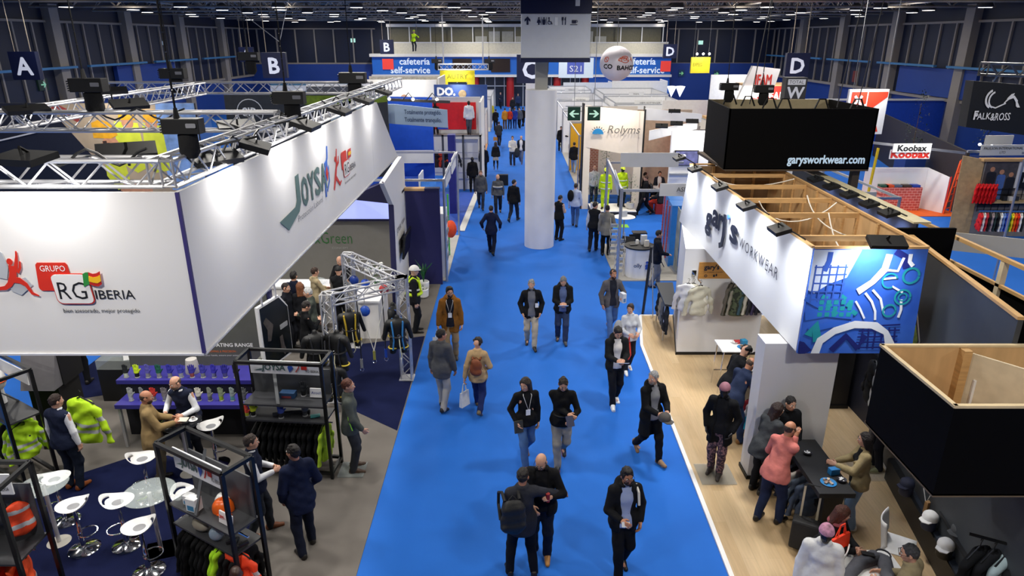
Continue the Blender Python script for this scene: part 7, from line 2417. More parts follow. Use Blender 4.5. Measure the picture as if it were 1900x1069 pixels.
MB().bx(3.4, 33, 0, 5.9, 33.1, 4.2).build('back_panel', paint('#e0d8cc'), ro)
MB().bx(3.5, 32.6, .8, 4.1, 32.7, 2.8).build('brick_print', mat('#9c5a44', kind='brick', col2='#c8b8a8', sc=3), ro)
MB().bx(3.4, 28.4, 0, 5.3, 29.9, .25).build('platform', mat('#2c2724'), ro)
MB().bx(3.4, 28.4, .25, 5.3, 29.9, .28).build('platform_top', paint('#ece8e2'), ro)
rf = Fr((3.15, 29.95, 2.7), (1, -.13, 0), (0, 0, 1))
text('Rolyms', .34, rf, .95, .68, paint('#6f6b64'), ro, gap=.06, shear=.25)
flat(rf, [arc(.55, .63, .02, .22, 0, 180, 14)], paint('#2a86c0'), ro, 'emblem', gap=.06)
flat(rf, [[(.55 + .26 * math.cos(a) - .03, .63 + .26 * math.sin(a)), (.55 + .26 * math.cos(a) + .03, .63 + .26 * math.sin(a)), (.55 + .36 * math.cos(a), .63 + .36 * math.sin(a))] for a in [math.radians(d) for d in range(0, 181, 20)]], paint('#3a342e'), ro, 'emblem_rays', gap=.06)
lamp('AREA', (4.2, 29.2, 4.9), 40, (4.2, 30, 3.4), size=1.2, color=(1, .9, .78))
plant((3.55, 28.9, .28), 'leafy shrub at the left front of the Rolyms platform', 1.5, w=.26, n=140, lo=.15, potc='#d8d4ce')
plant((5.1, 28.9, .28), 'leafy shrub at the right front of the Rolyms platform', 1.5, w=.26, n=140, lo=.15, potc='#d8d4ce')
plant((4.3, 31.2, 0), 'tall leafy tree inside the Rolyms stand', 3.2, w=.28, n=160, lo=.4, potc='#d8d4ce')
HV = dict(hair=('helmet', '#d8e83c'), skin='#2a2420', faceless=True, name='mannequin', cat='mannequin', top='closed', topc='#c6e622')
m1 = person((4.0, 28.9, .28), 1.75, 195, 'hi-vis mannequin with a lime helmet at the front of the Rolyms platform', bot='#c6e622', **HV)
m2 = person((4.75, 29.3, .28), 1.75, 165, 'hi-vis mannequin in dark trousers behind on the Rolyms platform', bot='#20242c', **HV)
for m_ in (m1, m2):
 for dz in (-.05, .22):
  MB().ring(m_['P'] + Vector((0, 0, dz)), .2, .022, 16).build('reflective_band', paint('#c8ccd0'), m_['root'])
# stand with the orange wall and the big white block with a 19 screen
os_ = thing('white_orange_stand', 'white stand with a slanted top and an orange inner wall right of Rolyms', 'exhibition stand', (6.2, 30, 0))
MB().bx(5.9, 33.5, 0, 8.6, 33.6, 4.0).build('back_panel', mat('#c8b29a', var=.1), os_)
MB().prism([(7.3, 29.6, 0), (8.3, 33.4, 0), (8.3, 33.4, 3.4), (7.3, 29.6, 3.0)], (.05, 0, 0)).build('orange_wall', mat('#e2501e', r=.5, var=.1, sc=3), os_)
MB().prism([(5.7, 30, 3.9), (8.4, 31, 3.7), (8.4, 31, 4.05), (5.7, 30, 4.4)], (0, .08, 0)).build('upper_fascia', paint('#eeeeee'), os_)
MB().prism([(5.7, 28.8, 3.2), (7.6, 28.6, 3.7), (7.6, 28.6, 4.0), (5.7, 28.8, 3.6)], (0, .08, 0)).build('lower_fascia', paint('#eeeeee'), os_)
for i, P in enumerate(((6.1, 28.4, 3.85), (6.7, 28.4, 3.95), (7.3, 28.3, 4.05), (6.9, 29.8, 4.3))):
 floodlight(P, (P[0] + .1, P[1] + .5, 3.0), 'black floodlight above the orange walled stand, ' + ('leftmost', 'middle', 'rightmost', 'rear')[i], 0, w=.5, group=None, arm=(P[0], P[1] + .55, P[2] - .15))
blk = thing('white_screen_block', 'white block wall carrying a screen with the number 19', 'display wall', (7.2, 27.5, 0))
MB().bx(6.35, 27.5, 0, 8.6, 27.7, 3.75).build('panel', paint('#f2f2f4'), blk)
MB().bx(6.35, 27.4, 2.0, 8.6, 27.5, 2.08).build('rail', ALU, blk)
scn = thing('wall_screen', 'dark screen showing the number 19', 'screen', (6.95, 27.45, 2.6))
MB().bx(6.5, 27.4, 2.4, 7.45, 27.5, 3.0).build('bezel', BLACK, scn)
MB().bx(6.53, 27.39, 2.43, 7.42, 27.4, 2.97).build('display', mat('#5a5c86', var=.5, sc=5, em=.35), scn)
text('19', .2, Fr((6.72, 27.385, 2.66), (1, 0, 0), (0, 0, 1)), 0, 0, emit('#f4f4ff', 1), scn, bold=.03)
lamp('AREA', (7.4, 26.7, 4.2), 50, (7.3, 27.5, 2.5), size=1)
pass
# shell scheme rows further back on the right
rows = [(3.3, 6.4, 34, 39.5, 'shell stand behind Rolyms with a yellow back wall', 2.75, 'CONTEROL', '#e0a81e'), (6.7, 11, 35, 41, 'shell stand with the BAHCO name board', 2.9, 'BAHCO', '#e6e4e2'), (3.35, 6.6, 40, 46, 'shell stand third along the right side of the far aisle', 2.75, 'PREVENSO', '#e8e8ea'), (7, 11.5, 42, 48, 'shell stand behind the BAHCO one', 3.0, 'PROTEC', '#e8e8ea'),
  (3.4, 6.8, 47, 53, 'shell stand fourth along the right side of the far aisle', 2.8, 'SEGURIS', '#e8e8ea'), (7.2, 12, 49, 55, 'shell stand in the second row with a pale name board', 3.0, 'HBM HOTTINGER', '#e8e8ea'), (3.5, 7, 54, 61, 'shell stand fifth along the right side of the far aisle', 2.8, 'NORMAS', '#e8e8ea'), (7.4, 12.6, 57, 64, 'shell stand far back in the second row', 3.0, 'MAPA', '#e8e8ea'), (3.6, 7.2, 64.5, 70, 'shell stand last before the far blue wall', 2.8, 'FERRO', '#e8e8ea')]
for x0, x1, y0, y1, lb, h, s_, c in rows:
 system_stand(x0, x1, y0, y1, lb, h=h, sign=s_, walls='back right', wallc=c, lights=2)
for i, (x, y, w_, d_, h, c, lb) in enumerate(((8.8, 41.2, 3.6, .7, 3.8, '#f0f0f2', 'long white box stand with a red underside'), (11.0, 34.5, 1.15, 1.2, 4.4, '#eef0f2', 'white block with a dark red side left of the black sign box'), (9.8, 33.2, 3.4, 2.5, 3.4, '#b09a72', 'open timber topped stand behind the black sign box'), (13.4, 48, 4.2, 3, 4.9, '#f0f2f4', 'tall white stand wall under the yellow banner'), (9, 64, 5, 3, 3.6, '#e4e6ea', 'white stand under the cafeteria lettering, right'), (5.2, 72, 5, 3, 3.0, '#dfe3e8', 'pale stand against the far blue wall'))):
 t = thing('far_stand', lb, 'exhibition stand', (x, y, 0))
 MB().bx(x, y, 0, x + w_, y + .1, h).build('front_panel', mat(c, r=.55, var=.04), t)
 MB().bx(x + w_ - .1, y + .1, 0, x + w_, y + d_, h).build('side_panel', mat('#7c1c1c' if i == 1 else c, r=.55, var=.04), t)
 if i == 0:
  MB().bx(x + .3, y - .2, h - 1.2, x + w_, y, h - 1.05).build('red_beam', RED, t)
 if i == 1:
  MB().bx(x + w_, y, 0, x + w_ + .5, y + .15, h).build('red_side', mat('#7c1c1c'), t)
 if i == 2:
  MB().bx(x - .1, y - .1, h, x + w_, y + d_, h + .12).build('timber_top', PINE, t)
  MB().bx(x + .2, y + .2, h + .12, x + w_ - .4, y + d_ - .4, h + .2).build('opening', mat('#5a4a34'), t)
lamp('AREA', (15.5, 46.8, 5.2), 60, (15.5, 48, 3), size=2)
lamp('AREA', (12, 35.2, 4.6), 40, (12, 36, 3), size=1)
bl = thing('advertising_ball', 'big white balloon with an orange fish emblem reading BAHCO', 'balloon', (4.85, 34, 6.1))
BC = Vector((4.948, 34, 6.074))
MB().ell(BC, .79, 40, 28).build('sphere', paint('#d8d2da', .35), bl, True)
MB().tube(BC + Vector((0, 0, .78)), (BC.x, BC.y, 10.9), .012).build('cord', mat('#888'), bl)


def on_ball(polys, m, nm, r=.8):
 b = MB()
 for pl in polys:
  n = len(pl)
  P = []
  for rr in (r - .004, r + .004):
   for a, e in pl:
    A, E = a / .79 - .02, e / .79
    P.append(BC + Vector((rr * math.cos(E) * math.sin(A), -rr * math.cos(E) * math.cos(A), rr * math.sin(E))))
  b.add(P, [list(range(n)), list(range(n, 2 * n))[::-1]] + [(i, n + i, n + (i + 1) % n, (i + 1) % n) for i in range(n)])
 return b.build(nm, m, bl)


FISH = paint('#d2552a')
on_ball([stroke([(-.02 + i * .1, .2 + .1 * math.sin(i * .7)), (.02 + i * .1, .16 + .1 * math.sin(i * .7))], .07) for i in range(6)] + [arc(.32, .0, .34, .03, 60, 130, 8), arc(.32, .42, .34, .03, 230, 300, 8), [(.62, .2), (.74, .32), (.74, .1)], arc(.08, .2, .06, .03, 0, 350, 10), arc(.3, .22, .06, .02, 0, 350, 10), arc(.45, .22, .06, .02, 0, 350, 10)], FISH, 'fish_emblem', .802)
on_ball([arc(-.62, .2, .1, .03, 0, 350, 10), stroke([(-.7, .3), (-.56, .12)], .03)], FISH, 'fish_emblem', .802)


def ball_text(s_, h, a0, e0):
 cu = bpy.data.curves.new('t', 'FONT')
 cu.body, cu.resolution_u = s_, 2
 ob = bpy.data.objects.new('t', cu)
 me = bpy.data.meshes.new_from_object(ob)
 k = h / CAPH
 b = MB()
 for i, (dx, dy) in enumerate(((0, 0), (.012, 0), (-.012, 0), (0, .012), (0, -.012))):
  P = []
  for v in me.vertices:
   A, E = (a0 + dx + v.co.x * k * 1.15) / .79, (e0 + dy + v.co.y * k) / .79
   r = .803 + i * .0004
   P.append(BC + Vector((r * math.cos(E) * math.sin(A), -r * math.cos(E) * math.cos(A), r * math.sin(E))))
  b.add(P, [list(f.vertices) for f in me.polygons])
 bpy.data.objects.remove(ob)
 bpy.data.curves.remove(cu)
 bpy.data.meshes.remove(me)
 return b.build('lettering', INK, bl)


ball_text('BAHCO', .2, -.1, -.26)
ball_text('CO', .2, -.78, -.2)

# hanging / standing signs on the right
def plate_sign(P, w_, h, col, label, yaw=0, name='hanging_sign', em=0, th=.12, hang=True):
 t = thing(name, label, 'sign', P)
 c, s_ = math.cos(yaw), math.sin(yaw)
 fr = Fr((P[0] - c * w_ / 2, P[1] - s_ * w_ / 2, P[2] - h / 2), (c, s_, 0), (0, 0, 1))
 MB().prism([fr.p(0, 0), fr.p(w_, 0), fr.p(w_, h), fr.p(0, h)], fr.n * -th).build('panel', mat(col, r=.5, var=.03, em=em), t)
 if hang:
  b = MB()
  for a in (.1, .9):
   p = fr.p(w_ * a, h, -th / 2)
   b.tube(p, (p.x, p.y, 10.9), .012, n=5)
  b.build('wire', mat('#55575a', var=0), t)
 return t, fr


t, fr = plate_sign((11.825, 45, 5.614), 1.3, .95, '#d9c92c', 'yellow hanging banner with three spots', .25)
text('EXPEED', .2, fr, .12, .42, paint('#3a3a14'), t, w=.65)
for i in range(3):
 p = fr.p(.15 + i * .42, 1.15, .35)
 MB().ell(p, .07, 8, 6).build('spot', emit('#ffffff', 8), t)
lamp('AREA', fr.p(.65, 1.3, .5), 25, fr.p(.65, .4, 0), size=.8)
t, fr = plate_sign((14.128, 28, 4.433), 1.65, 1.75, '#e9e9ea', 'white lightbox with red diagonals and a white X', .1)
flat(fr, [[(.1, 1.65), (.75, 1.65), (.75, 1.2), (.1, 1.0)], [(.75, 1.0), (1.2, 1.65), (1.62, 1.65), (1.62, 1.45), (.95, .95)], [(1.05, .1), (1.45, .1), (1.25, .6)], [(.8, 1.65), (1.5, 1.65), (.8, 1.1)]], paint('#e2452a'), t, 'red_shape')
flat(fr, [stroke([(.25, 1.5), (.55, 1.15)], .1), stroke([(.55, 1.5), (.25, 1.15)], .1), [(.2, .2), (.2, .9), (.8, .9)]], paint('#f4f4f4'), t, 'white_mark', gap=.01)
lamp('AREA', fr.p(.8, 2.1, .9), 30, fr.p(.8, .8, 0), size=.8)
t, fr = plate_sign((12.801, 32, 4.75), .95, 1.6, '#14161a', 'black tower sign reading TOTAL WS', 0, hang=False, name='tower_sign', th=.5)
MB().bx(fr.O.x + .05, fr.O.y + .05, 0, fr.O.x + .9, fr.O.y + .45, fr.O.z).build('shaft', BLACK, t)
flat(fr, [rrect(.08, 1.28, .87, 1.52, .01)], paint('#c4c6ca'), t, 'plate')
text('TOTAL', .15, fr, .14, 1.33, INK, t, w=.66, gap=.01)
text('W', .5, fr, .1, .7, paint('#c9ccd2'), t, w=.75, bold=.03)
text('S', .5, fr, .2, .1, paint('#c9ccd2'), t, w=.5, bold=.03)
ifm = thing('ifam_tower', 'white slanted IFAM tower with a red side wall', 'exhibition stand', (12.3, 36, 0))
MB().prism([(10.9, 36, 2.6), (11.8, 36, 2.6), (12.5, 36, 4.4), (13.2, 36, 4.4), (13.5, 36, 5.75), (12.1, 36, 5.9)], (0, .3, 0)).build('slanted_panel', paint('#e6e7ea'), ifm)
MB().bx(10.9, 36.0, 0, 11.8, 36.3, 2.6).build('leg', paint('#e6e7ea'), ifm)
f2 = Fr((12.3, 35.99, 4.5), (1, 0, 0), (0, 0, 1))
text('IFAM', .5, f2, .0, .5, RED, ifm, w=.8, bold=.02)
flat(f2, [[(.0, .25), (.25, .35), (.45, .2), (.25, .1)]], paint('#8c2018'), ifm, 'emblem')
flat(f2, [[(.4, .2), (.65, .35), (.85, .25), (.55, .08)]], paint('#1f5a3a'), ifm, 'emblem')
MB().bx(12.6, 37, 0, 14.6, 37.2, 4.85).build('red_wall', mat('#d6281e', em=.15), ifm)
f3 = Fr((12.6, 36.98, 3.4), (1, 0, 0), (0, 0, 1))
text('IFAM', .42, f3, .75, .75, paint('#fff'), ifm, w=.95, bold=.03)
flat(f3, [[(.8, .5), (1.15, .6), (1.6, .55), (1.4, .4), (1.0, .38)]], paint('#fff'), ifm, 'emblem')
MB().bx(12.4, 37.2, 4.8, 15.0, 39.5, 4.9).build('timber_top', PINE, ifm)
MB().bx(12.2, 36.7, 3.3, 12.6, 36.9, 4.6).build('print', mat('#8f9aa6', var=.5, sc=3), ifm)
lamp('AREA', (13.4, 36.3, 5.1), 30, (13.4, 37, 4), size=.8)
t, fr = plate_sign((5.368, 60, 4.87), 2.9, 1.6, '#c9d8e8', 'pale lit sign reading S21 in front of the cafeteria', 0, em=.25)
flat(fr, [rrect(.7, .3, 2.1, 1.3, .02)], mat('#4a5ab0', em=.2), t, 'blue_square')
text('S21', .5, fr, 1.4, .5, paint('#f0f4ff'), t, align='CENTER', w=1.0, gap=.02)
for i, P in enumerate(((15.755, 70, 2.251), (16.607, 70, 2.251))):
 tag(MB().lathe([(.02, 0), (.45, .95), (.46, 1.0), (.05, 1.05)], at(P, 0, 0, -.5), 14).build('cone_lamp', emit('#f4f6ff', 1.5), smooth=True), 'white cone lamp against the blue wall, ' + ('left of the pair' if i == 0 else 'right of the pair'), 'lamp')
# Falk & Ross
fk = thing('hanging_sign', 'black hanging box sign with a white horse emblem at the right edge', 'sign', (11.065, 16, 5.595))
FO = (10.424, 16, 5.282)
MB().prism([FO, (FO[0] + 2.2, 16.4, FO[2] - .3), (FO[0] + 2.2, 16.4, FO[2] + .85), (FO[0] - .05, 16, FO[2] + 1.02)], (0, .3, 0)).build('panel', mat('#15181d', r=.45, var=.05), fk)
ff_ = Fr((FO[0], 15.985, FO[2]), (1, .18, 0), (-.12, 0, 1))
text('FALK', .15, ff_, .15, .17, paint('#f2f2f4'), fk, w=.42, bold=.01, gap=.01)
text('F', .2, ff_, .13, .17, paint('#f2f2f4'), fk, bold=.015, gap=.012)
text('&ROSS', .17, ff_, .58, .14, paint('#f2f2f4'), fk, w=.52, bold=.01, gap=.01)
flat(ff_, [arc(.55, .62, .17, .05, 110, 250, 10), arc(.62, .6, .16, .04, 110, 250, 10), stroke([(.45, .47), (.65, .42), (.9, .52)], .03), stroke([(.85, .52), (.95, .62), (1.08, .66), (1.18, .56), (1.2, .44)], [.02, .05, .06, .06, .02]), [(.9, .62), (1.0, .72), (1.08, .74), (1.04, .64)], [(1.15, .62), (1.3, .42), (1.22, .42)]], paint('#f2f2f4'), fk, 'horse_emblem', gap=.012)
lattice_beam((10.6, 16.1, 6.55), (14, 16.6, 6.45), .25, 'dark truss carrying the black horse emblem sign', r=.03, m=mat('#6a6c70', m=.6, r=.4))
b = MB()
for x in (10.9, 11.9):
 b.tube((x, 16.15, FO[2] + 1.0), (x + .1, 16.1, 6.5), .02, n=5)
b.build('hanger', ALU, fk)
tag(MB().tube((12.2, 16.3, 6.6), (12.3, 16.3, 10.9), .02).build('suspension_chain', mat('#222')), 'chain holding the dark truss at the right edge', 'chain')
# Koobax stand
kb = thing('koobax_stand', 'dark Koobax stand with a brick printed tool wall and an orange floor', 'exhibition stand', (17, 30, 0))
KD = mat('#2b2624', r=.6, var=.05)
MB().prism([(19.4, 29.3, 0), (23.6, 45, 0), (23.6, 45, 2.75), (19.4, 29.3, 2.65)], (.1, -.03, 0)).build('side_panel', KD, kb)
MB().bx(14.0, 28.6, 0, 19.3, 33, .03).build('floor_panel', mat('#e8641c', r=.7), kb)
MB().bx(15.6, 30, .03, 18.3, 30.1, 1.85).build('tool_wall', paint('#ececec'), kb)
MB().bx(16.2, 29.6, .03, 18.0, 30, 1.05).build('brick_front', mat('#c85a50', kind='brick', col2='#e8b0a4', sc=2.2), kb)
MB().prism([(18.3, 30.05, .03), (18.75, 29.1, .03), (18.75, 29.1, 1.6), (18.3, 30.05, 1.85)], (.04, .02, 0)).build('side_wing', paint('#ececec'), kb)
MB().prism([(18.76, 29.08, .03), (18.8, 29.04, .03), (18.8, 29.04, 1.65), (18.76, 29.08, 1.62)], (.02, .02, 0)).build('red_edge', RED, kb)
MB().bar((14.707, 28.9, 3.139), (19.223, 29.2, 2.622), .1, .1).build('rail', ALU, kb)
MB().bx(12.9, 29.4, 0, 13.3, 29.5, 2.0).build('post', KD, kb)
kf = Fr((15.876, 28.7, 2.723), (1, .02, 0), (0, 0, 1))
MB().prism([kf.p(0, 0), kf.p(1.6, 0), kf.p(1.6, .36), kf.p(0, .36)], kf.n * -.05).build('name_board', paint('#f0f0ee'), kb)
MB().prism([kf.p(-.05, -.28, -.06), kf.p(1.65, -.28, -.06), kf.p(1.65, .1, -.06), kf.p(-.05, .1, -.06)], kf.n * -.05).build('name_board', paint('#f0f0ee'), kb)
text('Koobax', .25, kf, .2, .06, INK, kb, w=1.2, bold=.05)
text('Koobax', .3, kf, .0, -.22, RED, kb, w=1.6, bold=.05, gap=-.05)
for i, (x, c, lb) in enumerate(((16.35, '#2a5a44', 'green tool case on the brick fronted bench'), (16.95, '#5a6a80', 'tool tray third on the brick fronted bench'), (17.35, '#4a3c34', 'dark tool tray fourth on the brick fronted bench'), (17.75, '#2a4ab0', 'blue tool tray on the brick fronted bench'), (16.6, '#e2561e', 'orange tool case on the brick fronted bench'))):
 carton((x, 29.8, 1.05), (.34, .3, .1), 0, c, lb)
ld = thing('ladder', 'orange ladder leaning on the dark Koobax wall', 'ladder', (18.9, 29.2, .03))
for dx in (0, .42):
 MB().bar((18.75 + dx, 29.0 + dx * .6, .03), (19.1 + dx * .6, 29.15 + dx * .8, 2.3), .06, .05).build('rail', mat('#e8521c'), ld)
for k in range(7):
 u = k / 7
 MB().bar((18.77 + u * .32, 29.0 + u * .13, .25 + k * .3), (19.15 + u * .2, 29.25 + u * .2, .25 + k * .3), .04, .03).build('rung', mat('#e8521c'), ld)
tag(MB().tube((13.3, 25.3, .03), (13.5, 25.4, 3.4), .05).build('yellow_pole', mat('#e8c41c')), 'yellow pole at the left of the Koobax stand', 'pole')
lamp('AREA', (17, 28, 3.7), 50, (17, 30, .9), size=1.2)
# stand between with shell frames and wood counter
ms = system_stand(8.2, 11.2, 19.4, 24.5, 'aluminium framed stand beside the navy flood panel', h=2.9, walls='back', sign='AROLINER', floor='#c9c2b4')
for i in range(4):
 MB().tube((8.6 + i * .6, 21.6, 2.75), (8.6 + i * .6, 21.6, 2.7), .05).build('tube_light', emit('#ffffff', 6), ms)
MB().bx(8.6, 24.3, .8, 9.6, 24.4, 2.2).build('poster', mat('#dfe8c8', var=.3, sc=4), ms)
bc_ = thing('beige_counter', 'beige boxed counter between the frames and the Koobax stand', 'counter', (12.2, 22.5, 0))
MB().bx(11.6, 22, .0, 12.7, 23.2, 1.5).build('body', mat('#a89a80'), bc_)
# Paulson stand: timber wall, poster, jackets, tees
ps_ = thing('paulson_stand', 'timber framed clothing stand with the PAULSON INTERNATIONAL LTD board', 'exhibition stand', (16, 20.5, 0))
MB().prism([(14.75, 21.5, 0), (15.35, 21.2, 0), (15.3, 21.2, 2.95), (14.65, 21.5, 3.05)], (.05, .1, 0)).build('timber_panel', mat('#b09468', var=.15), ps_)
MB().bx(15.35, 21.2, 0, 19, 21.3, 2.9).build('back_panel', mat('#8f8a86'), ps_)
MB().bx(15.2, 21.1, 2.9, 19, 21.4, 3.0).build('timber_rim', PINE, ps_)
MB().bx(16.6, 21.15, 1.9, 19, 21.2, 2.9).build('white_board', paint('#dcdde0'), ps_)
MB().bx(16.7, 21.12, 1.9, 19, 21.15, 2.5).build('black_board', BLACK, ps_)
text('RUSSELL', .2, Fr((16.8, 21.11, 2.0), (1, 0, 0), (0, 0, 1)), .05, .12, paint('#f0f0f0'), ps_, w=.9)
pf_ = Fr((15.38, 21.19, 1.15), (1, 0, 0), (0, 0, 1))
flat(pf_, [[(0, 0), (1.25, 0), (1.25, 1.72), (0, 1.72)]], mat('#4a4648', var=.2), ps_, 'poster_ground')
flat(pf_, [disc(.28, 1.45, .09), disc(.65, 1.35, .09), disc(1.02, 1.25, .09)], mat('#c08a6a'), ps_, 'poster_faces', gap=.01)
flat(pf_, [rrect(.1, .2, .46, 1.35, .08), rrect(.86, .1, 1.2, 1.15, .08)], mat('#1a1c24'), ps_, 'poster_dark_figures', gap=.012)
flat(pf_, [rrect(.5, .15, .82, 1.25, .08)], mat('#4a6cb0'), ps_, 'poster_blue_figure', gap=.013)
ps_.location = (18.3, 24.8, 0)
PO = (12.602, 18.5, 4.228)
nb_ = Fr(PO, (1, .06, 0), (0, 0, 1))
MB().prism([nb_.p(0, 0), nb_.p(1.25, 0), nb_.p(1.25, .28), nb_.p(0, .28)], nb_.n * -.03).build('name_board', paint('#d5d5d3'), ps_)
text('PAULSON INTERNATIONAL', .07, nb_, .62, .16, paint('#2c2e32'), ps_, align='CENTER', w=1.1, bold=.01)
text('LTD', .07, nb_, .62, .05, paint('#4a4c50'), ps_, align='CENTER')
MB().bar((12.308, 18.6, 4.327), (13.994, 18.6, 4.284), .06, .06).build('rail', ALU, ps_)
lf_ = Fr((13.139, 19.2, 4.369), (1, .06, 0), (0, 0, 1))
MB().prism([lf_.p(0, 0), lf_.p(.8, 0), lf_.p(.8, .3), lf_.p(0, .3)], lf_.n * -.04).build('light_shelf', paint('#c2c0ba'), ps_)
for P in ((12.802, 18.9, 4.471), (13.137, 18.9, 4.428)):
 MB().ell(P, .04, 8, 5).build('spot', emit('#ffffff', 5), ps_)
MB().tube((13.9, 18.6, 0), (13.9, 18.6, 4.1), .03).build('post', ALU, ps_)
for i in range(6):
 hung((17.3 + i * .12, 25.1 - i * .02, 2.2), .9, '#c8161e', 'red jacket hanging on the timber wall of the clothing stand', 'red jackets on the clothing stand', scale=1.05)
MB().bar((17.0, 24.3, 1.3), (19.5, 24.2, 1.3), .03, .03).build('hang_rail', CHROME, ps_)
TC = [('#c8202a', 'red'), ('#d8d8da', 'white, next to the red'), ('#b8303a', 'crimson'), ('#23252b', 'black'), ('#9a8a90', 'mauve'), ('#2a3a3c', 'dark teal'), ('#16181c', 'jet black'), ('#e2e2e4', 'white, in the middle'), ('#6a8ac8', 'light blue'), ('#2a4ab0', 'royal blue'), ('#2a8a3c', 'green'), ('#e8d02a', 'yellow'), ('#e8641c', 'orange'), ('#d82a1c', 'bright red'), ('#e8e8ea', 'white, at the right end'), ('#2a2c30', 'charcoal')]
for i, (c, nm) in enumerate(TC):
 hung((17.1 + i * .1, 24.3 - i * .004, 1.28), 1.2, c, nm + ' tee shirt on the coloured row of the clothing stand', 'tee shirts on the clothing stand', scale=.95, cat='shirt')
MB().bx(17.7, 25.05, 1.4, 21, 25.45, 1.46).build('shelf', mat('#b8a27c'), ps_)
ball_cap((18.1, 25.25, 1.46), 3.5, '#4a4c50', '#4a4c50', 'grey cap on the shelf of the clothing stand', False)
for i in range(3):
 carton((18.5 + i * .22, 25.25, 1.46), (.15, .12, .16), 0, ('#22252a', '#d8d8d8', '#2e3036')[i], ('dark box left on the cap shelf', 'white box in the middle of the cap shelf', 'dark box right on the cap shelf')[i])
b = MB()
for i in range(14):
 b.bx(17.7 + i * .26, 25.44, 1.0, 17.715 + i * .26, 25.46, 1.9)
for i in range(5):
 b.bx(17.7, 25.43, 1.05 + i * .2, 21.2, 25.45, 1.065 + i * .2)
b.build('wire_grid', BLACK, ps_)
# meeting place in front of the clothing stand
mf = thing('meeting_partition', 'grey post and rail frame of the meeting place at the right edge', 'partition', (10.5, 16, 0))
for x, y in ((9.6, 16.6), (13.6, 15.2)):
 MB().bx(x - .06, y - .06, 0, x + .06, y + .06, 2.75).build('post', ALU, mf)
MB().bar((9.6, 16.6, 2.7), (13.6, 14.6, 2.7), .06, .1).build('top_rail', ALU, mf)
MB().prism([(9.9, 16.3, 2.35), (12.4, 15.1, 2.35), (12.4, 15.1, 2.8), (9.9, 16.3, 2.8)], (.02, .03, 0)).build('fascia_panel', paint('#bab6ac'), mf)
MB().bx(8.6, 14.4, 0, 9.6, 15.1, 1.1).build('grey_counter', mat('#5a5c60'), mf)
tag(MB().bx(10.2, 17.4, .7, 11.4, 18.2, .75).build('white_table', WHITE), 'white meeting table at the right edge', 'table')
for i, (x, y, a) in enumerate(((10.3, 15.6, 20), (11.2, 15.2, 200))):
 shell_chair(x, y, a, 'white shell chair in the meeting place, ' + ('nearer the posts' if i == 0 else 'nearer the right edge'))
tag(MB().bx(11.8, 19.8, 0, 13.2, 20.2, .06).build('floor_mat', mat('#3a3c40')), 'dark mat before the clothing stand', 'mat')
for P, lb, h in (((19.752, 34, 3.662), 'bushy tree with small lights by the blue right wall', 3.0), ((23.321, 34, 2.631), 'bushy plant on the wall behind the black horse sign', 1.6), ((20.413, 55, 3.914), 'small plant on the ledge of the blue right wall', 2.2)):
 P = (P[0], P[1], P[2] - h * .6)
 plant(P, lb, h, pot=False, w=.5, n=220, col='#22361f', lo=.0, name='tree')
 tag(MB().bx(P[0] - .5, P[1] - .5, 0, P[0] + .5, P[1] + .5, P[2] + .02).build('planter_block', WALLB), 'blue planter block carrying the ' + lb, 'planter')
bwl = thing('blue_partition', 'blue partition wall with a white cap behind the Koobax stand', 'partition', (23, 47, 0))
MB().bx(18, 47, 0, 28.9, 47.2, 3.3).build('panel', mat('#1c46b4', r=.5), bwl)
MB().bx(18, 46.9, 3.3, 28.9, 47.3, 3.4).build('cap_rail', paint('#cfd2d6'), bwl)

# ---------------------------------------------------------------- people in the aisle and on the stands
BK_, NV_, JN_, DJ = '#15161a', '#1b2338', '#34486e', '#262f48'
G1 = '#8f8e8c'


def paper(P, d, w, h, col, label, name='brochure', tilt=.9, rz=0, cat=None, th=.006):
 return tag(MB().box(P, (w, h, th), rz, tilt).build(name, mat(col, r=.5, var=.04)), label, cat or name)


def bag(P, w, h, d, col, label, rz=0, hcol=None, name='carrier_bag'):
 """P = top centre, hanging from a hand"""
 t = thing(name, label, 'bag', P)
 Mx = Matrix.Translation(P) @ Matrix.Rotation(rz, 4, 'Z')
 V = [(-w / 2, -d / 2, -.2 - h), (w / 2, -d / 2, -.2 - h), (w / 2, d / 2, -.2 - h), (-w / 2, d / 2, -.2 - h), (-w / 2, -d / 6, -.2), (w / 2, -d / 6, -.2), (w / 2, d / 6, -.2), (-w / 2, d / 6, -.2)]
 MB().hexa([Mx @ Vector(v) for v in V]).build('bag_body', mat(col, r=.6, bump=.3, bsc=12), t)
 for s_ in (-1, 1):
  MB().path([Mx @ Vector(q) for q in ((-w * .25, s_ * d / 6, -.2), (-w * .12, 0, -.02), (w * .12, 0, -.02), (w * .25, s_ * d / 6, -.2))], .008, 5).build('handle', mat(hcol or col, r=.7), t, True)
 return t


def book(P, label, col='#2a2d38', rz=0, rx=1.5, d=(.16, .22, .03)):
 return tag(MB().box(P, d, rz, rx).build('book', mat(col, r=.5)), label, 'book')


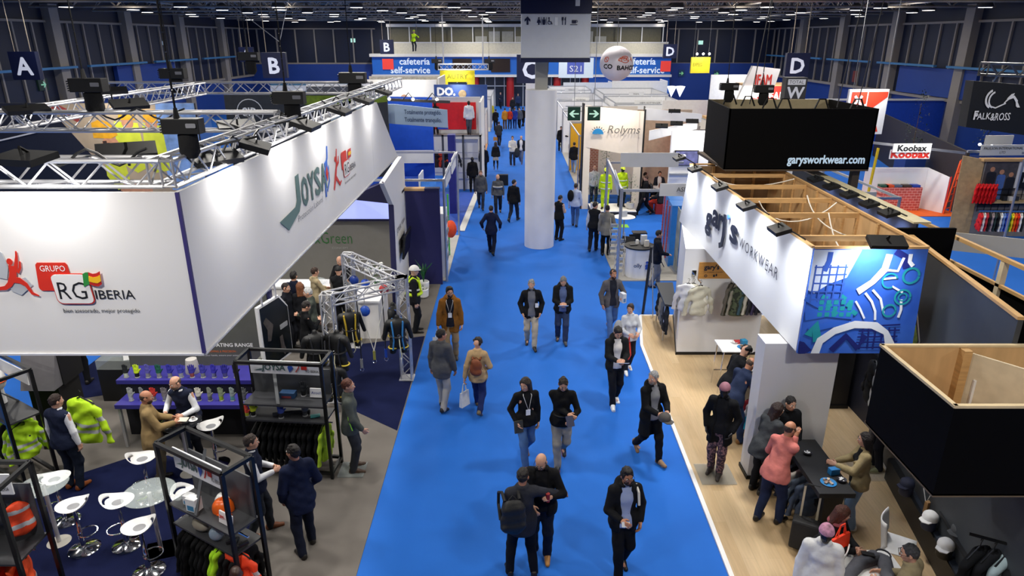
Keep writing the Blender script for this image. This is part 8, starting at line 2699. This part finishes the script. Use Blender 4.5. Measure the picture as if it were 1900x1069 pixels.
# near part of the aisle
n = person((1.55, 7.824, 0), 1.76, 172, 'person with glasses in an open black jacket and blue shirt, front right of aisle', legs=((-.07, -.14, .12, .35), (.07, .16, .085, 0)), arms=('pocket', (.12, .26, 1.1)), head=(-4, 4), top='jacket', topc=BK_, under='#a9b6d6', bot='#121216', hair=('quiff', '#17120f'), beard='#2a1c15', specs=True, hood=True, skin='b')
paper(n['hand'][1], 0, .11, .07, '#d9dde4', 'white card held by the person in the open black jacket', 'card')
MB().path([n['wp'](q) for q in ((-.15, .0, 1.47), (-.15, .12, 1.42), (-.15, .17, 1.25))], .018, 6).build('pale_strap', paint('#d4d2cc'), n['root'], True)
m = person((0.139, 7.761, 0), 1.76, -8, 'person in a grey blazer with backpack gesturing, back to the camera', legs='wide', arms=('down', (.66, .24, 1.12)), head=(20, 8), top='closed', topc='#2d2f38', bot='#101116', hair=('short', '#17110e'), skin='b', hem=.2)
garb = backpack(tuple(m['chest'] - m['fwd'] * .2 - m['side'] * .16 - Vector((0, 0, .32))), math.radians(8) + PI + PI + .1, '#141416', 'black backpack slung on the gesturing person', w=.34, h=.5, d=.2)
l = person((0.424, 8.151, 0), 1.8, 188, 'bald person with glasses in a black sweater facing the gesturing one', legs=((-.1, .05, .08, 0), (.1, -.05, .08, 0)), arms=((.16, .26, 1.22), (.1, .28, 1.05)), head=(12, 26), top='jacket', topc='#131316', under='#17171b', bot='#1b2233', hair=('bald', '#6a6058'), specs=True, shoe='#b07a3c', fat=.03)
tag(MB().tube(l['hand'][0] + Vector((0, 0, -.06)), l['hand'][0] + Vector((0, 0, .07)), .028, .03, 12).build('red_cup', mat('#8a1f1c')), 'dark red cup held by the bald person', 'cup')
j = person((0.244, 10.509, 0), 1.75, 165, 'person with a white lanyard in a black sweater and jeans', legs='walk2', arms=((.22, .02, .86), (.2, .1, .95)), head=(42, 12), top='sweater', topc='#131417', bot='#4a6a98', hair=('long', '#231812'), tie='badge', shoe='#8a5a30')
book(j['hand'][1], 'dark notebook under the arm of the person with the lanyard', '#3a3a34', .4, 1.4)
k = person((0.871, 10.426, 0), 1.8, 183, 'person in a black sweater and grey trousers with folded arm', legs=((-.05, -.3, .2, .7), (.05, .16, .085, -.05)), arms=((.16, .3, 1.1), (-.1, .22, 1.14)), head=(-6, 26), top='sweater', topc='#101114', bot='#8f8b84', hair=('short', '#211611'), shoe='#1d1f24', sole='#c8543a')
book(k['hand'][0] + Vector((0, 0, .02)), 'small navy notebook in the hand of the person in grey trousers', '#1c2448', .3, .9, (.13, .18, .02))
MB().ring(k['P'] + Vector((0, 0, .1)), .15, .02, 18).build('belt', BLACK, k['root'])
i_ = person((2.486, 10.678, 0), 1.78, 160, 'grey haired person in a long black coat holding a cap', legs='walk', arms=((.1, .34, 1.12), (.08, .32, 1.1)), head=(62, 4), top='coat', topc='#111215', under='#8e8f92', bot='#131419', hair=('short', '#8d8e90'), beard='#8f8578', hood=True, shoe='#8a6a4a')
ball_cap(tuple(i_['hand'][1] + i_['fwd'] * .08 - Vector((0, 0, .02))), 5.2, '#4a4644', '#4a4644', 'grey cap in the hands of the person in the long coat', False)
h_ = person((2.129, 12.644, 0), 1.78, 172, 'person in a dark jacket and white shirt reading a leaflet', legs=((-.08, -.12, .1, .2), (.07, .18, .085, 0)), arms=('hold', 'hold'), head=(2, 26), top='jacket', topc='#1b1d20', under='#e6e4e2', bot='#14161e', hair=('quiff', '#1a1310'), hood=True, shoe='#e6e6e6', sole='#f0f0f0')
paper((h_['hand'][0] + h_['hand'][1]) / 2 + h_['fwd'] * .04, 0, .26, .2, '#e4e6ea', 'white leaflet read by the person in the dark jacket', tilt=-.5)
g = person((2.647, 14.13, 0), 1.66, 170, 'person with long hair in a pale sweater holding a red bag', legs='step2', arms=((.12, .28, 1.1), (.1, .26, 1.08)), head=(38, 4), top='sweater', topc='#c4c8d0', bot='#22242c', hair=('tail', '#2e1d15'), fem=True, shoe='#e8e8e8')
bag(g['hand'][1] + g['side'] * .06, .26, .3, .1, '#c8281e', 'red carrier bag held by the person in the pale sweater', 1.2)
tag(MB().ell(g['P'] + g['side'] * .26 + Vector((0, 0, .05)), (.13, .12, .34), 12, 8).build('folded_coat', cloth('#9a9ca0'), smooth=True), 'grey coat over the arm of the person in the pale sweater', 'coat')
f = person((2.518, 16.138, 0), 1.82, 168, 'bearded person in a grey blazer and jeans with a box under the arm', legs='walk2', arms=((.2, .24, 1.12), (.26, .1, .9)), head=(-6, 0), top='jacket', topc='#58565a', under='#20222e', bot='#4d6c9c', hair=('short', '#241812'), beard='#241812', skin='b', shoe='#a08468')
carton(f['hand'][0] - Vector((0, 0, .1)), (.1, .18, .24), .4, '#c9ced6', 'white product box under the arm of the bearded person', art='#4a78b0')
e_ = person((1.253, 15.738, 0), 1.78, 182, 'grey haired person in a black padded jacket looking at papers', legs='step', arms=('hold', 'hold'), head=(0, 30), top='jacket', topc='#15171b', under='#5b6c98', bot='#333f5c', hair=('short', '#77777a'), hood=True, shoe='#2a2f3a')
paper((e_['hand'][0] + e_['hand'][1]) / 2 + e_['fwd'] * .04, 0, .24, .18, '#e8eaee', 'papers held by the person in the padded jacket', tilt=-.5)
d_ = person((0.469, 15.449, 0), 1.78, 178, 'grey bearded person in a black blazer and beige trousers', legs=((-.07, .2, .085, -.05), (.08, -.2, .12, .45)), arms=('pocket', 'pocket'), head=(10, 6), top='jacket', topc='#131418', under='#6e7078', bot='#bcb09a', hair=('short', '#8b8a88'), beard='#8f8c86')
tag(MB().box(d_['chest'] + d_['fwd'] * .19 - d_['side'] * .12 - Vector((0, 0, .12)), (.08, .006, .11)).build('name_badge', WHITE), 'white name badge on the black blazer', 'badge')
a_ = person((-1.441, 14.72, 0), 1.85, 176, 'bearded person with glasses in a mustard brown parka', legs=((-.1, -.08, .08, 0), (.09, .06, .08, 0)), arms=('down', (.27, .06, .86)), head=(-14, 2), top='jacket', topc='#8a5a22', under='#1c1d26', bot='#a08662', hair=('quiff', '#17120f'), beard='#17120f', specs=True, hood=True, hem=.26, shoe='#3a332c', tie='badge')
bag(a_['hand'][1], .26, .3, .08, '#dcdcd8', 'white paper bag in the hand of the person in the mustard parka', .2)
b_ = person((-1.428, 12.422, 0), 1.78, 22, 'person in a grey blazer and light trousers, back to the camera', legs='step', arms=('down', (.25, .1, .86)), head=(36, 4), top='closed', topc='#55565a', bot='#b3b0aa', hair=('short', '#1d1512'), hem=.22, skin='b', shoe='#26211e')
c_ = person((-0.688, 12.335, 0), 1.64, 8, 'person with curly hair, tan jacket and brown backpack walking away', legs='walk', arms=('swb', (.2, .2, 1.0)), head=(0, 10), top='closed', topc='#b79a72', bot='#1f2c5c', hair=('curly', '#1d120e'), fem=True, hem=.18, shoe='#6a5a40')
backpack(tuple(c_['chest'] - c_['fwd'] * .16 - Vector((0, 0, .26))), -math.radians(8) + PI + PI, '#7c3f1e', 'brown leather backpack on the person in the tan jacket', w=.24, h=.34, d=.14)
bag(c_['hand'][0] - Vector((0, 0, .02)), .24, .32, .08, '#e2e2de', 'white carrier bag of the person with the brown backpack', .9)
# mid aisle
person((-0.727, 23.16, 0), 1.78, 4, 'person in a navy suit walking away down the middle of the aisle', legs='walk', arms=((.3, .02, .98), (.3, .02, .98)), top='closed', topc='#141c38', bot='#141a30', hair=('short', '#191210'), hem=.2)
p_ = person((-1.379, 29.995, 0), 1.76, 178, 'person in a grey hooded jacket walking towards the camera', legs='walk', top='closed', topc='#4d4f54', bot='#2a3040', hair=('short', '#6b4a34'), hood=True, beard='#7a5a42')
q_ = person((-0.611, 29.094, 0), 1.76, 182, 'bald person in a grey banded sweater walking towards the camera', legs='walk2', top='sweater', topc='#54565a', bot='#1c222e', hair=('bald', '#8a7a6c'), beard='#5a4a40')
MB().ring(q_['chest'] - Vector((0, 0, .05)), .185, .04, 16).build('pale_stripe', cloth('#a5a6a8'), q_['root'], True)
person((0.068, 27.787, 0), 1.78, 24, 'dark haired person in black looking right, near the pillar', legs='walk2', head=(45, 4), top='closed', topc='#121316', bot='#1d2536', hair=('short', '#14100e'), shoe='#2a2c2a')
s_ = person((1.758, 24.948, 0), 1.74, 40, 'person in dark clothes half hidden by the pillar, reading', arms=('hold', 'hold'), head=(10, 24), top='vest', topc='#141519', under='#c8a898', bot='#14161c', hair=('short', '#191311'))
t_ = person((2.548, 27.003, 0), 1.76, 12, 'person in a pale blue shirt with a black shoulder bag walking away', legs='step', top='shirt', topc='#b4bfd6', bot='#3f5a86', hair=('short', '#231a16'))
tag(MB().ell(t_['chest'] - t_['side'] * .18 - t_['fwd'] * .16, (.13, .1, .24), 12, 8).build('shoulder_bag', cloth('#141518'), smooth=True), 'black shoulder bag of the person in the pale blue shirt', 'bag')
person((2.911, 23.551, 0), 1.8, 18, 'person in a black waistcoat with white sleeves, back to the camera', legs='step2', head=(40, 4), top='vest', topc='#15171c', under='#c3c9d6', bot='#171b28', hair=('short', '#1c1411'))
person((3.291, 23.032, 0), 1.8, 6, 'person in a grey blazer and black trousers, back to the camera', top='closed', topc='#7c7a74', bot='#0f1013', hair=('short', '#231a16'), hem=.22, arms=('down', (.18, .2, .98)))
w_ = person((5.727, 28.9, 0), 1.78, -84, 'person in black with a backpack striding left through the cross aisle', legs=((-.07, .34, .09, -.15), (.08, -.36, .14, .5)), top='closed', topc='#121316', bot='#15161b', hair=('short', '#4a3020'), shoe='#2a2420')
backpack(tuple(w_['chest'] - w_['fwd'] * .18 - Vector((0, 0, .26))), math.radians(84), '#16171a', 'black backpack of the person striding through the cross aisle', w=.28, h=.4, d=.18, straps=False)
x_ = person((4.39, 19.803, 0), 1.8, 88, 'person in a dark blazer and grey trousers at the round fronted counter', legs='step', arms=('down', (.16, .3, 1.05)), head=(8, 4), top='closed', topc='#161a26', bot='#76787e', hair=('short', '#1a1411'), hem=.2)
# far aisle
FARP = [((-1.539, 37.301, 0), 1.78, 8, 'far person in a dark suit walking away at the left of the aisle', 'closed', '#12182c', '#151a28', ('short', '#1a1412')), ((-0.935, 39.412, 0), 1.66, 0, 'far person in a black top and grey skirt', 'sweater', '#17171a', '#9a9896', ('long', '#2a1a14')),
  ((0.032, 41.008, 0), 1.78, 185, 'far person in a white shirt carrying a dark coat', 'shirt', '#d8d4cc', '#2a3040', ('short', '#3a2a22')), ((0.557, 41.568, 0), 1.76, 190, 'far bald person in a blue sweater and dark blazer', 'jacket', '#1d2230', '#6a7084', ('bald', '#9a8a7c')),
  ((-0.915, 48.825, 0), 1.76, 5, 'far person in a grey suit with an orange bag', 'closed', '#34383e', '#1d2230', ('short', '#2a1e18')), ((-1.337, 57.501, 0), 1.76, 0, 'far person in a black coat, left of the group', 'closed', '#15161a', '#14151a', ('short', '#1a1411')),
  ((-0.59, 58.569, 0), 1.74, -10, 'far person in a mustard jacket with backpack', 'closed', '#c8862a', '#6a4a2a', ('short', '#2a1c14')), ((-0.181, 58.569, 0), 1.72, 10, 'far person in a red sweater', 'sweater', '#c83a22', '#23304c', ('bald', '#8a7060')),
  ((0.227, 58.569, 0), 1.82, 0, 'far tall person in a royal blue jacket', 'closed', '#22388c', '#1f3260', ('short', '#4a3020')), ((0.639, 58.933, 0), 1.74, 200, 'far person in grey beside the royal blue one', 'closed', '#5a5f68', '#1d2026', ('short', '#1a1411')), ((0.929, 60.052, 0), 1.7, 30, 'far person in black next to the second pillar', 'closed', '#15161a', '#17181d', ('short', '#1a1411')),
  ((-1.22, 75.724, 0), 1.8, 190, 'far person in a dark suit by the red column', 'closed', '#1c2438', '#151a28', ('short', '#7a6a5c')), ((0.054, 69.696, 0), 1.76, 170, 'far dark figure before the doors', 'closed', '#1a1c22', '#1d2026', ('short', '#1a1411')), ((0.625, 73.983, 0), 1.76, 170, 'far figure in dark blue at the doors', 'closed', '#243456', '#1a1d26', ('short', '#8a6a54')),
  ((3.482, 38.574, 0), 1.78, 10, 'person in a black jacket and pale jeans with white shoes by the arrow signs', 'closed', '#141519', '#7f98bc', ('short', '#17110f')), ((3.725, 46.155, 0), 1.76, 170, 'person in black and beige among the posts right of the far pillar', 'closed', '#17181c', '#a8937a', ('short', '#2a1c14')),
  ((4.359, 49.87, 0), 1.72, 190, 'person with a white cap and red scarf among the posts', 'closed', '#b83a34', '#3a3430', ('cap', '#eceae4')), ((4.51, 48.068, 0), 1.74, 0, 'person in an olive jacket among the posts', 'closed', '#7a6a50', '#4a4238', ('short', '#1a1411')), ((5.298, 51.519, 0), 1.74, 180, 'person in a lime vest among the posts', 'vest', '#b8d83a', '#3a3c44', ('short', '#2a1c14')),
  ((3.683, 55.149, 0), 1.7, 180, 'person with fair hair beside the far pillar', 'closed', '#2a2624', '#8a8078', ('long', '#a8814e')), ((3.27, 46.386, 0), 1.7, 180, 'dark figure at the right of the pillar', 'closed', '#16171b', '#17181d', ('short', '#1a1411')), ((3.311, 31.729, 0), 1.78, 60, 'person in dark blue half hidden by the Rolyms panel', 'closed', '#161b26', '#2a4a78', ('short', '#17110f'))]
for P, h, a, lb, tp, tc, bt_, hr in FARP:
 fp_ = person(P, h, a, lb, legs=R.choice(('stand', 'step', 'step2', 'walk')), arms=('down', 'down') if R.random() < .6 else ('down', 'hold'), top=tp, topc=tc, bot=bt_, hair=hr, botkind='skirt' if 'skirt' in lb else 'trousers', fem='skirt' in lb)
 if 'dark coat' in lb:
  tag(MB().ell(fp_['hand'][0], (.18, .14, .3), 10, 6).build('carried_coat', cloth('#30343a'), smooth=True), 'dark coat carried by the far person in white', 'coat')
 if 'orange bag' in lb:
  bag(fp_['hand'][0] + Vector((0, 0, .1)), .3, .25, .1, '#b8803a', 'orange bag of the far person in the grey suit')
tag(MB().bx(-.75, 35.2, .0, -.2, 35.5, .55).build('carry_case', BLACK), 'black case standing beside the far person in white', 'case')
person((-1.88, 64.097, 0), 1.7, 180, 'mannequin in mustard yellow at the far left stand', top='closed', topc='#a8a02a', bot='#8a8a84', hair=('none', ''), skin='#c8a08a', faceless=True, name='mannequin', cat='mannequin')
# Rolyms, cross aisle stands
person((3.75, 31.0, 0), 1.78, 178, 'grey haired person in a white shirt inside the Rolyms stand', top='shirt', topc='#d8d8da', bot='#2a3040', hair=('bald', '#8a8480'))
for i, (P, a, c, lb) in enumerate((((6.15, 31.5, 0), 90, '#30343c', 'seated person at the left of the table in the orange walled stand'), ((6.9, 31.8, 0), 180, '#1f2430', 'seated person in a dark suit facing out in the orange walled stand'), ((7.5, 31.5, 0), -90, '#c8ccd8', 'seated person in a white shirt at the right in the orange walled stand'))):
 person(P, 1.75, a, lb, legs='sit', ph=.58, arms=('table', 'table'), top='jacket' if i < 2 else 'shirt', topc=c, under='#e8e8ea', bot='#20242c', hair=('short', '#2a1f1a'), lod=2)
 tag(MB().bx(P[0] - .22, P[1] - .22, .0, P[0] + .22, P[1] + .22, .42).build('seat_block', BLACK), 'dark seat of the orange walled stand, ' + ('left', 'middle', 'right')[i], 'seat')
round_table((6.85, 31.2), .4, .75, 'small round table of the orange walled stand', top=WHITE, name='meeting_table')
person((6.45, 29.2, 0), 1.66, -60, 'seated person with red hair at the white wall of the cross aisle', legs='sit', ph=.6, arms=('table', 'hold'), top='closed', topc='#2b2c30', bot='#b83a30', hair=('long', '#7a4226'), fem=True)
tag(MB().bx(6.25, 29.0, 0, 6.65, 29.4, .45).build('red_stool', mat('#b8302a')), 'red stool under the person with red hair', 'stool')
# Koobax and Paulson visitors
person((12.6, 24.4, 0), 1.72, 170, 'grey haired person in a brown coat by the yellow pole', top='closed', topc='#8a7a6c', bot='#5a4438', hair=('bald', '#b8b4b0'), lod=2)
person((13.2, 27.4, 0), 1.74, 200, 'dark haired person at the left of the Koobax wall', top='closed', topc='#4a3a30', bot='#2a2a30', hair=('short', '#2a1a12'), lod=2)
person((9.3, 15.4, 0), 1.76, 20, 'grey haired person in a brown jacket in the meeting place', top='closed', topc='#6a4a22', bot='#2a2c34', hair=('short', '#8c8c8e'), lod=1)
person((10.2, 16.8, 0), 1.74, 100, 'grey haired person in a navy jacket at the meeting table', legs='sit', ph=.6, arms=('table', 'table'), top='closed', topc='#1e2740', bot='#2a2c34', hair=('short', '#6c6c70'), lod=1)
person((11.5, 17.8, 0), 1.66, -110, 'person with long brown hair in white at the meeting table', legs='sit', ph=.6, arms=('table', 'table'), top='closed', topc='#d8d4d0', bot='#2a2c34', hair=('long', '#5a3624'), fem=True, lod=1)
person((11.0, 16.4, 0), 1.74, -30, 'dark haired person in black sitting with the back to the camera at the meeting table', legs='sit', ph=.6, arms=('table', 'table'), top='closed', topc='#14161c', bot='#14161c', hair=('short', '#4a4a4c'), lod=1)
for i, (x, y) in enumerate(((10.2, 16.8), (11.5, 17.8), (11.0, 16.4))):
 tag(MB().bx(x - .2, y - .2, 0, x + .2, y + .2, .44).build('seat_block', BLACK), 'dark seat at the meeting table ' + ('under the navy jacket', 'under the person in white', 'under the person in black')[i], 'seat')

# Gary's visitors
q1 = person((4.1, 11.12, .03), 1.8, 62, 'bald person in a navy shirt bending over the dark side counter', legs=((-.12, -.2, .08, 0), (.12, .15, .08, 0)), lean=28, arms=((.1, .42, 1.02), (.18, .4, 1.0)), head=(10, 34), top='shirt', topc='#222c46', bot='#2a3c62', hair=('bald', '#4a382c'), skin='b', shoe='#8a6238', fat=.04)
person((4.22, 11.75, .03), 1.74, 75, 'dark haired person in black behind the bald one in navy', lean=22, arms=('table', 'table'), head=(0, 30), top='closed', topc='#121317', bot='#14151a', hair=('curly', '#100d0c'))
mq = person((3.55, 10.1, .05), 1.78, -150, 'headless style mannequin with a flowered cap, black coat and patterned trousers', legs=((-.07, .05, .08, 0), (.09, -.05, .08, 0)), arms=('pocket', 'pocket'), top='coat', topc='#101114', under='#15161a', bot='#3a2430', botmat=mat('#2c2030', r=.8, kind='camo', sc=26, col2='#7a5a5e', var=.1), hair=('bandana', '#8a5a68'), skin='#15151a', faceless=True, name='mannequin', cat='mannequin', hem=.3, shoe='#2a2320')
tag(MB().bx(3.25, 9.8, .03, 3.85, 10.4, .045).build('glass_plate', GLASS), 'glass foot plate under the mannequin with the flowered cap', 'plate')
r1_ = person((4.12, 9.62, .03), 1.68, 62, 'dark haired person in a grey speckled jacket leaning on the black bar table', lean=20, arms=((.1, .4, 1.1), (.12, .42, 1.1)), head=(20, 14), top='closed', topc='#3c3f42', bot='#14151a', hair=('long', '#2a1a15'), fem=True, hem=.2)
person((4.52, 9.8, .03), 1.72, 170, 'person in black behind the speckled jacket at the bar table', arms=('low', 'low'), top='closed', topc='#101115', bot='#14151a', hair=('short', '#16110f'))
r2_ = person((4.05, 8.85, .03), 1.78, 55, 'person in a pink shirt leaning on the black bar table', legs=((-.14, -.1, .08, 0), (.1, .1, .08, 0)), lean=16, arms=((.14, .36, 1.12), (.02, .34, 1.42)), head=(14, 6), top='shirt', topc='#d07a72', bot='#1f2946', hair=('bald', '#3a2c24'), specs=True, skin='b', fat=.05)
r3_ = person((5.28, 8.75, .03), 1.68, -72, 'person with long dark hair in a beige blazer talking across the bar table', arms=((.14, .38, 1.18), (.12, .36, 1.1)), head=(0, 6), top='jacket', topc='#a3926c', under='#1a1a1c', bot='#7f9cc4', hair=('long', '#1c120f'), fem=True, shoe='#d8d8d8', grip=(.2, .2))
wm = person((4.32, 7.62, .03), 1.66, 150, 'person with long brown hair and a scarf at the white table', legs='sit', ph=.62, lean=12, arms=((.06, .42, 1.2), (.02, .44, 1.2)), head=(-40, 18), top='closed', topc='#141417', bot='#1a1a1f', hair=('long', '#4a2416'), fem=True)
MB().ring(wm['nb'] + Vector((0, 0, .0)), .085, .035, 14).build('scarf', cloth('#8a4a52'), wm['root'], True)
bag((4.314, 7.296, 1.27), .34, .36, .1, '#f23c14', 'orange tote bag on the shoulder of the person at the white table', .5, name='tote_bag')
tag(MB().bar(wm['hand'][1] + Vector((-.02, -.02, .02)), wm['hand'][1] + Vector((.14, -.05, .0)), .07, .012).build('phone', BLACK), 'dark phone in the hands of the person at the white table', 'phone')
bm2 = person((4.92, 6.6, .03), 1.76, -40, 'grey haired person in a beige jacket handling the grey trousers', legs='sit', ph=.62, lean=10, arms=((.14, .36, 1.08), (.1, .4, 1.08)), head=(-25, 12), top='closed', topc='#8f8468', bot='#2a2c30', hair=('short', '#3c3d40'), specs=True, fat=.03)
tag(MB().bx(4.7, 6.35, .03, 5.15, 6.8, .48).build('seat_block', WHITE), 'white seat under the person in the beige jacket', 'seat')
tag(MB().bx(4.1, 7.4, .03, 4.55, 7.82, .48).build('seat_block', WHITE), 'white seat under the person with the scarf', 'seat')
mt = person((3.86, 6.85, -.1), 1.72, -160, 'black mannequin in a white printed jacket and pink bandana at the bottom edge', top='closed', topc='#dfe0e2', bot='#e0e0e2', hair=('bandana', '#e7a3c4'), skin='#141418', faceless=True, name='mannequin', cat='mannequin')
mfr = Fr(mt['chest'] - mt['fwd'] * .178, (mt['side']) * 1.0, (0, 0, 1))
flat(mfr, [stroke([(-.1, -.15), (-.06, -.05), (-.08, .02), (-.11, -.04), (-.06, -.15)], .014), rrect(-.1, -.34, .06, -.2, .01)], mat('#d05a80', var=.5, sc=40), mt['root'], 'ribbon_print', gap=.012)
mg = person((6.42, 10.25, .05), 1.78, -90, 'dark dressed mannequin with green shoes against the slate wall', top='closed', topc='#17181c', bot='#1b1d28', hair=('short', '#222'), skin='#2a2a2c', faceless=True, name='mannequin', cat='mannequin', shoe='#7c8060', sole='#b0aa90')
tag(MB().bx(6.0, 9.9, .03, 6.55, 10.6, .045).build('glass_plate', GLASS), 'glass foot plate under the mannequin with green shoes', 'plate')

# Joysa stand
person((-7.42, 9.75, .012), 1.78, 12, 'person in a navy vest and white sleeves beside the left rack', arms=('down', 'down'), head=(25, 8), top='vest', topc='#1a2138', under='#e2e4ea', bot='#1c2434', hair=('short', '#2a1a14'), shoe='#8a4a22')
j2 = person((-6.05, 9.92, .012), 1.76, 62, 'bald bearded person in a tan jacket at the coffee table', arms=((.1, .34, 1.12), (.12, .36, 1.12)), head=(10, 8), top='closed', topc='#8f7852', bot='#4c4436', hair=('bald', '#4a3626'), beard='#3a2a20', skin='b', hem=.26, fat=.03)
person((-5.75, 10.62, .012), 1.76, 190, 'bald person in a navy vest and white shirt leaning on the coffee table', lean=14, arms=((.16, .34, 1.1), (.2, .3, 1.1)), head=(22, 12), top='vest', topc='#1b2136', under='#e6e8ec', bot='#181b24', hair=('bald', '#5a4a3c'), beard='#6a5a4c')
paper(j2['hand'][1] + Vector((.06, .02, .02)), 0, .16, .12, '#cfc8b8', 'beige notebook at the coffee table', 'notebook', tilt=.1)
v4 = person((-3.854, 8.621, 0), 1.76, 72, 'person in a navy vest and white sleeves talking to the one in the navy suit', legs='step', arms=((.1, .28, 1.1), (.08, .28, 1.12)), head=(0, 4), top='vest', topc='#1a2036', under='#e4e6ec', bot='#2a2d34', hair=('short', '#3a2e28'), shoe='#7a4528')
v5 = person((-3.07, 8.265, 0), 1.82, -40, 'person in a dark navy suit with back to the camera at the front rack', legs=((-.12, -.12, .08, 0), (.12, .1, .08, 0)), arms=((.22, .1, .9), (.2, .14, .95)), head=(-24, 4), top='closed', topc='#121a34', bot='#121728', hair=('short', '#18110f'), hem=.24, skin='b')
v6 = person((-2.795, 10.279, 0), 1.8, 80, 'mannequin in a grey jacket with green piping beside the aisle', arms=('down', (.22, .2, .92)), head=(10, 0), top='closed', topc='#4e534f', bot='#34363a', hair=('short', '#5a3020'), shoe='#4a3426', name='mannequin', cat='mannequin')
for g_ in (-1, 1):
 MB().path([v6['wp'](q) for q in ((g_ * .12, .0, 1.46), (g_ * .23, .0, 1.38), (g_ * .27, .0, 1.15), (g_ * .29, .05, .95))], .01, 5).build('green_piping', mat('#8fd83c'), v6['root'], True)
tag(MB().bx(v6['P'].x - .25, v6['P'].y - .25, .012, v6['P'].x + .2, v6['P'].y + .2, .03).build('foot_plate', GLASS), 'glass foot plate under the mannequin with green piping', 'plate')
person((-4.595, 14, .012), 1.76, 55, 'person in a black sweater looking at a phone beside the picture board', arms=('hold', 'phone'), head=(0, 26), top='sweater', topc='#111215', bot='#14151a', hair=('short', '#1c1411'))
person((-4.701, 14.87, .012), 1.76, -100, 'white haired person in a grey green jacket facing the black sweater', arms=('hold', 'down'), head=(0, 14), top='jacket', topc='#4a5048', under='#d0d0cc', bot='#3a3c40', hair=('short', '#c4c4c4'))
person((-5.025, 16.396, .012), 1.74, 50, 'person in a beige sweater at the white bar counter', arms=('table', 'table'), top='sweater', topc='#a79878', bot='#3a3a3c', hair=('short', '#3a281e'))
person((-4.404, 16.389, .012), 1.76, 5, 'person in a black cap and vest, back to the camera, at the white counter', arms=('table', 'table'), top='vest', topc='#17181c', under='#8c8f94', bot='#1c1d22', hair=('cap', '#101114'))
person((-4.553, 17.306, .012), 1.78, 190, 'person in black serving behind the white counter', arms=('table', 'table'), head=(10, 22), top='sweater', topc='#131317', bot='#17181c', hair=('bald', '#2a201c'))
person((-5.119, 15.478, .012), 1.66, -20, 'person with long reddish hair in the crowd at the counter', top='closed', topc='#1a1b20', bot='#1d1e24', hair=('long', '#7a4a2c'), fem=True)
sp_ = person((-5.4, 15.237, .012), 1.74, 100, 'person with black and white striped sleeves at the edge of the crowd', top='closed', topc='#15171f', bot='#1c1e26', hair=('short', '#241a16'))
for k_ in range(9):
 t0 = k_ / 9
 MB().ring(sp_['SH'][1].lerp(sp_['wrist'][1], .1 + t0 * .8), .064 - .02 * t0, .009, 12).build('sleeve_stripe', paint('#e8e8e8'), sp_['root'])
person((-5.355, 15.776, .012), 1.84, 10, 'tall person in a navy jacket in the crowd, back to the camera', top='closed', topc='#12172a', bot='#1b1f2c', hair=('short', '#1a1412'))
bt1 = person((-5.6, 14.4, .012), 1.78, 60, 'person in dark blue behind the picture board', top='closed', topc='#1a2038', bot='#20283c', hair=('short', '#241a16'))
for P, a, c, b2, lb in (((-10.061, 13.68, 0), 20, '#1c1e24', '#121318', 'dark trousered person standing at the blue floor behind the canopy, left'), ((-9.568, 13.502, 0), -10, '#17191f', '#101116', 'dark trousered person standing at the navy strip behind the canopy'), ((-10.143, 13.427, 0), 60, '#8a7450', '#15161b', 'person in a tan coat standing behind the canopy')):
 person(P, 1.8, a, lb, legs='wide', top='closed', topc=c, bot=b2, hair=('short', '#201612'))
bx_ = thing('display_case', 'clear topped case of black gloves behind the glove display', 'display case', (-8.0, 13.0, 0))
MB().bx(-8.6, 12.7, 0, -7.7, 13.3, .75).build('body', BLACK, bx_)
MB().bx(-8.6, 12.7, .75, -7.7, 13.3, .95).build('glass_top', GLASS, bx_)
tag(MB().box((-7.9, 12.85, 1.05), (.32, .02, .24), .4, -.5).build('leaflet', WHITE), 'white leaflet with a yellow glove picture beside the purple tier', 'leaflet')
hv_ = person((-2.504, 16.344, 0), 1.8, 80, 'hi-vis mannequin in a white helmet behind the aisle leg of the gantry', arms=('down', 'down'), top='closed', topc='#17181d', bot='#15161a', hair=('helmet', '#ecece8'), faceless=True, skin='#c8a08a', name='mannequin', cat='mannequin')
for g_ in (-1, 1):
 MB().path([hv_['wp'](q) for q in ((g_ * .11, -.15, 1.36), (g_ * .12, -.02, 1.49), (g_ * .11, .13, 1.38), (g_ * .1, .165, 1.15))], .035, 6).build('yellow_panel', mat('#c8e61e', r=.7), hv_['root'], True)
MB().ring(hv_['waist'] - Vector((0, 0, .02)), .185, .045, 18).build('yellow_panel', mat('#c8e61e', r=.7), hv_['root'], True)
MB().ring(hv_['waist'] + Vector((0, 0, .1)), .18, .025, 18).build('reflective_band', paint('#c8ccd0'), hv_['root'], True)
